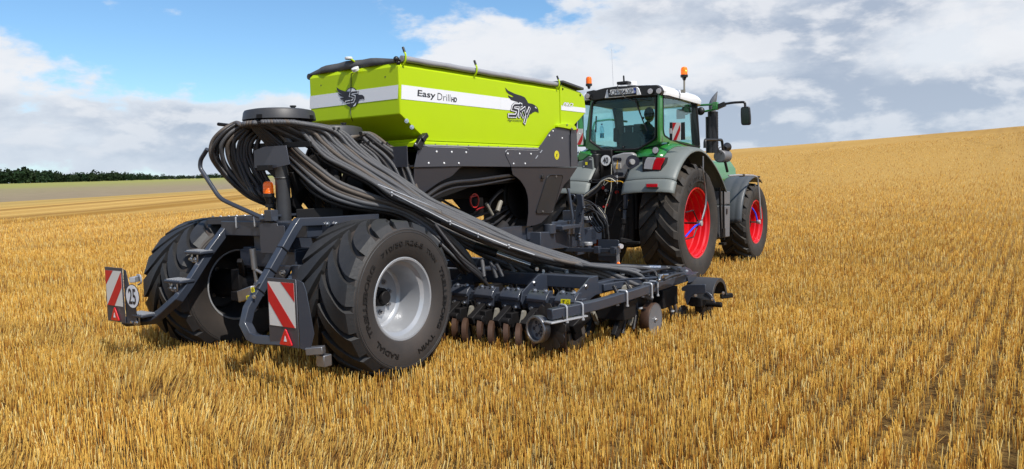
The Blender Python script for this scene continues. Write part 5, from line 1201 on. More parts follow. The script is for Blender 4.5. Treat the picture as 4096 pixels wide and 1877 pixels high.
a = MB(); a.lathe([(-.04, .02), (-.04, .19), (.04, .19), (.04, .02)], (gcx-.02, gcy, .22), 'x', 32); a.box((gcx-.02, gcy-.20, .30), (.14, .16, .10)); a.cyl((gcx-.2, gcy-.05, .25), (gcx+.2, gcy-.05, .25), .03, n=12); a.bar((gcx+.10, gcy+.2, .30), (gcx+.20, gcy+.30, .31), .05, .05); a.build('guarded_wheel', 'dark', DR, bevel=.006)
for q in ((gcx-.0, gcy-.31, .38), (gcx+.165, gcy-.25, .34), (gcx+.165, gcy+.1, .36)):
    a = MB(); a.bolt(q, (.5, -.8, 0), .012, .014); a.build('guard_bolt', 'chrome', DR)

# ---- drawbar and hitch
a = MB(); a.bar((.45, 3.6, .88), (.18, 5.2, .78), .20, .24); a.bar((-.45, 3.6, .88), (-.18, 5.2, .78), .20, .24); a.bar((0, 5.0, .78), (0, 5.95, .76), .24, .24); a.poly([(.22, 4.3, .92), (-.22, 4.3, .92), (-.12, 5.3, .90), (.12, 5.3, .90)], (0, 0, 1), .02)
a.build('drawbar', 'navy', DR, bevel=.02)
a = MB()
a.box((.05, 5.35, .92), (.32, .10, .56)); a.box((.16, 5.32, .80), (.04, .24, .55)); a.box((.05, 5.55, 1.02), (.28, .3, .05)); a.box((.05, 5.5, .62), (.28, .3, .05)); a.box((.03, 5.95, .80), (.18, .36, .20))
a.build('hitch_yoke', 'navy', DR, bevel=.008)
for x, z in ((.19, 1.08), (.19, 1.0), (.19, .72), (.19, .62), (.12, 1.08), (.12, .62)):
    a = MB(); a.bolt((x, 5.19, z), (.2, -1, 0), .018, .02); a.build('hitch_bolt', 'chrome', DR)
for z in (.66, 1.05):
    a = MB(); a.cyl((.24, 5.45, z), (.24, 5.45, z+.05), .07, .07, 20); a.build('hitch_pin_collar', 'galv', DR, bevel=.006)
a = MB(); a.poly([(-0.906,5.3,0.762),(-0.825,5.3,0.768),(-0.823,5.3,0.683),(-0.945,5.3,0.693)], (0, -1, 0), .004); a.build('yellow_label', 'yellow', DR, smooth=0)
a = MB(); q = [(0.499,4.7,1.457),(0.525,4.7,1.462),(0.585,4.7,1.459),(0.602,4.7,1.444),(0.615,4.7,1.271),(0.537,4.7,0.84),(0.553,4.7,0.795),(0.467,4.7,0.808),(0.46,4.7,0.884),(0.495,4.7,1.271),(0.522,4.7,1.339)]; a.poly(q, (0, -1, 0), .05)
a.build('hose_stand', 'navy', DR, bevel=.008)
for q in [(0.62,4.66,1.273),(0.567,4.66,1.187),(0.555,4.66,1.052),(0.535,4.66,0.904),(0.534,4.66,0.858)]:
    a = MB(); a.bolt(q, (0, -1, 0), .014, .02); a.build('stand_bolt', 'chrome', DR)
a = MB(); a.tube(rounded([(0.316,4.6,1.57),(0.386,4.6,1.577),(0.415,4.6,1.494),(0.471,4.6,1.133),(0.451,4.6,1.042),(0.354,4.6,0.973)], .08, 5), .022, 10); a.build('grab_rail', 'navy', DR)
a = MB(); a.tube(rounded([(0.386,4.7,1.453),(0.438,4.7,1.453),(0.455,4.7,1.43),(0.448,4.7,1.362),(0.401,4.7,1.355),(0.379,4.7,1.4)], .02, 4, True), .012, 8, closed=True); a.bar((0.406,4.7,1.364), (0.408,4.7,1.095), .05, .03); a.build('hose_hanger', 'navy', DR)
a = MB()
for k in range(6):
    a = MB(); a.tube(curve([Vector(p)+Vector((.012*k+.04*sin(k*2.1+p[0]*9), .05*sin(k*1.7), -.03*k+.05*sin(k*3+p[2]*5))) for p in [(0.417,4.9,1.301),(0.541,4.9,1.346),(0.661,4.9,1.3),(0.744,4.9,1.194),(0.81,4.9,1.103),(0.824,4.9,0.937)]], 6), .011, 8); a.build('hydraulic_hose', 'rubberhose', DR)
a = MB()
for k in range(3):
    a.tube(curve([Vector(p)+Vector((.03*k, 0, .02*k)) for p in [(0.511,4.95,1.237),(0.534,4.95,1.114),(0.61,4.95,0.991),(0.694,4.95,0.901),(0.798,4.95,0.963)]], 6), .011, 8)
a.build('hydraulic_hoses', 'rubberhose', DR)
for k in range(3):
    a = MB(); a.tube(curve([Vector(p)+Vector((0, .03*k, .02*k)) for p in [(0.211,5.4,1.409),(0.322,5.4,1.48),(0.432,5.4,1.55),(0.514,5.4,1.628),(0.648,5.4,1.673),(0.752,5.4,1.623)]], 6), .012, 8); a.build('hydraulic_hose', 'rubberhose' if k else 'palecable', DR)
# deck crossbar with lamp board near the tractor
a = MB(); a.bar((0.037,4.6,0.672), (1.204,4.6,0.686), .05, .06); a.box((0.873,4.57,0.689), (.08, .08, .10)); a.box((1.124,4.57,0.69), (.08, .08, .10)); a.build('lamp_crossbar', 'navy', DR, bevel=.006)
a = MB(); a.poly([(0.842,4.65,0.826),(1.147,4.65,0.83),(1.164,4.65,0.814),(1.166,4.65,0.695),(1.139,4.65,0.67),(1.117,4.65,0.435),(1.087,4.65,0.43),(1.048,4.65,0.468),(1.013,4.65,0.523),(0.852,4.65,0.525),(0.835,4.65,0.548)], (0, 1, 0), .012); a.build('lamp_shield', 'navy', DR, bevel=.004)
a = MB(); a.poly([(1.169,4.55,0.716),(1.214,4.55,0.717),(1.218,4.55,0.514),(1.178,4.55,0.512)], (0, 1, 0), .006); a.build('lamp_strip', 'galv', DR)
a = MB(); p = Vector((1.213,4.53,0.491)); a.sphere(p, .036, 14, 10, (.85, .4, 1.35)); a.build('orange_reflector', 'orangelit', DR)  # unlit reflector given emission, imitating the light it throws back
p = Vector((1.234,4.55,0.753)); a = MB(); a.cyl(p, p+Vector((.03, -.02, 0)), .036, .032, 20); a.build('lamp', 'clearlens', DR)
a = MB(); a.tube(curve([(-0.185,4.2,1.084), (-0.251,4.2,1.047), (-0.293,4.2,1.101), (-0.227,4.2,1.137), (-0.165,4.2,1.048), (-0.147,4.2,0.924), (-0.107,4.2,0.835)], 6), .012, 8); a.build('cable_loop', 'palecable', DR)
a = MB(); a.box((.52, 4.35, 1.02), (.16, .5, .05)); a.box((.30, 3.9, 1.0), (.12, .3, .14)); a.bar((.5, 4.1, 1.02), (.1, 4.9, 1.06), .08, .04); a.cyl((.45, 4.0, .95), (.45, 4.0, 1.08), .09, n=20); a.build('drawbar_bracket', 'navy', DR, bevel=.006)

# ================================================================== TRACTOR
TR = empty('tractor', (0, 0, 0), 'green farm tractor with white roof and bright red wheel rims pulling the seed drill', 'tractor')
TXC = .05
def tractor_wheel(c, Wd, R, rr, h, n, side, front):
    t = carcass(c, Wd, R, rr, h, 'tyretr', TR); Rf = lambda x: crown(x, Wd, R-h, .03, .10)
    a = MB(); pitch = 2*pi/n
    for s in (-1, 1):
        for k in range(n):
            th0 = k*pitch+(pitch/2 if s > 0 else 0); P = []
            for i in range(8):
                u = i/7; x = s*Wd*(-.015+.495*u)
                P.append((x, th0+pitch*1.15*(1-u)**1.2, 1.0 if .2 < u < .9 else (.85 if u <= .2 else 1.15)))
            lug(a, c, P, pitch*.185, Rf, h)
            x0 = s*Wd*.47; w = pitch*.19
            Q = [(s*Wd*.465, Rf(Wd*.47)+h, w), (s*Wd*.49, Rf(Wd*.47)+.01, w), (s*Wd*.495, R-.14, w*.8), (s*Wd*.45, R-.14, w*.8)]
            vs = [wheel_point(c, p, r, th0+q*e) for p, r, e in Q for q in (-1, 1)]
            a.add(vs, [(0, 1, 3, 2), (2, 3, 5, 4), (4, 5, 7, 6), (0, 2, 4, 6), (1, 7, 5, 3), (0, 6, 7, 1)])
    a.build('tread', 'tyretr', t, smooth=25)
    s = side; xo = s*Wd*.43; a = MB()
    prof = [(xo-s*.01, rr+.004), (xo+s*.004, rr+.014), (xo+s*.012, rr+.006), (xo+s*.006, rr-.012), (xo-s*.03, rr-.02), (xo-s*.055, rr-.045), (xo-s*.12, rr-.052), (xo-s*.135, rr-.068), (xo-s*.22, rr-.072), (xo-s*.235, rr-.088), (xo-s*.33, rr-.092), (xo-s*.345, rr-.12), (xo-s*.36, rr*.5), (xo-s*.36, rr*.30), (xo-s*.28, rr*.28), (xo-s*.27, .001)]
    a.lathe(prof, c, 'x', 80); rm = a.build('rim', 'red', TR, smooth=28)
    a = MB(); a.lathe([(-xo, rr+.01), (-xo-s*.0, rr-.02), (-xo+s*.1, rr-.05), (-xo+s*.2, rr-.08), (-xo+s*.2, .1)], c, 'x', 64); a.build('inner_rim', 'red', rm)
    for k in range(8):
        q = 2*pi*k/8; b = MB(); b.bolt((c[0]+xo-s*.356, c[1]+rr*.40*cos(q), c[2]+rr*.40*sin(q)), (s, 0, 0), .02, .03); b.build('wheel_nut', 'red', rm)
    if side > 0:
        b = MB(); 
        if not front:
            # moulded size panel
            k_ = 14; vs = []
            for i in range(k_+1):
                q = R_(62)+R_(70)*i/k_
                for r_ in (rr+.115, rr+.255): vs.append((c[0]+Wd*.5+.001, c[1]+r_*cos(q), c[2]+r_*sin(q)))
            b.add(vs, [(i*2, i*2+1, i*2+3, i*2+2) for i in range(k_)]); pn = b.build('size_panel', 'tyre', t)
            
            for w_, mid in (('VF', 122), ('710/70', 101), ('R42', 76)):
                b = MB(); arc_text(b, w_, c, Wd*.5+.004, rr+.145, R_(mid), .062, 1, .01, 1.15); b.build('size_lettering', 'tyretr', pn, smooth=0)
        # central inflation hub: cap, stay, blue pipe
        hx = c[0]+xo+.06
        b = MB(); b.cyl((hx-.05, c[1], c[2]), (hx+.03, c[1], c[2]), .052 if not front else .045, n=20); hb = b.build('inflation_hub', 'silvergrey', rm, bevel=.008)
        b = MB(); b.cyl((c[0]-.1, c[1], c[2]), (hx-.05, c[1], c[2]), .016, n=10)
        if not front:
            b.tube([(hx-.03, c[1], c[2]), (hx-.06, c[1]-.17, c[2]+.22), (hx-.10, c[1]-.42, c[2]+.20)], .012, 8); b.tube([(hx-.03, c[1], c[2]), (hx-.06, c[1]-.16, c[2]-.22), (hx-.10, c[1]-.42, c[2]-.24)], .012, 8)
        else: b.bar((hx-.02, c[1], c[2]), (hx-.08, c[1]-.30, c[2]+.02), .03, .03); b.cyl((c[0]-.1, c[1]-.15, c[2]), (c[0]+.16, c[1]-.15, c[2]), .12, n=24)
        b.build('hub_stay', 'black', rm)
        b = MB(); pts = [(hx-.0, c[1]-.03, c[2]-.01), (hx-.03, c[1]-.20, c[2]-.05), (hx-.10, c[1]-.42, c[2]-.20)] if not front else [(hx-.02, c[1]-.05, c[2]+.04), (hx-.05, c[1]-.10, c[2]+.20), (hx-.1, c[1]-.2, c[2]+.32)]
        b.tube(curve(pts, 6), .016, 8); b.build('blue_pipe', 'blue', rm)
RW = (.90, 7.48, .885); FW = (.92, 10.84, .70)
tractor_wheel(RW, .70, 1.005, .585, .06, 19, 1, False); tractor_wheel((2*TXC-.90, 7.48, .885), .70, 1.005, .585, .06, 19, -1, False)
tractor_wheel(FW, .58, .80, .435, .045, 19, 1, True); tractor_wheel((2*TXC-.92, 10.84, .70), .58, .80, .435, .045, 19, -1, True)
# inflation lines down to the hubs
a = MB(); a.tube(curve([(1.34,7.416,1.997),(1.34,7.412,1.853),(1.34,7.421,1.73),(1.34,7.518,1.439),(1.34,7.512,1.189),(1.34,7.334,0.949)], 8), .014, 8); a.build('inflation_line', 'steel', TR)
a = MB(); a.tube(rounded([(1.32,8.738,1.661),(1.32,9.268,1.667),(1.32,10.191,1.65),(1.32,10.437,1.617),(1.32,10.494,1.516),(1.32,10.6,1.133),(1.32,10.682,0.772)], .08, 5), .017, 8); a.build('inflation_line', 'galv', TR)
a = MB(); a.tube(curve([(1.325,7.542,1.729),(1.325,7.605,1.436),(1.325,7.576,1.186),(1.325,7.432,0.993)], 6), .018, 8); a.build('line_sleeve', 'rubberhose', TR)

# rear mudguards
def fender(side):
    sx = 1 if side > 0 else -1; xf = lambda x: x if side > 0 else 2*TXC-x
    cs = [(.36, 1.225), (.42, 1.262), (.60, 1.285), (.85, 1.295), (1.08, 1.288), (1.19, 1.268), (1.235, 1.235), (1.245, 1.20)]
    def ring(th, k=0.0):
        fl = .26*max(0, (th-R_(112))/R_(48))**2; rows = []
        for x, r in cs:
            rr = r+fl+k
            # the inner end rounds off toward the rear foot
            if th < R_(45): rr -= max(0, (.75-x))*.25*((R_(45)-th)/R_(20))**1.5*.35
            rows.append(Vector((xf(x), RW[1]-rr*cos(th), RW[2]+rr*sin(th))))
        return rows
    def shell(t0, t1, n, m, name, k=0, parent=TR):
        vs = []; q = len(cs)
        for i in range(n+1): vs += ring(t0+(t1-t0)*i/n, k)
        a = MB(); a.add(vs, [(i*q+j, i*q+j+1, (i+1)*q+j+1, (i+1)*q+j) for i in range(n) for j in range(q-1)])
        o = a.build(name, m, parent, smooth=40); md = o.modifiers.new('solid', 'SOLIDIFY'); md.thickness = .022; md.offset = -1; md.use_even_offset = True
        bv = o.modifiers.new('bevel', 'BEVEL'); bv.width = .006; bv.limit_method = 'ANGLE'; return o
    f = shell(R_(36.5), R_(76), 14, 'fender', 'mudguard')
    shell(R_(76.4), R_(161), 26, 'fender', 'mudguard_front', -.004, f)
    sk = shell(R_(25), R_(35.3), 4, 'fender', 'mudguard_skirt', .008, f)
    for i in range(16):
        x = .40+.85*i/16; t0, t1 = R_(26.5), R_(35); 
        r = np.interp(x, [p[0] for p in cs], [p[1] for p in cs])+.012-(max(0, (.75-x))*.25*.35*.9)
        p0 = Vector((xf(x), RW[1]-r*cos(t0), RW[2]+r*sin(t0))); p1 = Vector((xf(x), RW[1]-r*cos(t1), RW[2]+r*sin(t1)))
        b = MB(); b.bar(p0, p1, .008, .012); b.build('skirt_rib', 'fender', sk, bevel=.003)
    b = MB(); b.add([Vector((xf(.36), RW[1]-r*cos(t), RW[2]+r*sin(t))) for t in [R_(40+12*i) for i in range(10)] for r in (1.0, 1.25)], [(i*2, i*2+1, i*2+3, i*2+2) for i in range(9)])
    o = b.build('inner_guard', 'dark', f); md = o.modifiers.new('s', 'SOLIDIFY'); md.thickness = .02
    return f
FR = fender(1); FL = fender(-1)
# green shoulder joining cab and mudguard
for s in (1, -1):
    xf = (lambda x: x) if s > 0 else (lambda x: 2*TXC-x)
    a = MB(); vs = []
    for i in range(12):
        t = R_(56+6.3*i); r = 1.315
        for x, dr in ((.38, .02), (.60, .055), (.78, .05), (.90, .005), (.91, -.02)): vs.append((xf(x), RW[1]-(r+dr)*cos(t), RW[2]+(r+dr)*sin(t)))
    a.add(vs, [(i*5+j, i*5+j+1, i*5+6+j, i*5+5+j) for i in range(11) for j in range(4)])
    o = a.build('green_shoulder', 'green', TR, smooth=50); md = o.modifiers.new('s', 'SOLIDIFY'); md.thickness = .02
# lights on the right guard
yL = 6.60
a = MB(); a.poly([(0.655,6.54,1.993),(0.683,6.54,2.004),(1.053,6.54,1.98),(1.03,6.54,1.898),(0.969,6.54,1.765),(0.974,6.54,1.74),(0.655,6.54,1.759)], (0, 1, 0), .12); tl = a.build('tail_lamp', 'black', TR, bevel=.006)
a = MB(); a.poly([(0.69,6.52,1.809),(0.696,6.52,1.879),(0.725,6.52,1.96),(0.753,6.52,1.989),(0.902,6.52,1.981),(0.867,6.52,1.934),(0.844,6.52,1.875),(0.827,6.52,1.796)], (0, 1, 0), .03); a.build('clear_lens', 'clearlens', tl, bevel=.006)
a = MB(); a.poly([(0.834,6.52,1.796),(0.849,6.52,1.864),(0.878,6.52,1.934),(0.911,6.52,1.979),(1.05,6.52,1.971),(1.017,6.52,1.899),(0.984,6.52,1.85),(0.964,6.52,1.785)], (0, 1, 0), .03); a.build('red_lens', 'redlens', tl, bevel=.006)
a = MB(); 
for i in range(4): a.poly([(0.649,6.605,1.746),(0.715,6.605,1.745),(0.715,6.605,1.712),(0.649,6.605,1.69)], (0, 1, 0), .02); break
for i in range(6):
    p = Vector((0.665,6.6,1.738))+Vector((.035*i, .012*i, .0)); a.box(p, (.02, .05, .035))
a.build('lamp_bracket', 'fender', TR, bevel=.004)
a = MB(); a.poly([(0.828,6.27,1.582),(1.042,6.27,1.581),(1.041,6.27,1.509),(0.833,6.27,1.515)], (0, 1, 0), .05); rf = a.build('reflector_frame', 'fender', TR, bevel=.006)
a = MB(); a.poly([(0.848,6.262,1.57),(1.032,6.262,1.569),(1.029,6.262,1.519),(0.849,6.262,1.522)], (0, 1, 0), .012); a.build('red_reflector', 'redlens', rf, bevel=.003)
def lamp(p, r, d, parent=TR, name='work_lamp', depth=.07):
    p = Vector(p); d = Vector(d).normalized(); a = MB(); a.cyl(p-d*depth, p, r*.7, r, 24); a.cyl(p, p+d*.012, r*1.02, r*1.02, 24); o = a.build(name, 'black', parent, bevel=.004)
    a = MB(); a.cyl(p+d*.012, p+d*.016, r*.86, r*.80, 24); a.build('lamp_glass', 'clearlens', o); return o
p = Vector((0.808,6.72,2.103)); lamp(p, .058, (.1, -1, 0)); a = MB(); a.cyl(p+Vector((0, .03, -.05)), p+Vector((0, .05, -.13)), .012, n=8); a.box(p+Vector((.0, .05, -.12)), (.06, .05, .02)); a.build('lamp_stalk', 'black', TR)

# rear frame of the cab
YR = 6.98
def LYp(pts, y=YR, t=.06, m='green', name='cab_panel', bevel=.012, parent=TR):
    a = MB(); a.poly([Vector((p[0], y, p[2])) for p in pts], (0, 1, 0), t); return a.build(name, m, parent, bevel=bevel, seg=3)
LYp([(-0.503,6.98,3.035),(-0.437,6.98,3.026),(-0.477,6.98,2.916),(-0.516,6.98,2.597),(-0.531,6.98,2.331),(-0.573,6.98,2.208),(-0.63,6.98,2.229),(-0.592,6.98,2.527),(-0.543,6.98,2.822)], name='cab_pillar')
LYp([(0.718,6.98,3.025),(0.787,6.98,3.013),(0.792,6.98,2.633),(0.8,6.98,2.252),(0.704,6.98,2.233),(0.698,6.98,2.31),(0.708,6.98,2.639)], name='cab_pillar')
LYp([(-0.63,6.98,2.229),(-0.531,6.98,2.331),(-0.469,6.98,2.284),(-0.269,6.98,2.154),(0.386,6.98,2.147),(0.698,6.98,2.31),(0.8,6.98,2.248),(0.786,6.98,2.212),(0.491,6.98,2.166),(0.412,6.98,2.107),(0.287,6.98,2.113),(0.066,6.98,2.106),(-0.36,6.98,2.112),(-0.402,6.98,2.145),(-0.571,6.98,2.189)], y=6.975, name='rear_panel')
a = MB(); fr = [(-0.455,6.955,2.962),(-0.384,6.955,3.024),(0.722,6.955,3.005),(0.71,6.955,2.309),(0.398,6.955,2.146),(-0.256,6.955,2.153),(-0.516,6.955,2.329)]
a.tube(rounded(fr, .05, 4, True), .020, 8, closed=True); a.build('window_seal', 'black', TR)
a = MB(); a.poly(rounded([Vector((p[0], 6.972, p[2])) for p in fr], .05, 4, True), (0, 1, 0), .006); a.build('rear_window', 'glassr', TR, smooth=0)
# visor, plate, lamps
a = MB(); a.poly([(-0.542,6.9,3.088),(-0.536,6.9,3.171),(-0.39,6.9,3.188),(-0.376,6.9,3.174),(-0.199,6.9,3.201),(0.018,6.9,3.21),(0.607,6.9,3.178),(0.771,6.9,3.167),(0.818,6.9,3.128),(0.851,6.9,3.071),(0.825,6.9,2.992),(0.463,6.9,3.01),(-0.189,6.9,3.023),(-0.341,6.9,3.011),(-0.466,6.9,3.018)], (0, 1, 0), .12); a.build('rear_visor', 'black', TR, bevel=.015, seg=3)
a = MB(); a.poly([(-0.184,6.885,3.027),(-0.137,6.885,3.168),(0.421,6.885,3.165),(0.454,6.885,3.134),(0.49,6.885,3.029),(0.076,6.885,3.022)], (0, 1, 0), .02); a.build('plate_mount', 'white', TR, bevel=.008)
a = MB(); a.poly([(-0.117,6.872,3.171),(0.409,6.872,3.16),(0.414,6.872,3.035),(-0.099,6.872,3.04)], (0, 1, 0), .012); pf = a.build('number_plate', 'black', TR, bevel=.003)
a = MB(); a.poly([(-0.066,6.868,3.157),(0.361,6.868,3.15),(0.365,6.868,3.065),(-0.053,6.868,3.069)], (0, 1, 0), .003); a.build('plate_face', 'plate', pf, smooth=0)
for q, mb_ in (([(-0.099,6.868,3.157),(-0.069,6.868,3.157),(-0.056,6.868,3.07),(-0.09,6.868,3.069)], 'ink'), ([(0.364,6.868,3.15),(0.4,6.868,3.149),(0.404,6.868,3.065),(0.367,6.868,3.065)], 'platebl')):
    a = MB(); a.poly(q, (0, 1, 0), .003); a.build('plate_band', mb_, pf, smooth=0)
tx([(-0.041,6.866,3.073),(0.358,6.866,3.068),(-0.047,6.866,3.145)], 'CH-904-XP', 'ink', 0, .012, 0, .0015, 'plate_lettering', pf)
tx([(0.368,6.866,3.073),(0.4,6.866,3.072),(0.365,6.866,3.105)], '10', 'sticker', 0, .01, 0, .0015, 'plate_lettering', pf)
tx([(-0.083,6.866,3.076),(-0.067,6.866,3.076),(-0.085,6.866,3.098)], 'F', 'sticker', 0, .01, 0, .0015, 'plate_lettering', pf)
for p in ((-0.489,6.86,3.087), (0.667,6.86,3.068), (0.826,6.84,3.058)): lamp(p, .050, (-.12 if p[0] < 0 else .15, -1, -.08))
for p0, p1 in (((-0.468,6.9,3.067), (-0.374,6.95,3.042)), ((0.68,6.9,3.094), (0.755,6.95,3.112))):
    a = MB(); a.bar(p0, p1, .03, .03); a.build('lamp_bracket', 'black', TR)
# roof
def roof():
    x0, x1, y0, y1 = -.76, .88, 6.93, 8.72; rings = [(0, 3.03), (0, 3.045), (-.012, 3.10), (.02, 3.150), (.07, 3.180), (.20, 3.205), (.42, 3.222), (.6, 3.228)]
    def outline(ins, z):
        pts = []; rr = max(.03, .20-ins*.2)
        X0, X1, Y0, Y1 = x0+ins, x1-ins, y0+ins, y1-ins
        for cx, cy, a0 in ((X1-rr, Y1-rr, 0), (X0+rr, Y1-rr, 90), (X0+rr, Y0+rr, 180), (X1-rr, Y0+rr, 270)):
            for k in range(7):
                t = R_(a0+15*k); px, py = cx+rr*cos(t), cy+rr*sin(t)
                drop = .075*max(0, (py-7.7)/1.0)**2+.050*abs((px-.06)/.8)**2
                pts.append((px, py, z-drop+.028))
        return pts
    vs = []; 
    for i, z in rings: vs += outline(i, z)
    n = 28; fs = [(i*n+j, i*n+(j+1) % n, (i+1)*n+(j+1) % n, (i+1)*n+j) for i in range(len(rings)-1) for j in range(n)]
    fs += [tuple(range((len(rings)-1)*n, len(rings)*n)), tuple(range(n-1, -1, -1))]
    a = MB(); a.add(vs, fs); return a.build('roof', 'white', TR, smooth=50)
roof()
a = MB(); a.box((.06, 7.85, 3.00), (1.50, 1.6, .07)); a.build('roof_lining', 'interior', TR, bevel=.02)
a = MB(); a.bar((0.83,6.994,2.983), (0.83,8.507,3.015), .05, .035); a.build('roof_gutter', 'black', TR)
a = MB(); a.tube(curve([(0.845,7.06,2.999),(0.845,7.286,2.997),(0.845,7.441,2.982),(0.845,7.539,2.967),(0.845,7.599,3.009),(0.845,7.699,3.001),(0.845,7.741,3.035)], 5), .005, 6); a.build('loose_wire', 'black', TR)
# cab sides
def side_panels(x, s):
    f = lambda pts: [Vector((x, p[1], p[2])) for p in pts]
    a = MB(); a.poly(f([(0.82,6.898,3.026),(0.82,7.045,3.03),(0.82,7.035,2.444),(0.82,7.099,2.357),(0.82,7.287,2.31),(0.82,7.278,2.242),(0.82,6.874,2.232)]), (-1*s, 0, 0), .05); a.build('cab_pillar', 'green', TR, bevel=.015, seg=3)
    a = MB(); a.poly(f([(0.82,7.28,2.315),(0.82,7.442,2.292),(0.82,8.052,2.261),(0.82,8.665,2.202),(0.82,8.664,2.145),(0.82,7.244,2.12)]), (-1*s, 0, 0), .05); a.build('sill_panel', 'green', TR, bevel=.01)
    a = MB(); a.poly(f([(0.82,8.496,3.028),(0.82,8.559,3.024),(0.82,8.692,2.186),(0.82,8.396,2.205),(0.82,8.288,2.781),(0.82,8.199,2.999)]), (-1*s, 0, 0), .05)
    d = a.build('front_pillar', 'interior', TR, bevel=.01)
    a = MB(); a.tube(rounded(f([(0.835,7.016,2.987),(0.835,8.448,3.018),(0.835,8.644,2.193),(0.835,8.013,2.22),(0.835,7.252,2.304),(0.835,7.045,2.355),(0.835,7.007,2.442)]), .06, 4, True), .014, 8, closed=True); a.build('door_seal', 'black', TR)
    a = MB(); a.poly(f([(0.825,7.039,2.989),(0.825,8.474,3.021),(0.825,8.67,2.194),(0.825,8.038,2.221),(0.825,7.275,2.305),(0.825,7.069,2.356),(0.825,7.03,2.444)]), (-1*s, 0, 0), .006); a.build('side_window', 'glass', TR, smooth=0)
side_panels(.82, 1); side_panels(2*TXC-.82, -1)
a = MB(); a.poly([(-.70, 8.62, 2.1), (.80, 8.62, 2.1), (.78, 8.50, 3.0), (-.68, 8.50, 3.0)], (0, 1, 0), .006); a.build('windscreen', 'glass', TR, smooth=0)
a = MB(); a.bar((.10, 8.56, 2.1), (.10, 8.5, 3.0), .04, .05); a.build('interior_post', 'interior', TR)
# faint mirrored print on the door glass
tx([(.829, 8.30, 2.845), (.829, 7.45, 2.865), (.829, 8.30, 2.885)], 'CHARMONT SS BARBUISE', 'interior', 0, -.02, 0, .003, 'glass_print', TR)
tx([(.829, 8.12, 2.775), (.829, 7.68, 2.785), (.829, 8.12, 2.815)], '03 25 47 09 89', 'interior', 0, -.02, 0, .003, 'glass_print', TR)
tx([(.42, 6.985, 2.775), (.76, 6.985, 2.765), (.42, 6.985, 2.795)], 'PLANCY', 'interior', 0, -.02, 0, .003, 'glass_print', TR)
# interior
a = MB(); a.box((.05, 7.80, 1.98), (1.5, 1.55, .22)); a.box((-.45, 7.5, 2.14), (.40, .8, .14)); a.box((.62, 7.6, 2.14), (.28, .7, .16)); a.bar((.05, 8.45, 2.1), (.05, 8.25, 2.42), .10, .10); a.box((.05, 8.45, 2.25), (.4, .18, .3)); a.build('cab_interior', 'interior', TR, bevel=.02)
a = MB(); a.lathe([(-.012, .18), (0, .195), (.012, .18)], (0, 0, 0), 'z', 28, True); framed(a, (0, 0, 0), (1, 0, 0)); a.v = [tuple(Vector((.05, 8.22, 2.45))+Matrix.Rotation(R_(30), 3, 'X') @ Matrix.Rotation(R_(90), 3, 'Y') @ Vector(v)) for v in a.v]; a.build('steering_wheel', 'black', TR)
a = MB(); a.poly(rounded([(-0.204,7.5,2.208),(-0.186,7.5,2.447),(-0.129,7.5,2.482),(0.12,7.5,2.468),(0.174,7.5,2.415),(0.213,7.5,2.301),(0.211,7.5,2.189)], .05, 4, True), (0, 1, 0), .12); a.poly(rounded([(-0.205,7.5,2.569),(-0.155,7.5,2.591),(0.012,7.5,2.593),(0.149,7.5,2.572),(0.183,7.5,2.539),(0.147,7.5,2.454),(-0.157,7.5,2.477),(-0.178,7.5,2.523)], .04, 4, True), (0, 1, 0), .10)
a.box((-0.139,7.75,2.17), (.5, .5, .12)); a.build('driver_seat', 'seat', TR, bevel=.03, seg=3)
for q in ((-0.104,7.48,2.518), (0.05,7.48,2.513)):
    a = MB(); a.cyl(Vector(q)-Vector((0, 0, .05)), Vector(q)+Vector((0, 0, .04)), .008, n=8); a.build('headrest_post', 'galv', TR)
a = MB(); a.poly(rounded([(-0.351,7.5,2.316),(-0.344,7.5,2.558),(-0.297,7.5,2.565),(-0.243,7.5,2.546),(-0.243,7.5,2.413),(-0.266,7.5,2.312)], .03, 4, True), (0, 1, 0), .09); a.build('folding_seat', 'seat', TR, bevel=.02)
a = MB(); a.bar((.35, 6.95, 2.98), (.45, 6.94, 2.72), .018, .02); a.bar((.45, 6.94, 2.72), (.56, 6.945, 2.44), .012, .018); a.build('rear_wiper', 'black', TR)
a = MB(); a.bar((-0.38,6.95,2.744), (-0.396,6.95,2.467), .012, .02); a.build('window_handle', 'black', TR)
a = MB(); a.sphere((.46, 7.02, 2.66), .022, 8, 6); a.build('glass_bolt', 'black', TR); a = MB(); a.sphere((-.52, 7.02, 2.70), .022, 8, 6); a.build('glass_bolt', 'black', TR); a = MB(); a.sphere((.12, 6.95, 2.19), .02, 8, 6); a.build('glass_bolt', 'black', TR)
# roof fittings
b0 = Vector((-0.73,7.35,3.271)); a = MB(); a.cyl(b0, b0+Vector((0, 0, .06)), .018, .04, 12); a.build('beacon_stem', 'black', TR); beacon(b0+Vector((0, 0, .05)), .165, .052, TR)
b1 = Vector((0.973,7.55,3.071)); b2 = Vector((0.975,7.55,3.278)); a = MB(); a.cyl(b1, b2, .016, n=10); a.box(b1+Vector((-.02, 0, .03)), (.07, .04, .05)); a.build('beacon_stem', 'cream', TR)
a = MB(); a.cyl(b2, b2+Vector((0, 0, .06)), .02, .045, 12); a.build('beacon_socket', 'black', TR); beacon(b2+Vector((0, 0, .05)), .175, .056, TR, lit=True)
a = MB(); a.cyl((-0.375,7.6,3.313), (-0.397,7.6,3.966), .004, .002, 6); a.build('whip_aerial', 'galv', TR)
a = MB(); p = Vector((0.13,7,3.262)); a.box(p, (.20, .16, .05)); a.cyl(p+Vector((0, 0, .02)), p+Vector((-.005, 0, .13)), .015, .014, 12); a.build('roof_receiver', 'black', TR, bevel=.018, seg=3)
a = MB(); p = Vector((0.182,7.2,3.271)); a.cyl(p-Vector((0, 0, .04)), p+Vector((0, 0, .03)), .085, .080, 24); a.build('satellite_receiver', 'white', TR, bevel=.01)
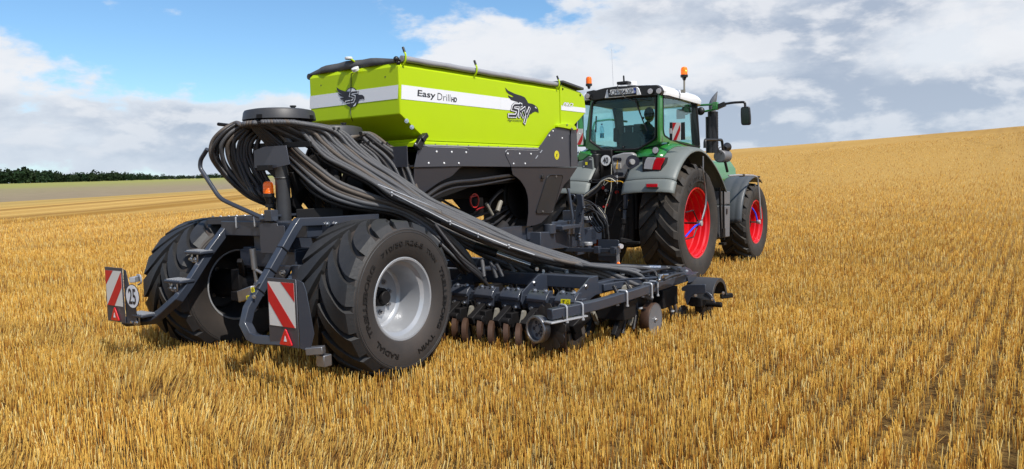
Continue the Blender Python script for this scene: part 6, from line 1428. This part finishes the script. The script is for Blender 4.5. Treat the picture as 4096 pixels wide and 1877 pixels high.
a = MB(); a.tube(curve([(0.092,6.86,3.223),(0.071,6.86,3.189),(0.097,6.86,3.14),(0.156,6.86,3.069),(0.221,6.86,2.998),(0.299,6.86,2.968),(0.377,6.86,2.933),(0.416,6.86,2.941)], 5)+curve([(0.397,6.9,2.946),(0.501,6.9,2.955),(0.591,6.9,2.942),(0.604,6.9,2.993)], 4), .006, 6); a.build('roof_cable', 'black', TR)
# warning board on the cab's right rear
a = MB(); a.poly([(1.03,6.9,2.543),(1.164,6.9,2.532),(1.156,6.9,2.251),(1.023,6.9,2.259)], (0, 1, 0), .008); wb = a.build('marker_board', 'refwhite', TR, label='white and red striped board beside the cab door')
a = MB(); a.poly([(1.161,6.896,2.506),(1.161,6.896,2.412),(1.093,6.896,2.257),(1.039,6.896,2.261)], (0, 1, 0), .002); a.poly([(1.033,6.896,2.542),(1.093,6.896,2.536),(1.03,6.896,2.409)], (0, 1, 0), .002); a.build('red_stripe', 'refred', wb, smooth=0)
a = MB(); a.poly([(0.977,6.9,2.547),(1.023,6.9,2.547),(1.02,6.9,2.255),(0.973,6.9,2.257)], (0, 1, 0), .03); a.poly([(1.161,6.92,2.536),(1.228,6.92,2.539),(1.231,6.92,2.257),(1.157,6.92,2.257)], (0, 1, 0), .01); a.build('board_mount', 'black', TR, bevel=.003)
a = MB(); a.poly([(0.972,6.885,2.452),(1.019,6.885,2.449),(1.018,6.885,2.366),(0.971,6.885,2.368)], (0, 1, 0), .02); a.build('side_marker', 'clearlens', wb)
a = MB(); a.poly([(-0.579,6.6,2.53),(-0.454,6.6,2.519),(-0.457,6.6,2.25),(-0.572,6.6,2.256)], (0, 1, 0), .008); wb2 = a.build('marker_board', 'refwhite', TR, label='striped board half hidden behind the hopper')
a = MB(); a.poly([(-0.453,6.596,2.456),(-0.454,6.596,2.347),(-0.504,6.596,2.252),(-0.569,6.596,2.258)], (0, 1, 0), .002); a.poly([(-0.577,6.596,2.53),(-0.539,6.596,2.526),(-0.577,6.596,2.426)], (0, 1, 0), .002); a.build('red_stripe', 'refred', wb2, smooth=0)
# mirrors
a = MB(); a.tube(curve([(0.55,8.75,2.876),(0.603,8.75,2.922),(0.674,8.75,2.953),(0.812,8.75,2.956),(1.051,8.75,2.951)], 5), .020, 10); a.tube(curve([(0.62,8.75,2.824),(0.811,8.75,2.832),(0.999,8.75,2.852),(1.067,8.75,2.863)], 5), .020, 10); a.build('mirror_arm', 'green', TR)
a = MB(); a.box((1.083,8.75,2.918), (.10, .09, .14)); a.build('mirror_hinge', 'green', TR, bevel=.012)
a = MB(); a.tube(rounded([(1.101,8.75,2.917),(1.218,8.75,2.941),(1.4,8.75,2.956),(1.587,8.75,2.951),(1.615,8.75,2.934),(1.621,8.75,2.87)], .05, 5), [.05]*1+[.04]*6+[.022]*100 if False else .022, 10); a.bar((1.129,8.75,2.901), (1.258,8.75,2.945), .07, .08); a.build('mirror_rod', 'black', TR)
a = MB(); a.poly(rounded([(1.548,8.72,2.866),(1.701,8.72,2.867),(1.719,8.72,2.679),(1.716,8.72,2.56),(1.691,8.72,2.541),(1.571,8.72,2.545),(1.551,8.72,2.578),(1.543,8.72,2.754)], .04, 4, True), (0, 1, 0), .06); mr_ = a.build('mirror_housing', 'black', TR, bevel=.012)
a = MB(); a.poly(rounded([(1.566,8.715,2.843),(1.686,8.715,2.844),(1.702,8.715,2.68),(1.698,8.715,2.569),(1.581,8.715,2.567),(1.566,8.715,2.625)], .03, 4, True), (0, 1, 0), .004); a.build('mirror_glass', mat('dark_mirror', (.02, .03, .025), .15, .3, 0, var=.01), mr_, smooth=0)
a = MB(); a.tube(rounded([(2*TXC-.75, 8.7, 2.75), (-1.05, 8.75, 2.82), (-1.35, 8.7, 2.80), (-1.4, 8.68, 2.6)], .05), .02, 8); a.build('mirror_arm', 'green', TR)
a = MB(); a.box((-.52-.0, 8.95, 2.52), (.22, .05, .38)); a.box((-1.42, 8.65, 2.45), (.22, .05, .38)); a.build('mirror_housing', 'black', TR, bevel=.02)
a = MB(); a.box((0.604,8.3,2.784), (.16, .03, .17)); a.sphere((0.708,8.3,2.852), .09, 14, 10, (1, .4, 1)); a.build('door_mirror', 'disc', TR, bevel=.01)
a = MB(); a.sphere((0.825,8.7,2.844), .075, 14, 10, (1, .8, 1)); a.build('front_lamp', 'black', TR)
# exhaust
e0 = Vector((0.981,8.9,2.086)); e1 = Vector((0.978,8.9,2.832)); a = MB(); a.cyl(e0, e1, .092, .092, 28); a.cyl(e0+Vector((-.045, -.04, 0)), e0.lerp(e1, .88)+Vector((-.045, -.04, 0)), .075, n=20); ex = a.build('exhaust_guard', 'black', TR)
b = MB()
for i in range(26):
    for j in range(7):
        t = R_(-100+22*j); z = e0.lerp(e1, (i+.5)/26); q = z+Vector((.0925*cos(t), .0925*sin(t), 0)); b.sphere(q, .0065, 6, 4)
o = b.build('guard_perforation', 'ink', ex); o['kind'] = 'stuff'
a = MB(); a.tube(curve([e1-Vector((0, 0, .05)), e1+Vector((-.01, 0, .12)), e1+Vector((.03, 0, .24)), e1+Vector((.09, 0, .36))], 6), [.062]*8+[.06, .058, .056, .052, .048, .042, .034, .028, .020, .012, .006], 16); a.build('exhaust_tip', 'disc', TR)
# handrail hoop, lamp, steps, tool box
a = MB(); a.tube(rounded([(1.05,8.285,2.16),(1.05,8.288,2.304),(1.05,9.175,2.328),(1.05,9.221,2.161),(1.05,9.294,1.993),(1.05,9.467,1.736)], .07, 6), .026, 10); a.build('hand_hoop', 'black', TR)
a = MB(); a.tube(curve([(1.05,9.222,2.195),(1.05,9.049,2.183),(1.05,8.998,2.124),(1.05,9.096,2.083),(1.05,9.27,2.103)], 5), .008, 6); a.build('lamp_wire', 'black', TR)
p = Vector((1.05,9.411,2.184)); a = MB(); a.cyl(p+Vector((0, -.10, -.01)), p+Vector((0, .06, .02)), .045, .085, 20); a.bar(p+Vector((0, -.06, -.04)), p+Vector((0, -.12, -.16)), .025, .03); a.build('side_lamp', 'black', TR, bevel=.004)
a = MB(); a.cyl((1,9.18,2.028), (1,9.555,2.032), .12, n=20); a.cyl((0.9,9.635,2.156), (0.9,9.631,1.917), .09, n=18); a.build('air_intake', 'disc', TR, bevel=.02)
a = MB(); a.poly([(1.12,8.837,1.387),(1.12,9.417,1.366),(1.12,9.398,1.12),(1.12,8.832,1.137)], (-1, 0, 0), .35); a.poly([(1.13,8.823,1.119),(1.13,9.383,1.094),(1.13,9.343,0.511),(1.13,8.811,0.528)], (-1, 0, 0), .35); tb = a.build('tool_box', 'disc', TR, bevel=.015)
a = MB(); a.box([(1.14,9.166,1)][0], (.01, .05, .10)); a.build('box_latch', 'ink', tb)
a = MB(); a.bar((1.16,8.712,1.455), (1.16,8.787,0.543), .03, .03); a.bar((1.16,8.912,1.451), (1.16,8.934,0.486), .03, .03); a.box((1.16,8.882,0.618), (.05, .12, .16)); a.box((1.14,8.909,0.418), (.1, .14, .04)); a.build('access_ladder', 'dark', TR)
# front mudguard
def ffender(s):
    xf = (lambda x: x) if s > 0 else (lambda x: 2*TXC-x); cs = [(.62, .925), (.66, .94), (.85, .95), (.872, .943), (.89, .95), (1.02, .95), (1.04, .943), (1.06, .95), (1.14, .94), (1.17, .915)]; vs = []; n = 20; q = len(cs)
    for i in range(n+1):
        t = R_(2)+R_(118)*i/n
        for x, r in cs: vs.append((xf(x), FW[1]-r*cos(t), FW[2]+r*sin(t)))
    a = MB(); a.add(vs, [(i*q+j, i*q+j+1, (i+1)*q+j+1, (i+1)*q+j) for i in range(n) for j in range(q-1)])
    o = a.build('front_mudguard', 'ffender', TR, smooth=45); md = o.modifiers.new('s', 'SOLIDIFY'); md.thickness = .018
ffender(1); ffender(-1)
a = MB(); a.box((1.3,9.554,1.659), (.08, .12, .05)); a.poly([(1.28,10.404,1.649),(1.28,10.808,1.634),(1.28,10.757,1.594),(1.28,10.654,1.603)], (-1, 0, 0), .05); a.build('guard_bracket', 'black', TR, bevel=.01)
# bonnet, chassis, axle
a = MB(); pr = [(-.36, 1.15), (-.42, 1.45), (-.40, 1.80), (-.28, 1.98), (.38, 1.98), (.50, 1.80), (.52, 1.45), (.46, 1.15)]
a.poly([(x, 8.75, z) for x, z in pr], (0, 1, 0), 2.9); a.build('bonnet', 'green', TR, bevel=.04, seg=3)
a = MB(); a.box((.05, 9.6, .85), (.55, 3.6, .55)); a.box((.05, 7.5, .95), (.6, 1.3, .9)); a.cyl((-.6, 7.48, .885), (.7, 7.48, .885), .2, n=24); a.box((.05, 10.84, .62), (1.5, .25, .2)); a.box((.75, 9.3, .75), (.5, .9, .55)); a.box((-.65, 9.3, .75), (.5, .9, .55)); a.build('transmission', 'dark', TR, bevel=.03)
# rear linkage jumble
a = MB(); a.box((-.10, 7.02, 1.55), (.62, .20, .95)); a.box((-.12, 6.92, 1.25), (.5, .16, .5)); a.box((-.1, 6.95, .82), (.7, .22, .4)); a.box((-.28, 7.0, 2.02), (.42, .2, .28)); a.cyl((-.42, 6.95, 1.7), (-.42, 6.95, 2.14), .075, n=16); a.box((.30, 6.98, 1.25), (.2, .2, .9))
a.build('rear_housing', 'dark', TR, bevel=.02)
a = MB(); a.cyl((-0.312,6.78,2.093), (-0.309,6.78,1.779), .085, n=18); a.build('accumulator', 'black', TR, bevel=.02)
dc = Vector((-0.101,6.74,1.975)); a = MB(); a.cyl(dc, dc+Vector((0, -.008, 0)), .089, n=40); d40 = a.build('speed_disc', 'white', TR)
a = MB(); text_fit(a, '40', dc+Vector((-.048, -.010, -.048)), (.096, 0, 0), (0, 0, .098), .02); a.build('disc_numerals', 'ink', d40, smooth=0)
a = MB(); a.poly([(0.049,6.66,2.043),(0.254,6.66,2.087),(0.404,6.66,2.086),(0.46,6.66,2.053),(0.446,6.66,1.919),(0.376,6.66,1.786),(0.294,6.66,1.715),(0.293,6.66,1.674),(0.095,6.66,1.668),(0.074,6.66,1.795),(0.047,6.66,1.933)], (0, 1, 0), .12); cst = a.build('coupler_casting', 'silvergrey', TR, bevel=.02, seg=3)
for q in ([(0.071,6.655,2.005),(0.093,6.655,2.017),(0.221,6.655,2.008),(0.234,6.655,1.978),(0.214,6.655,1.943),(0.091,6.655,1.947),(0.071,6.655,1.969)], [(0.102,6.655,1.757),(0.123,6.655,1.772),(0.251,6.655,1.764),(0.265,6.655,1.737),(0.248,6.655,1.704),(0.122,6.655,1.707),(0.101,6.655,1.726)]):
    a = MB(); a.poly(rounded(q, .01, 3, True), (0, 1, 0), .01); a.build('casting_slot', 'ink', cst)
for i in range(5):
    a = MB(); a.box(Vector((0.104,6.65,1.872))+Vector((.027*i, 0, 0)), (.02, .03, .09)); a.build('casting_rib', 'silvergrey', cst, bevel=.004)
a = MB(); p = Vector((0.427,6.66,1.931)); a.cyl(p, p+Vector((.02, -.03, 0)), .11, .11, 28); a.build('pulley', 'ink', TR); a = MB(); a.cyl(p+Vector((.0, -.03, 0)), p+Vector((.03, -.05, 0)), .05, .045, 20); a.build('pulley_cap', 'silvergrey', TR)
a = MB(); a.tube(curve([(0.196,6.6,1.99),(0.183,6.6,1.928),(0.17,6.6,1.855),(0.173,6.6,1.824)], 5), .010, 8); a.build('amber_cable', 'yellowhose', TR)
a = MB(); a.cyl((0.206,6.58,1.996), (0.204,6.6,1.972), .02, n=10); a.tube(curve([(0.173,6.6,1.824),(0.173,6.6,1.719),(0.173,6.6,1.551),(0.16,6.6,1.3)], 5), .006, 6); a.build('black_cable', 'black', TR)
a = MB(); a.cyl((0.178,6.58,1.718), (0.185,6.58,1.582), .018, .010, 10); a.build('cable_plug', 'galv', TR)
for q, m_, r in (([(0.103,6.55,1.909),(0.094,6.55,1.722),(0.077,6.55,1.46),(-0.022,6.55,1.197),(-0.056,6.55,0.995)], 'palecable', .007), ([(-0.083,6.5,1.611),(0.012,6.5,1.64),(0.106,6.5,1.617),(0.291,6.5,1.619),(0.358,6.5,1.55),(0.368,6.5,1.468)], 'yellowhose', .007), ([(0.178,6.5,1.751),(0.107,6.5,1.711),(-0.034,6.5,1.683),(-0.094,6.5,1.621),(-0.202,6.5,1.608),(-0.286,6.5,1.631),(-0.249,6.5,1.656),(-0.153,6.5,1.644),(-0.094,6.5,1.653),(0.061,6.5,1.702),(0.166,6.5,1.736)], 'black', .012),
              ([(-0.03,6.4,1.591),(-0.103,6.4,1.508),(-0.211,6.4,1.425),(-0.321,6.4,1.363)], 'rubberhose', .024), ([(-0.007,6.4,1.559),(-0.08,6.4,1.476),(-0.2,6.4,1.394),(-0.309,6.4,1.342)], 'rubberhose', .018), ([(-0.013,6.5,1.557),(0.059,6.5,1.618),(0.012,6.5,1.64),(-0.036,6.5,1.568)], 'palecable', .006), ([(-0.233,6.6,1.559),(-0.212,6.6,1.409),(-0.24,6.6,1.238)], 'rubberhose', .012), ([(0.147,6.6,1.552),(0.087,6.6,1.469),(0.049,6.6,1.343),(-0.001,6.6,1.195)], 'rubberhose', .012), ([(0.259,6.6,1.309),(0.164,6.6,1.194),(0.115,6.6,1.089),(0.052,6.6,0.898)], 'rubberhose', .009),
              ([(-0.316,6.45,1.202),(-0.307,6.45,1.042),(-0.273,6.45,0.957),(-0.214,6.45,0.904)], 'palecable', .006), ([(-0.112,6.45,1.201),(-0.019,6.45,1.096),(0.026,6.45,1.012)], 'palecable', .006)):
    a = MB(); a.tube(curve(q, 5), r, 8); a.build('cable', m_, TR)
rnd = random.Random(4)
for k in range(26):
    p = Vector((rnd.uniform(-.38, .30), 6.80-rnd.random()*.05, rnd.uniform(1.0, 1.72))); a = MB(); r = rnd.uniform(.012, .026); a.cyl(p, p+Vector((rnd.uniform(-.02, .02), -.05, rnd.uniform(-.02, .02))), r, n=10); a.build('hydraulic_coupling', rnd.choice(['steel', 'dark', 'black', 'dark', 'redcap', 'galv']), TR)
for s_, cols in ((0, 'dark'),):
    a = MB(); a.bar((0.42,6.4,1.44), (0.415,6.4,1.178), .07, .04); a.bar((0.406,6.4,1.158), (0.39,6.4,0.996), .045, .045); a.build('lift_rod', 'navy', TR, bevel=.006)
    a = MB()
    for i in range(5): a.lathe([(-.008, .03), (0, .045), (.008, .03)], Vector((0.381,6.4,1.012))-Vector((0, 0, .017*i)), 'z', 16)
    a.cyl((0.379,6.4,0.915), (0.365,6.4,0.853), .022, n=10); a.build('rubber_boot', 'rubberhose', TR)
    a = MB(); a.bar((0.365,6.4,0.853), (0.326,6.4,0.669), .06, .05); a.bar((0.358,6.3,0.678), (0.523,6.6,0.596), .06, .08); a.bar((0.033,6.4,0.621), (0.662,6.4,0.629), .05, .05); a.build('lower_link', 'dark', TR, bevel=.01)
a = MB(); a.poly([(0.333,6.5,1.416),(0.39,6.5,1.426),(0.394,6.5,1.333),(0.337,6.5,1.328)], (0, 1, 0), .06); a.poly([(0.341,6.48,1.319),(0.4,6.48,1.318),(0.393,6.48,1.168),(0.329,6.48,1.168)], (0, 1, 0), .05); a.build('link_clevis', 'navy', TR, bevel=.008)
# left flank seen past the hopper
a = MB(); a.poly([(-0.619,6.7,2.162),(-0.361,6.7,2.097),(-0.337,6.7,2.043),(-0.41,6.7,2.062),(-0.517,6.7,1.99),(-0.611,6.7,1.977),(-0.61,6.7,2.107)], (0, 1, 0), .05); a.build('green_panel', 'green', TR, bevel=.02)
a = MB(); a.poly([(-0.588,6.66,1.974),(-0.495,6.66,1.989),(-0.388,6.66,2.06),(-0.316,6.66,2.031),(-0.296,6.66,1.837),(-0.262,6.66,1.697),(-0.386,6.66,1.625),(-0.709,6.66,1.615),(-0.758,6.66,1.698),(-0.628,6.66,1.858)], (0, 1, 0), .05); gp = a.build('grey_panel', 'fender', TR, bevel=.015)
a = MB(); a.poly([(-0.489,6.65,1.989),(-0.383,6.65,2.058),(-0.316,6.65,2.031),(-0.308,6.65,1.838),(-0.281,6.65,1.698),(-0.38,6.65,1.646),(-0.5,6.65,1.757)], (0, 1, 0), .012); a.build('dark_cover', 'ffender', gp, bevel=.004)
a = MB(); a.poly([(-0.441,6.64,1.96),(-0.402,6.64,1.957),(-0.403,6.64,1.907),(-0.44,6.64,1.911)], (0, 1, 0), .004); a.build('yellow_label', 'yellow', gp, smooth=0)
for q in [(-0.472,6.64,1.884),(-0.445,6.64,1.783),(-0.42,6.64,1.674),(-0.348,6.64,2),(-0.328,6.64,1.997),(-0.309,6.64,1.731),(-0.285,6.64,1.735)]:
    a = MB(); a.bolt(q, (0, -1, 0), .010, .010); a.build('cover_bolt', 'galv', gp)

# ---- water bottle on the ledge
bt = empty('water_bottle', (-0.382,7.15,2.374), 'clear water bottle standing on the ledge inside the cab\'s rear window', 'bottle')
a = MB(); a.lathe([(0, .001), (.002, .034), (.02, .038), (.15, .038), (.185, .034), (.215, .015), (.225, .013), (.235, .013)], (0, 0, 0), 'z', 24); a.build('bottle_body', 'bottle', bt)
a = MB(); a.cyl((0, 0, .005), (0, 0, .085), .034, n=20); a.build('water', 'water', bt)
a = MB(); a.cyl((0, 0, .232), (0, 0, .25), .016, n=14); a.build('cap', 'platebl', bt)

# ================================================================== DRIVER
DV = empty('person', Vector((0.225,7.8,2.761))-Vector((.19, .14, .76)), 'person in a dark jacket seated in the tractor cab, leaning to the right', 'person')
def skinmesh(name, verts, edges, radii, m, parent, levels=2, root=0):
    me = bpy.data.meshes.new(name); me.from_pydata(verts, edges, []); o = bpy.data.objects.new(name, me); COL.objects.link(o); o.parent = parent
    me.materials.append(M[m])
    md = o.modifiers.new('skin', 'SKIN'); md.use_smooth_shade = True
    sv = me.skin_vertices[0].data
    for i, r in enumerate(radii): sv[i].radius = (r, r) if not isinstance(r, tuple) else r
    sv[root].use_root = True
    sb = o.modifiers.new('sub', 'SUBSURF'); sb.levels = levels; sb.render_levels = levels
    return o
# joints relative to the hips: torso leaning to the right (+x), legs forward on the seat, arms toward the controls
V = [(0, 0, .04), (.03, .0, .20), (.09, .03, .38), (.14, .06, .50), (.165, .09, .58), (.18, .11, .66),
     (-.03, .07, .50), (-.08, .17, .30), (-.06, .38, .24), (-.05, .46, .24), (.32, .10, .47), (.38, .18, .26), (.32, .38, .20), (.30, .46, .20),
     (-.10, .04, .02), (-.12, .40, .04), (-.12, .44, -.06), (.11, .04, .02), (.13, .40, .04), (.13, .46, -.06)]
Ed = [(0, 1), (1, 2), (2, 3), (3, 4), (4, 5), (3, 6), (6, 7), (7, 8), (8, 9), (3, 10), (10, 11), (11, 12), (12, 13), (0, 14), (14, 15), (15, 16), (0, 17), (17, 18), (18, 19)]
Rd = [.15, .155, .165, .14, .06, .055, .08, .055, .042, .035, .08, .055, .042, .035, .11, .075, .06, .11, .075, .06]
skinmesh('body', V, Ed, Rd, 'cloth', DV)
a = MB(); hc = Vector((.19, .14, .76)); a.sphere(hc, .10, 20, 14, (.80, 1.0, 1.2)); hd_ = a.build('head', 'skin', DV, smooth=80)
a = MB(); a.sphere(hc+Vector((0, -.012, .018)), .108, 20, 14, (.82, .98, 1.18)); a.build('hair', 'hair', hd_, smooth=80)
for s in (-1, 1):
    a = MB(); a.sphere(hc+Vector((s*.083, .0, -.005)), .022, 8, 6, (.4, .8, 1.3)); a.build('ear', 'skin', hd_, smooth=80)
a = MB(); a.cyl(hc+Vector((0, .095, -.01)), hc+Vector((0, .122, -.028)), .010, .015, 8); a.build('nose', 'skin', hd_, smooth=80)
def hand(c, parent):
    c = Vector(c); V = [c, c+Vector((0, .05, 0))]; E = [(0, 1)]; Rr = [(.022, .035), (.018, .038)]
    for k, (dx, L_) in enumerate(((-.030, .06), (-.010, .07), (.010, .068), (.030, .055))):
        i = len(V); V += [c+Vector((dx, .07, .0)), c+Vector((dx, .07+L_*.5, -.012)), c+Vector((dx, .07+L_*.75, -.04))]; E += [(1, i), (i, i+1), (i+1, i+2)]; Rr += [.010, .009, .008]
    i = len(V); V += [c+Vector((-.045, .03, -.01)), c+Vector((-.055, .065, -.03))]; E += [(0, i), (i, i+1)]; Rr += [.012, .009]
    skinmesh('hand', [tuple(v) for v in V], E, Rr, 'skin', parent, 1)
hand((-.05, .47, .24), DV); hand((.30, .47, .20), DV)

# ================================================================== WOODLAND ON THE LEFT SKYLINE
def woodland():
    m, nt, b = nodes('far_foliage'); N = nt.nodes; L = nt.links
    n = N.new('ShaderNodeTexNoise'); n.inputs['Scale'].default_value = .35; n.inputs['Detail'].default_value = 6; g = N.new('ShaderNodeNewGeometry'); L.new(g.outputs['Position'], n.inputs['Vector'])
    at = N.new('ShaderNodeAttribute'); at.attribute_name = 'tone'
    mx = N.new('ShaderNodeMix'); mx.data_type = 'RGBA'; L.new(n.outputs['Fac'], mx.inputs[0]); mx.inputs[6].default_value = (.008, .021, .012, 1); mx.inputs[7].default_value = (.026, .050, .020, 1)
    m2 = N.new('ShaderNodeMix'); m2.data_type = 'RGBA'; m2.blend_type = 'MULTIPLY'; m2.inputs[0].default_value = 1; L.new(mx.outputs[2], m2.inputs[6]); L.new(at.outputs['Color'], m2.inputs[7])
    L.new(m2.outputs[2], b.inputs['Base Color']); b.inputs['Roughness'].default_value = .8; b.inputs['Specular IOR Level'].default_value = .1
    rnd = np.random.default_rng(5); VS = []; FS = []; CS = []; o = 0
    n_t = 420
    for i in range(n_t):
        u = i/n_t; az = R_(-76+30*u)+rnd.normal(0, .0008); D = 400+60*u+rnd.uniform(-6, 40)
        if rnd.random() < .06: continue
        big = 1.0 if u < .42 else .8
        # heights vary along the belt
        prof = .80+.30*sin(u*21+1.0)*sin(u*9)+.22*rnd.random()
        H = (6.6 if u < .27 else max(2.9, 6.6-3.7*(u-.27)/.25))*prof
        if rnd.random() < .09: H *= 1.25
        cx = 5.9+sin(az)*D; cy = -4.8+cos(az)*D; z0 = float(height(cx, cy))-.5
        Wd = H*rnd.uniform(.33, .52); k = 150
        # foliage: small leafy flakes through the crown's volume, denser at its skin
        ph = rnd.uniform(0, 2*pi, k); ct = rnd.uniform(-1, 1, k); rr = rnd.uniform(.55, 1.0, k)**.6; st = np.sqrt(1-ct*ct)
        lob = 1+.22*np.sin(ph*3+i)+.15*np.sin(ct*5+i*2)
        P = np.stack([cx+Wd*st*np.cos(ph)*rr*lob, cy+Wd*st*np.sin(ph)*rr*lob, z0+H*.54+H*.47*ct*rr*lob], -1)
        s = H*rnd.uniform(.05, .11, k)
        A = rnd.normal(0, 1, (k, 3)); A /= np.linalg.norm(A, axis=1)[:, None]; B = np.cross(A, rnd.normal(0, 1, (k, 3))); B /= np.linalg.norm(B, axis=1)[:, None]
        q = np.stack([P-A*s[:, None], P+B*s[:, None], P+A*s[:, None], P-B*s[:, None]*.8], 1)
        VS.append(q.reshape(-1, 3)); base = o+np.arange(k)*4; FS.append(base[:, None]+np.arange(4)); o += k*4
        tone = rnd.uniform(.65, 1.25); wr = rnd.uniform(.9, 1.35)
        c = np.ones((k*4, 4)); c[:, 0] = tone*wr; c[:, 1] = tone; c[:, 2] = tone*.9; CS.append(c)
        # trunk
        t = [(cx-.2, cy, z0), (cx+.2, cy, z0), (cx+.1, cy, z0+H*.6), (cx-.1, cy, z0+H*.6)]; VS.append(np.array(t)); FS.append(np.array([[o, o+1, o+2, o+3]])); o += 4; CS.append(np.full((4, 4), .6))
    V = np.concatenate(VS); F_ = np.concatenate(FS); C = np.concatenate(CS)
    me = bpy.data.meshes.new('woodland'); me.from_pydata(V.tolist(), [], F_.tolist()); ca = me.color_attributes.new('tone', 'FLOAT_COLOR', 'POINT'); ca.data.foreach_set('color', C.astype(np.float32).ravel()); me.materials.append(m)
    ob = bpy.data.objects.new('woodland', me); COL.objects.link(ob); ob['kind'] = 'stuff'; ob['label'] = 'dark green belt of trees along the far left skyline'; ob['category'] = 'woodland'
woodland()
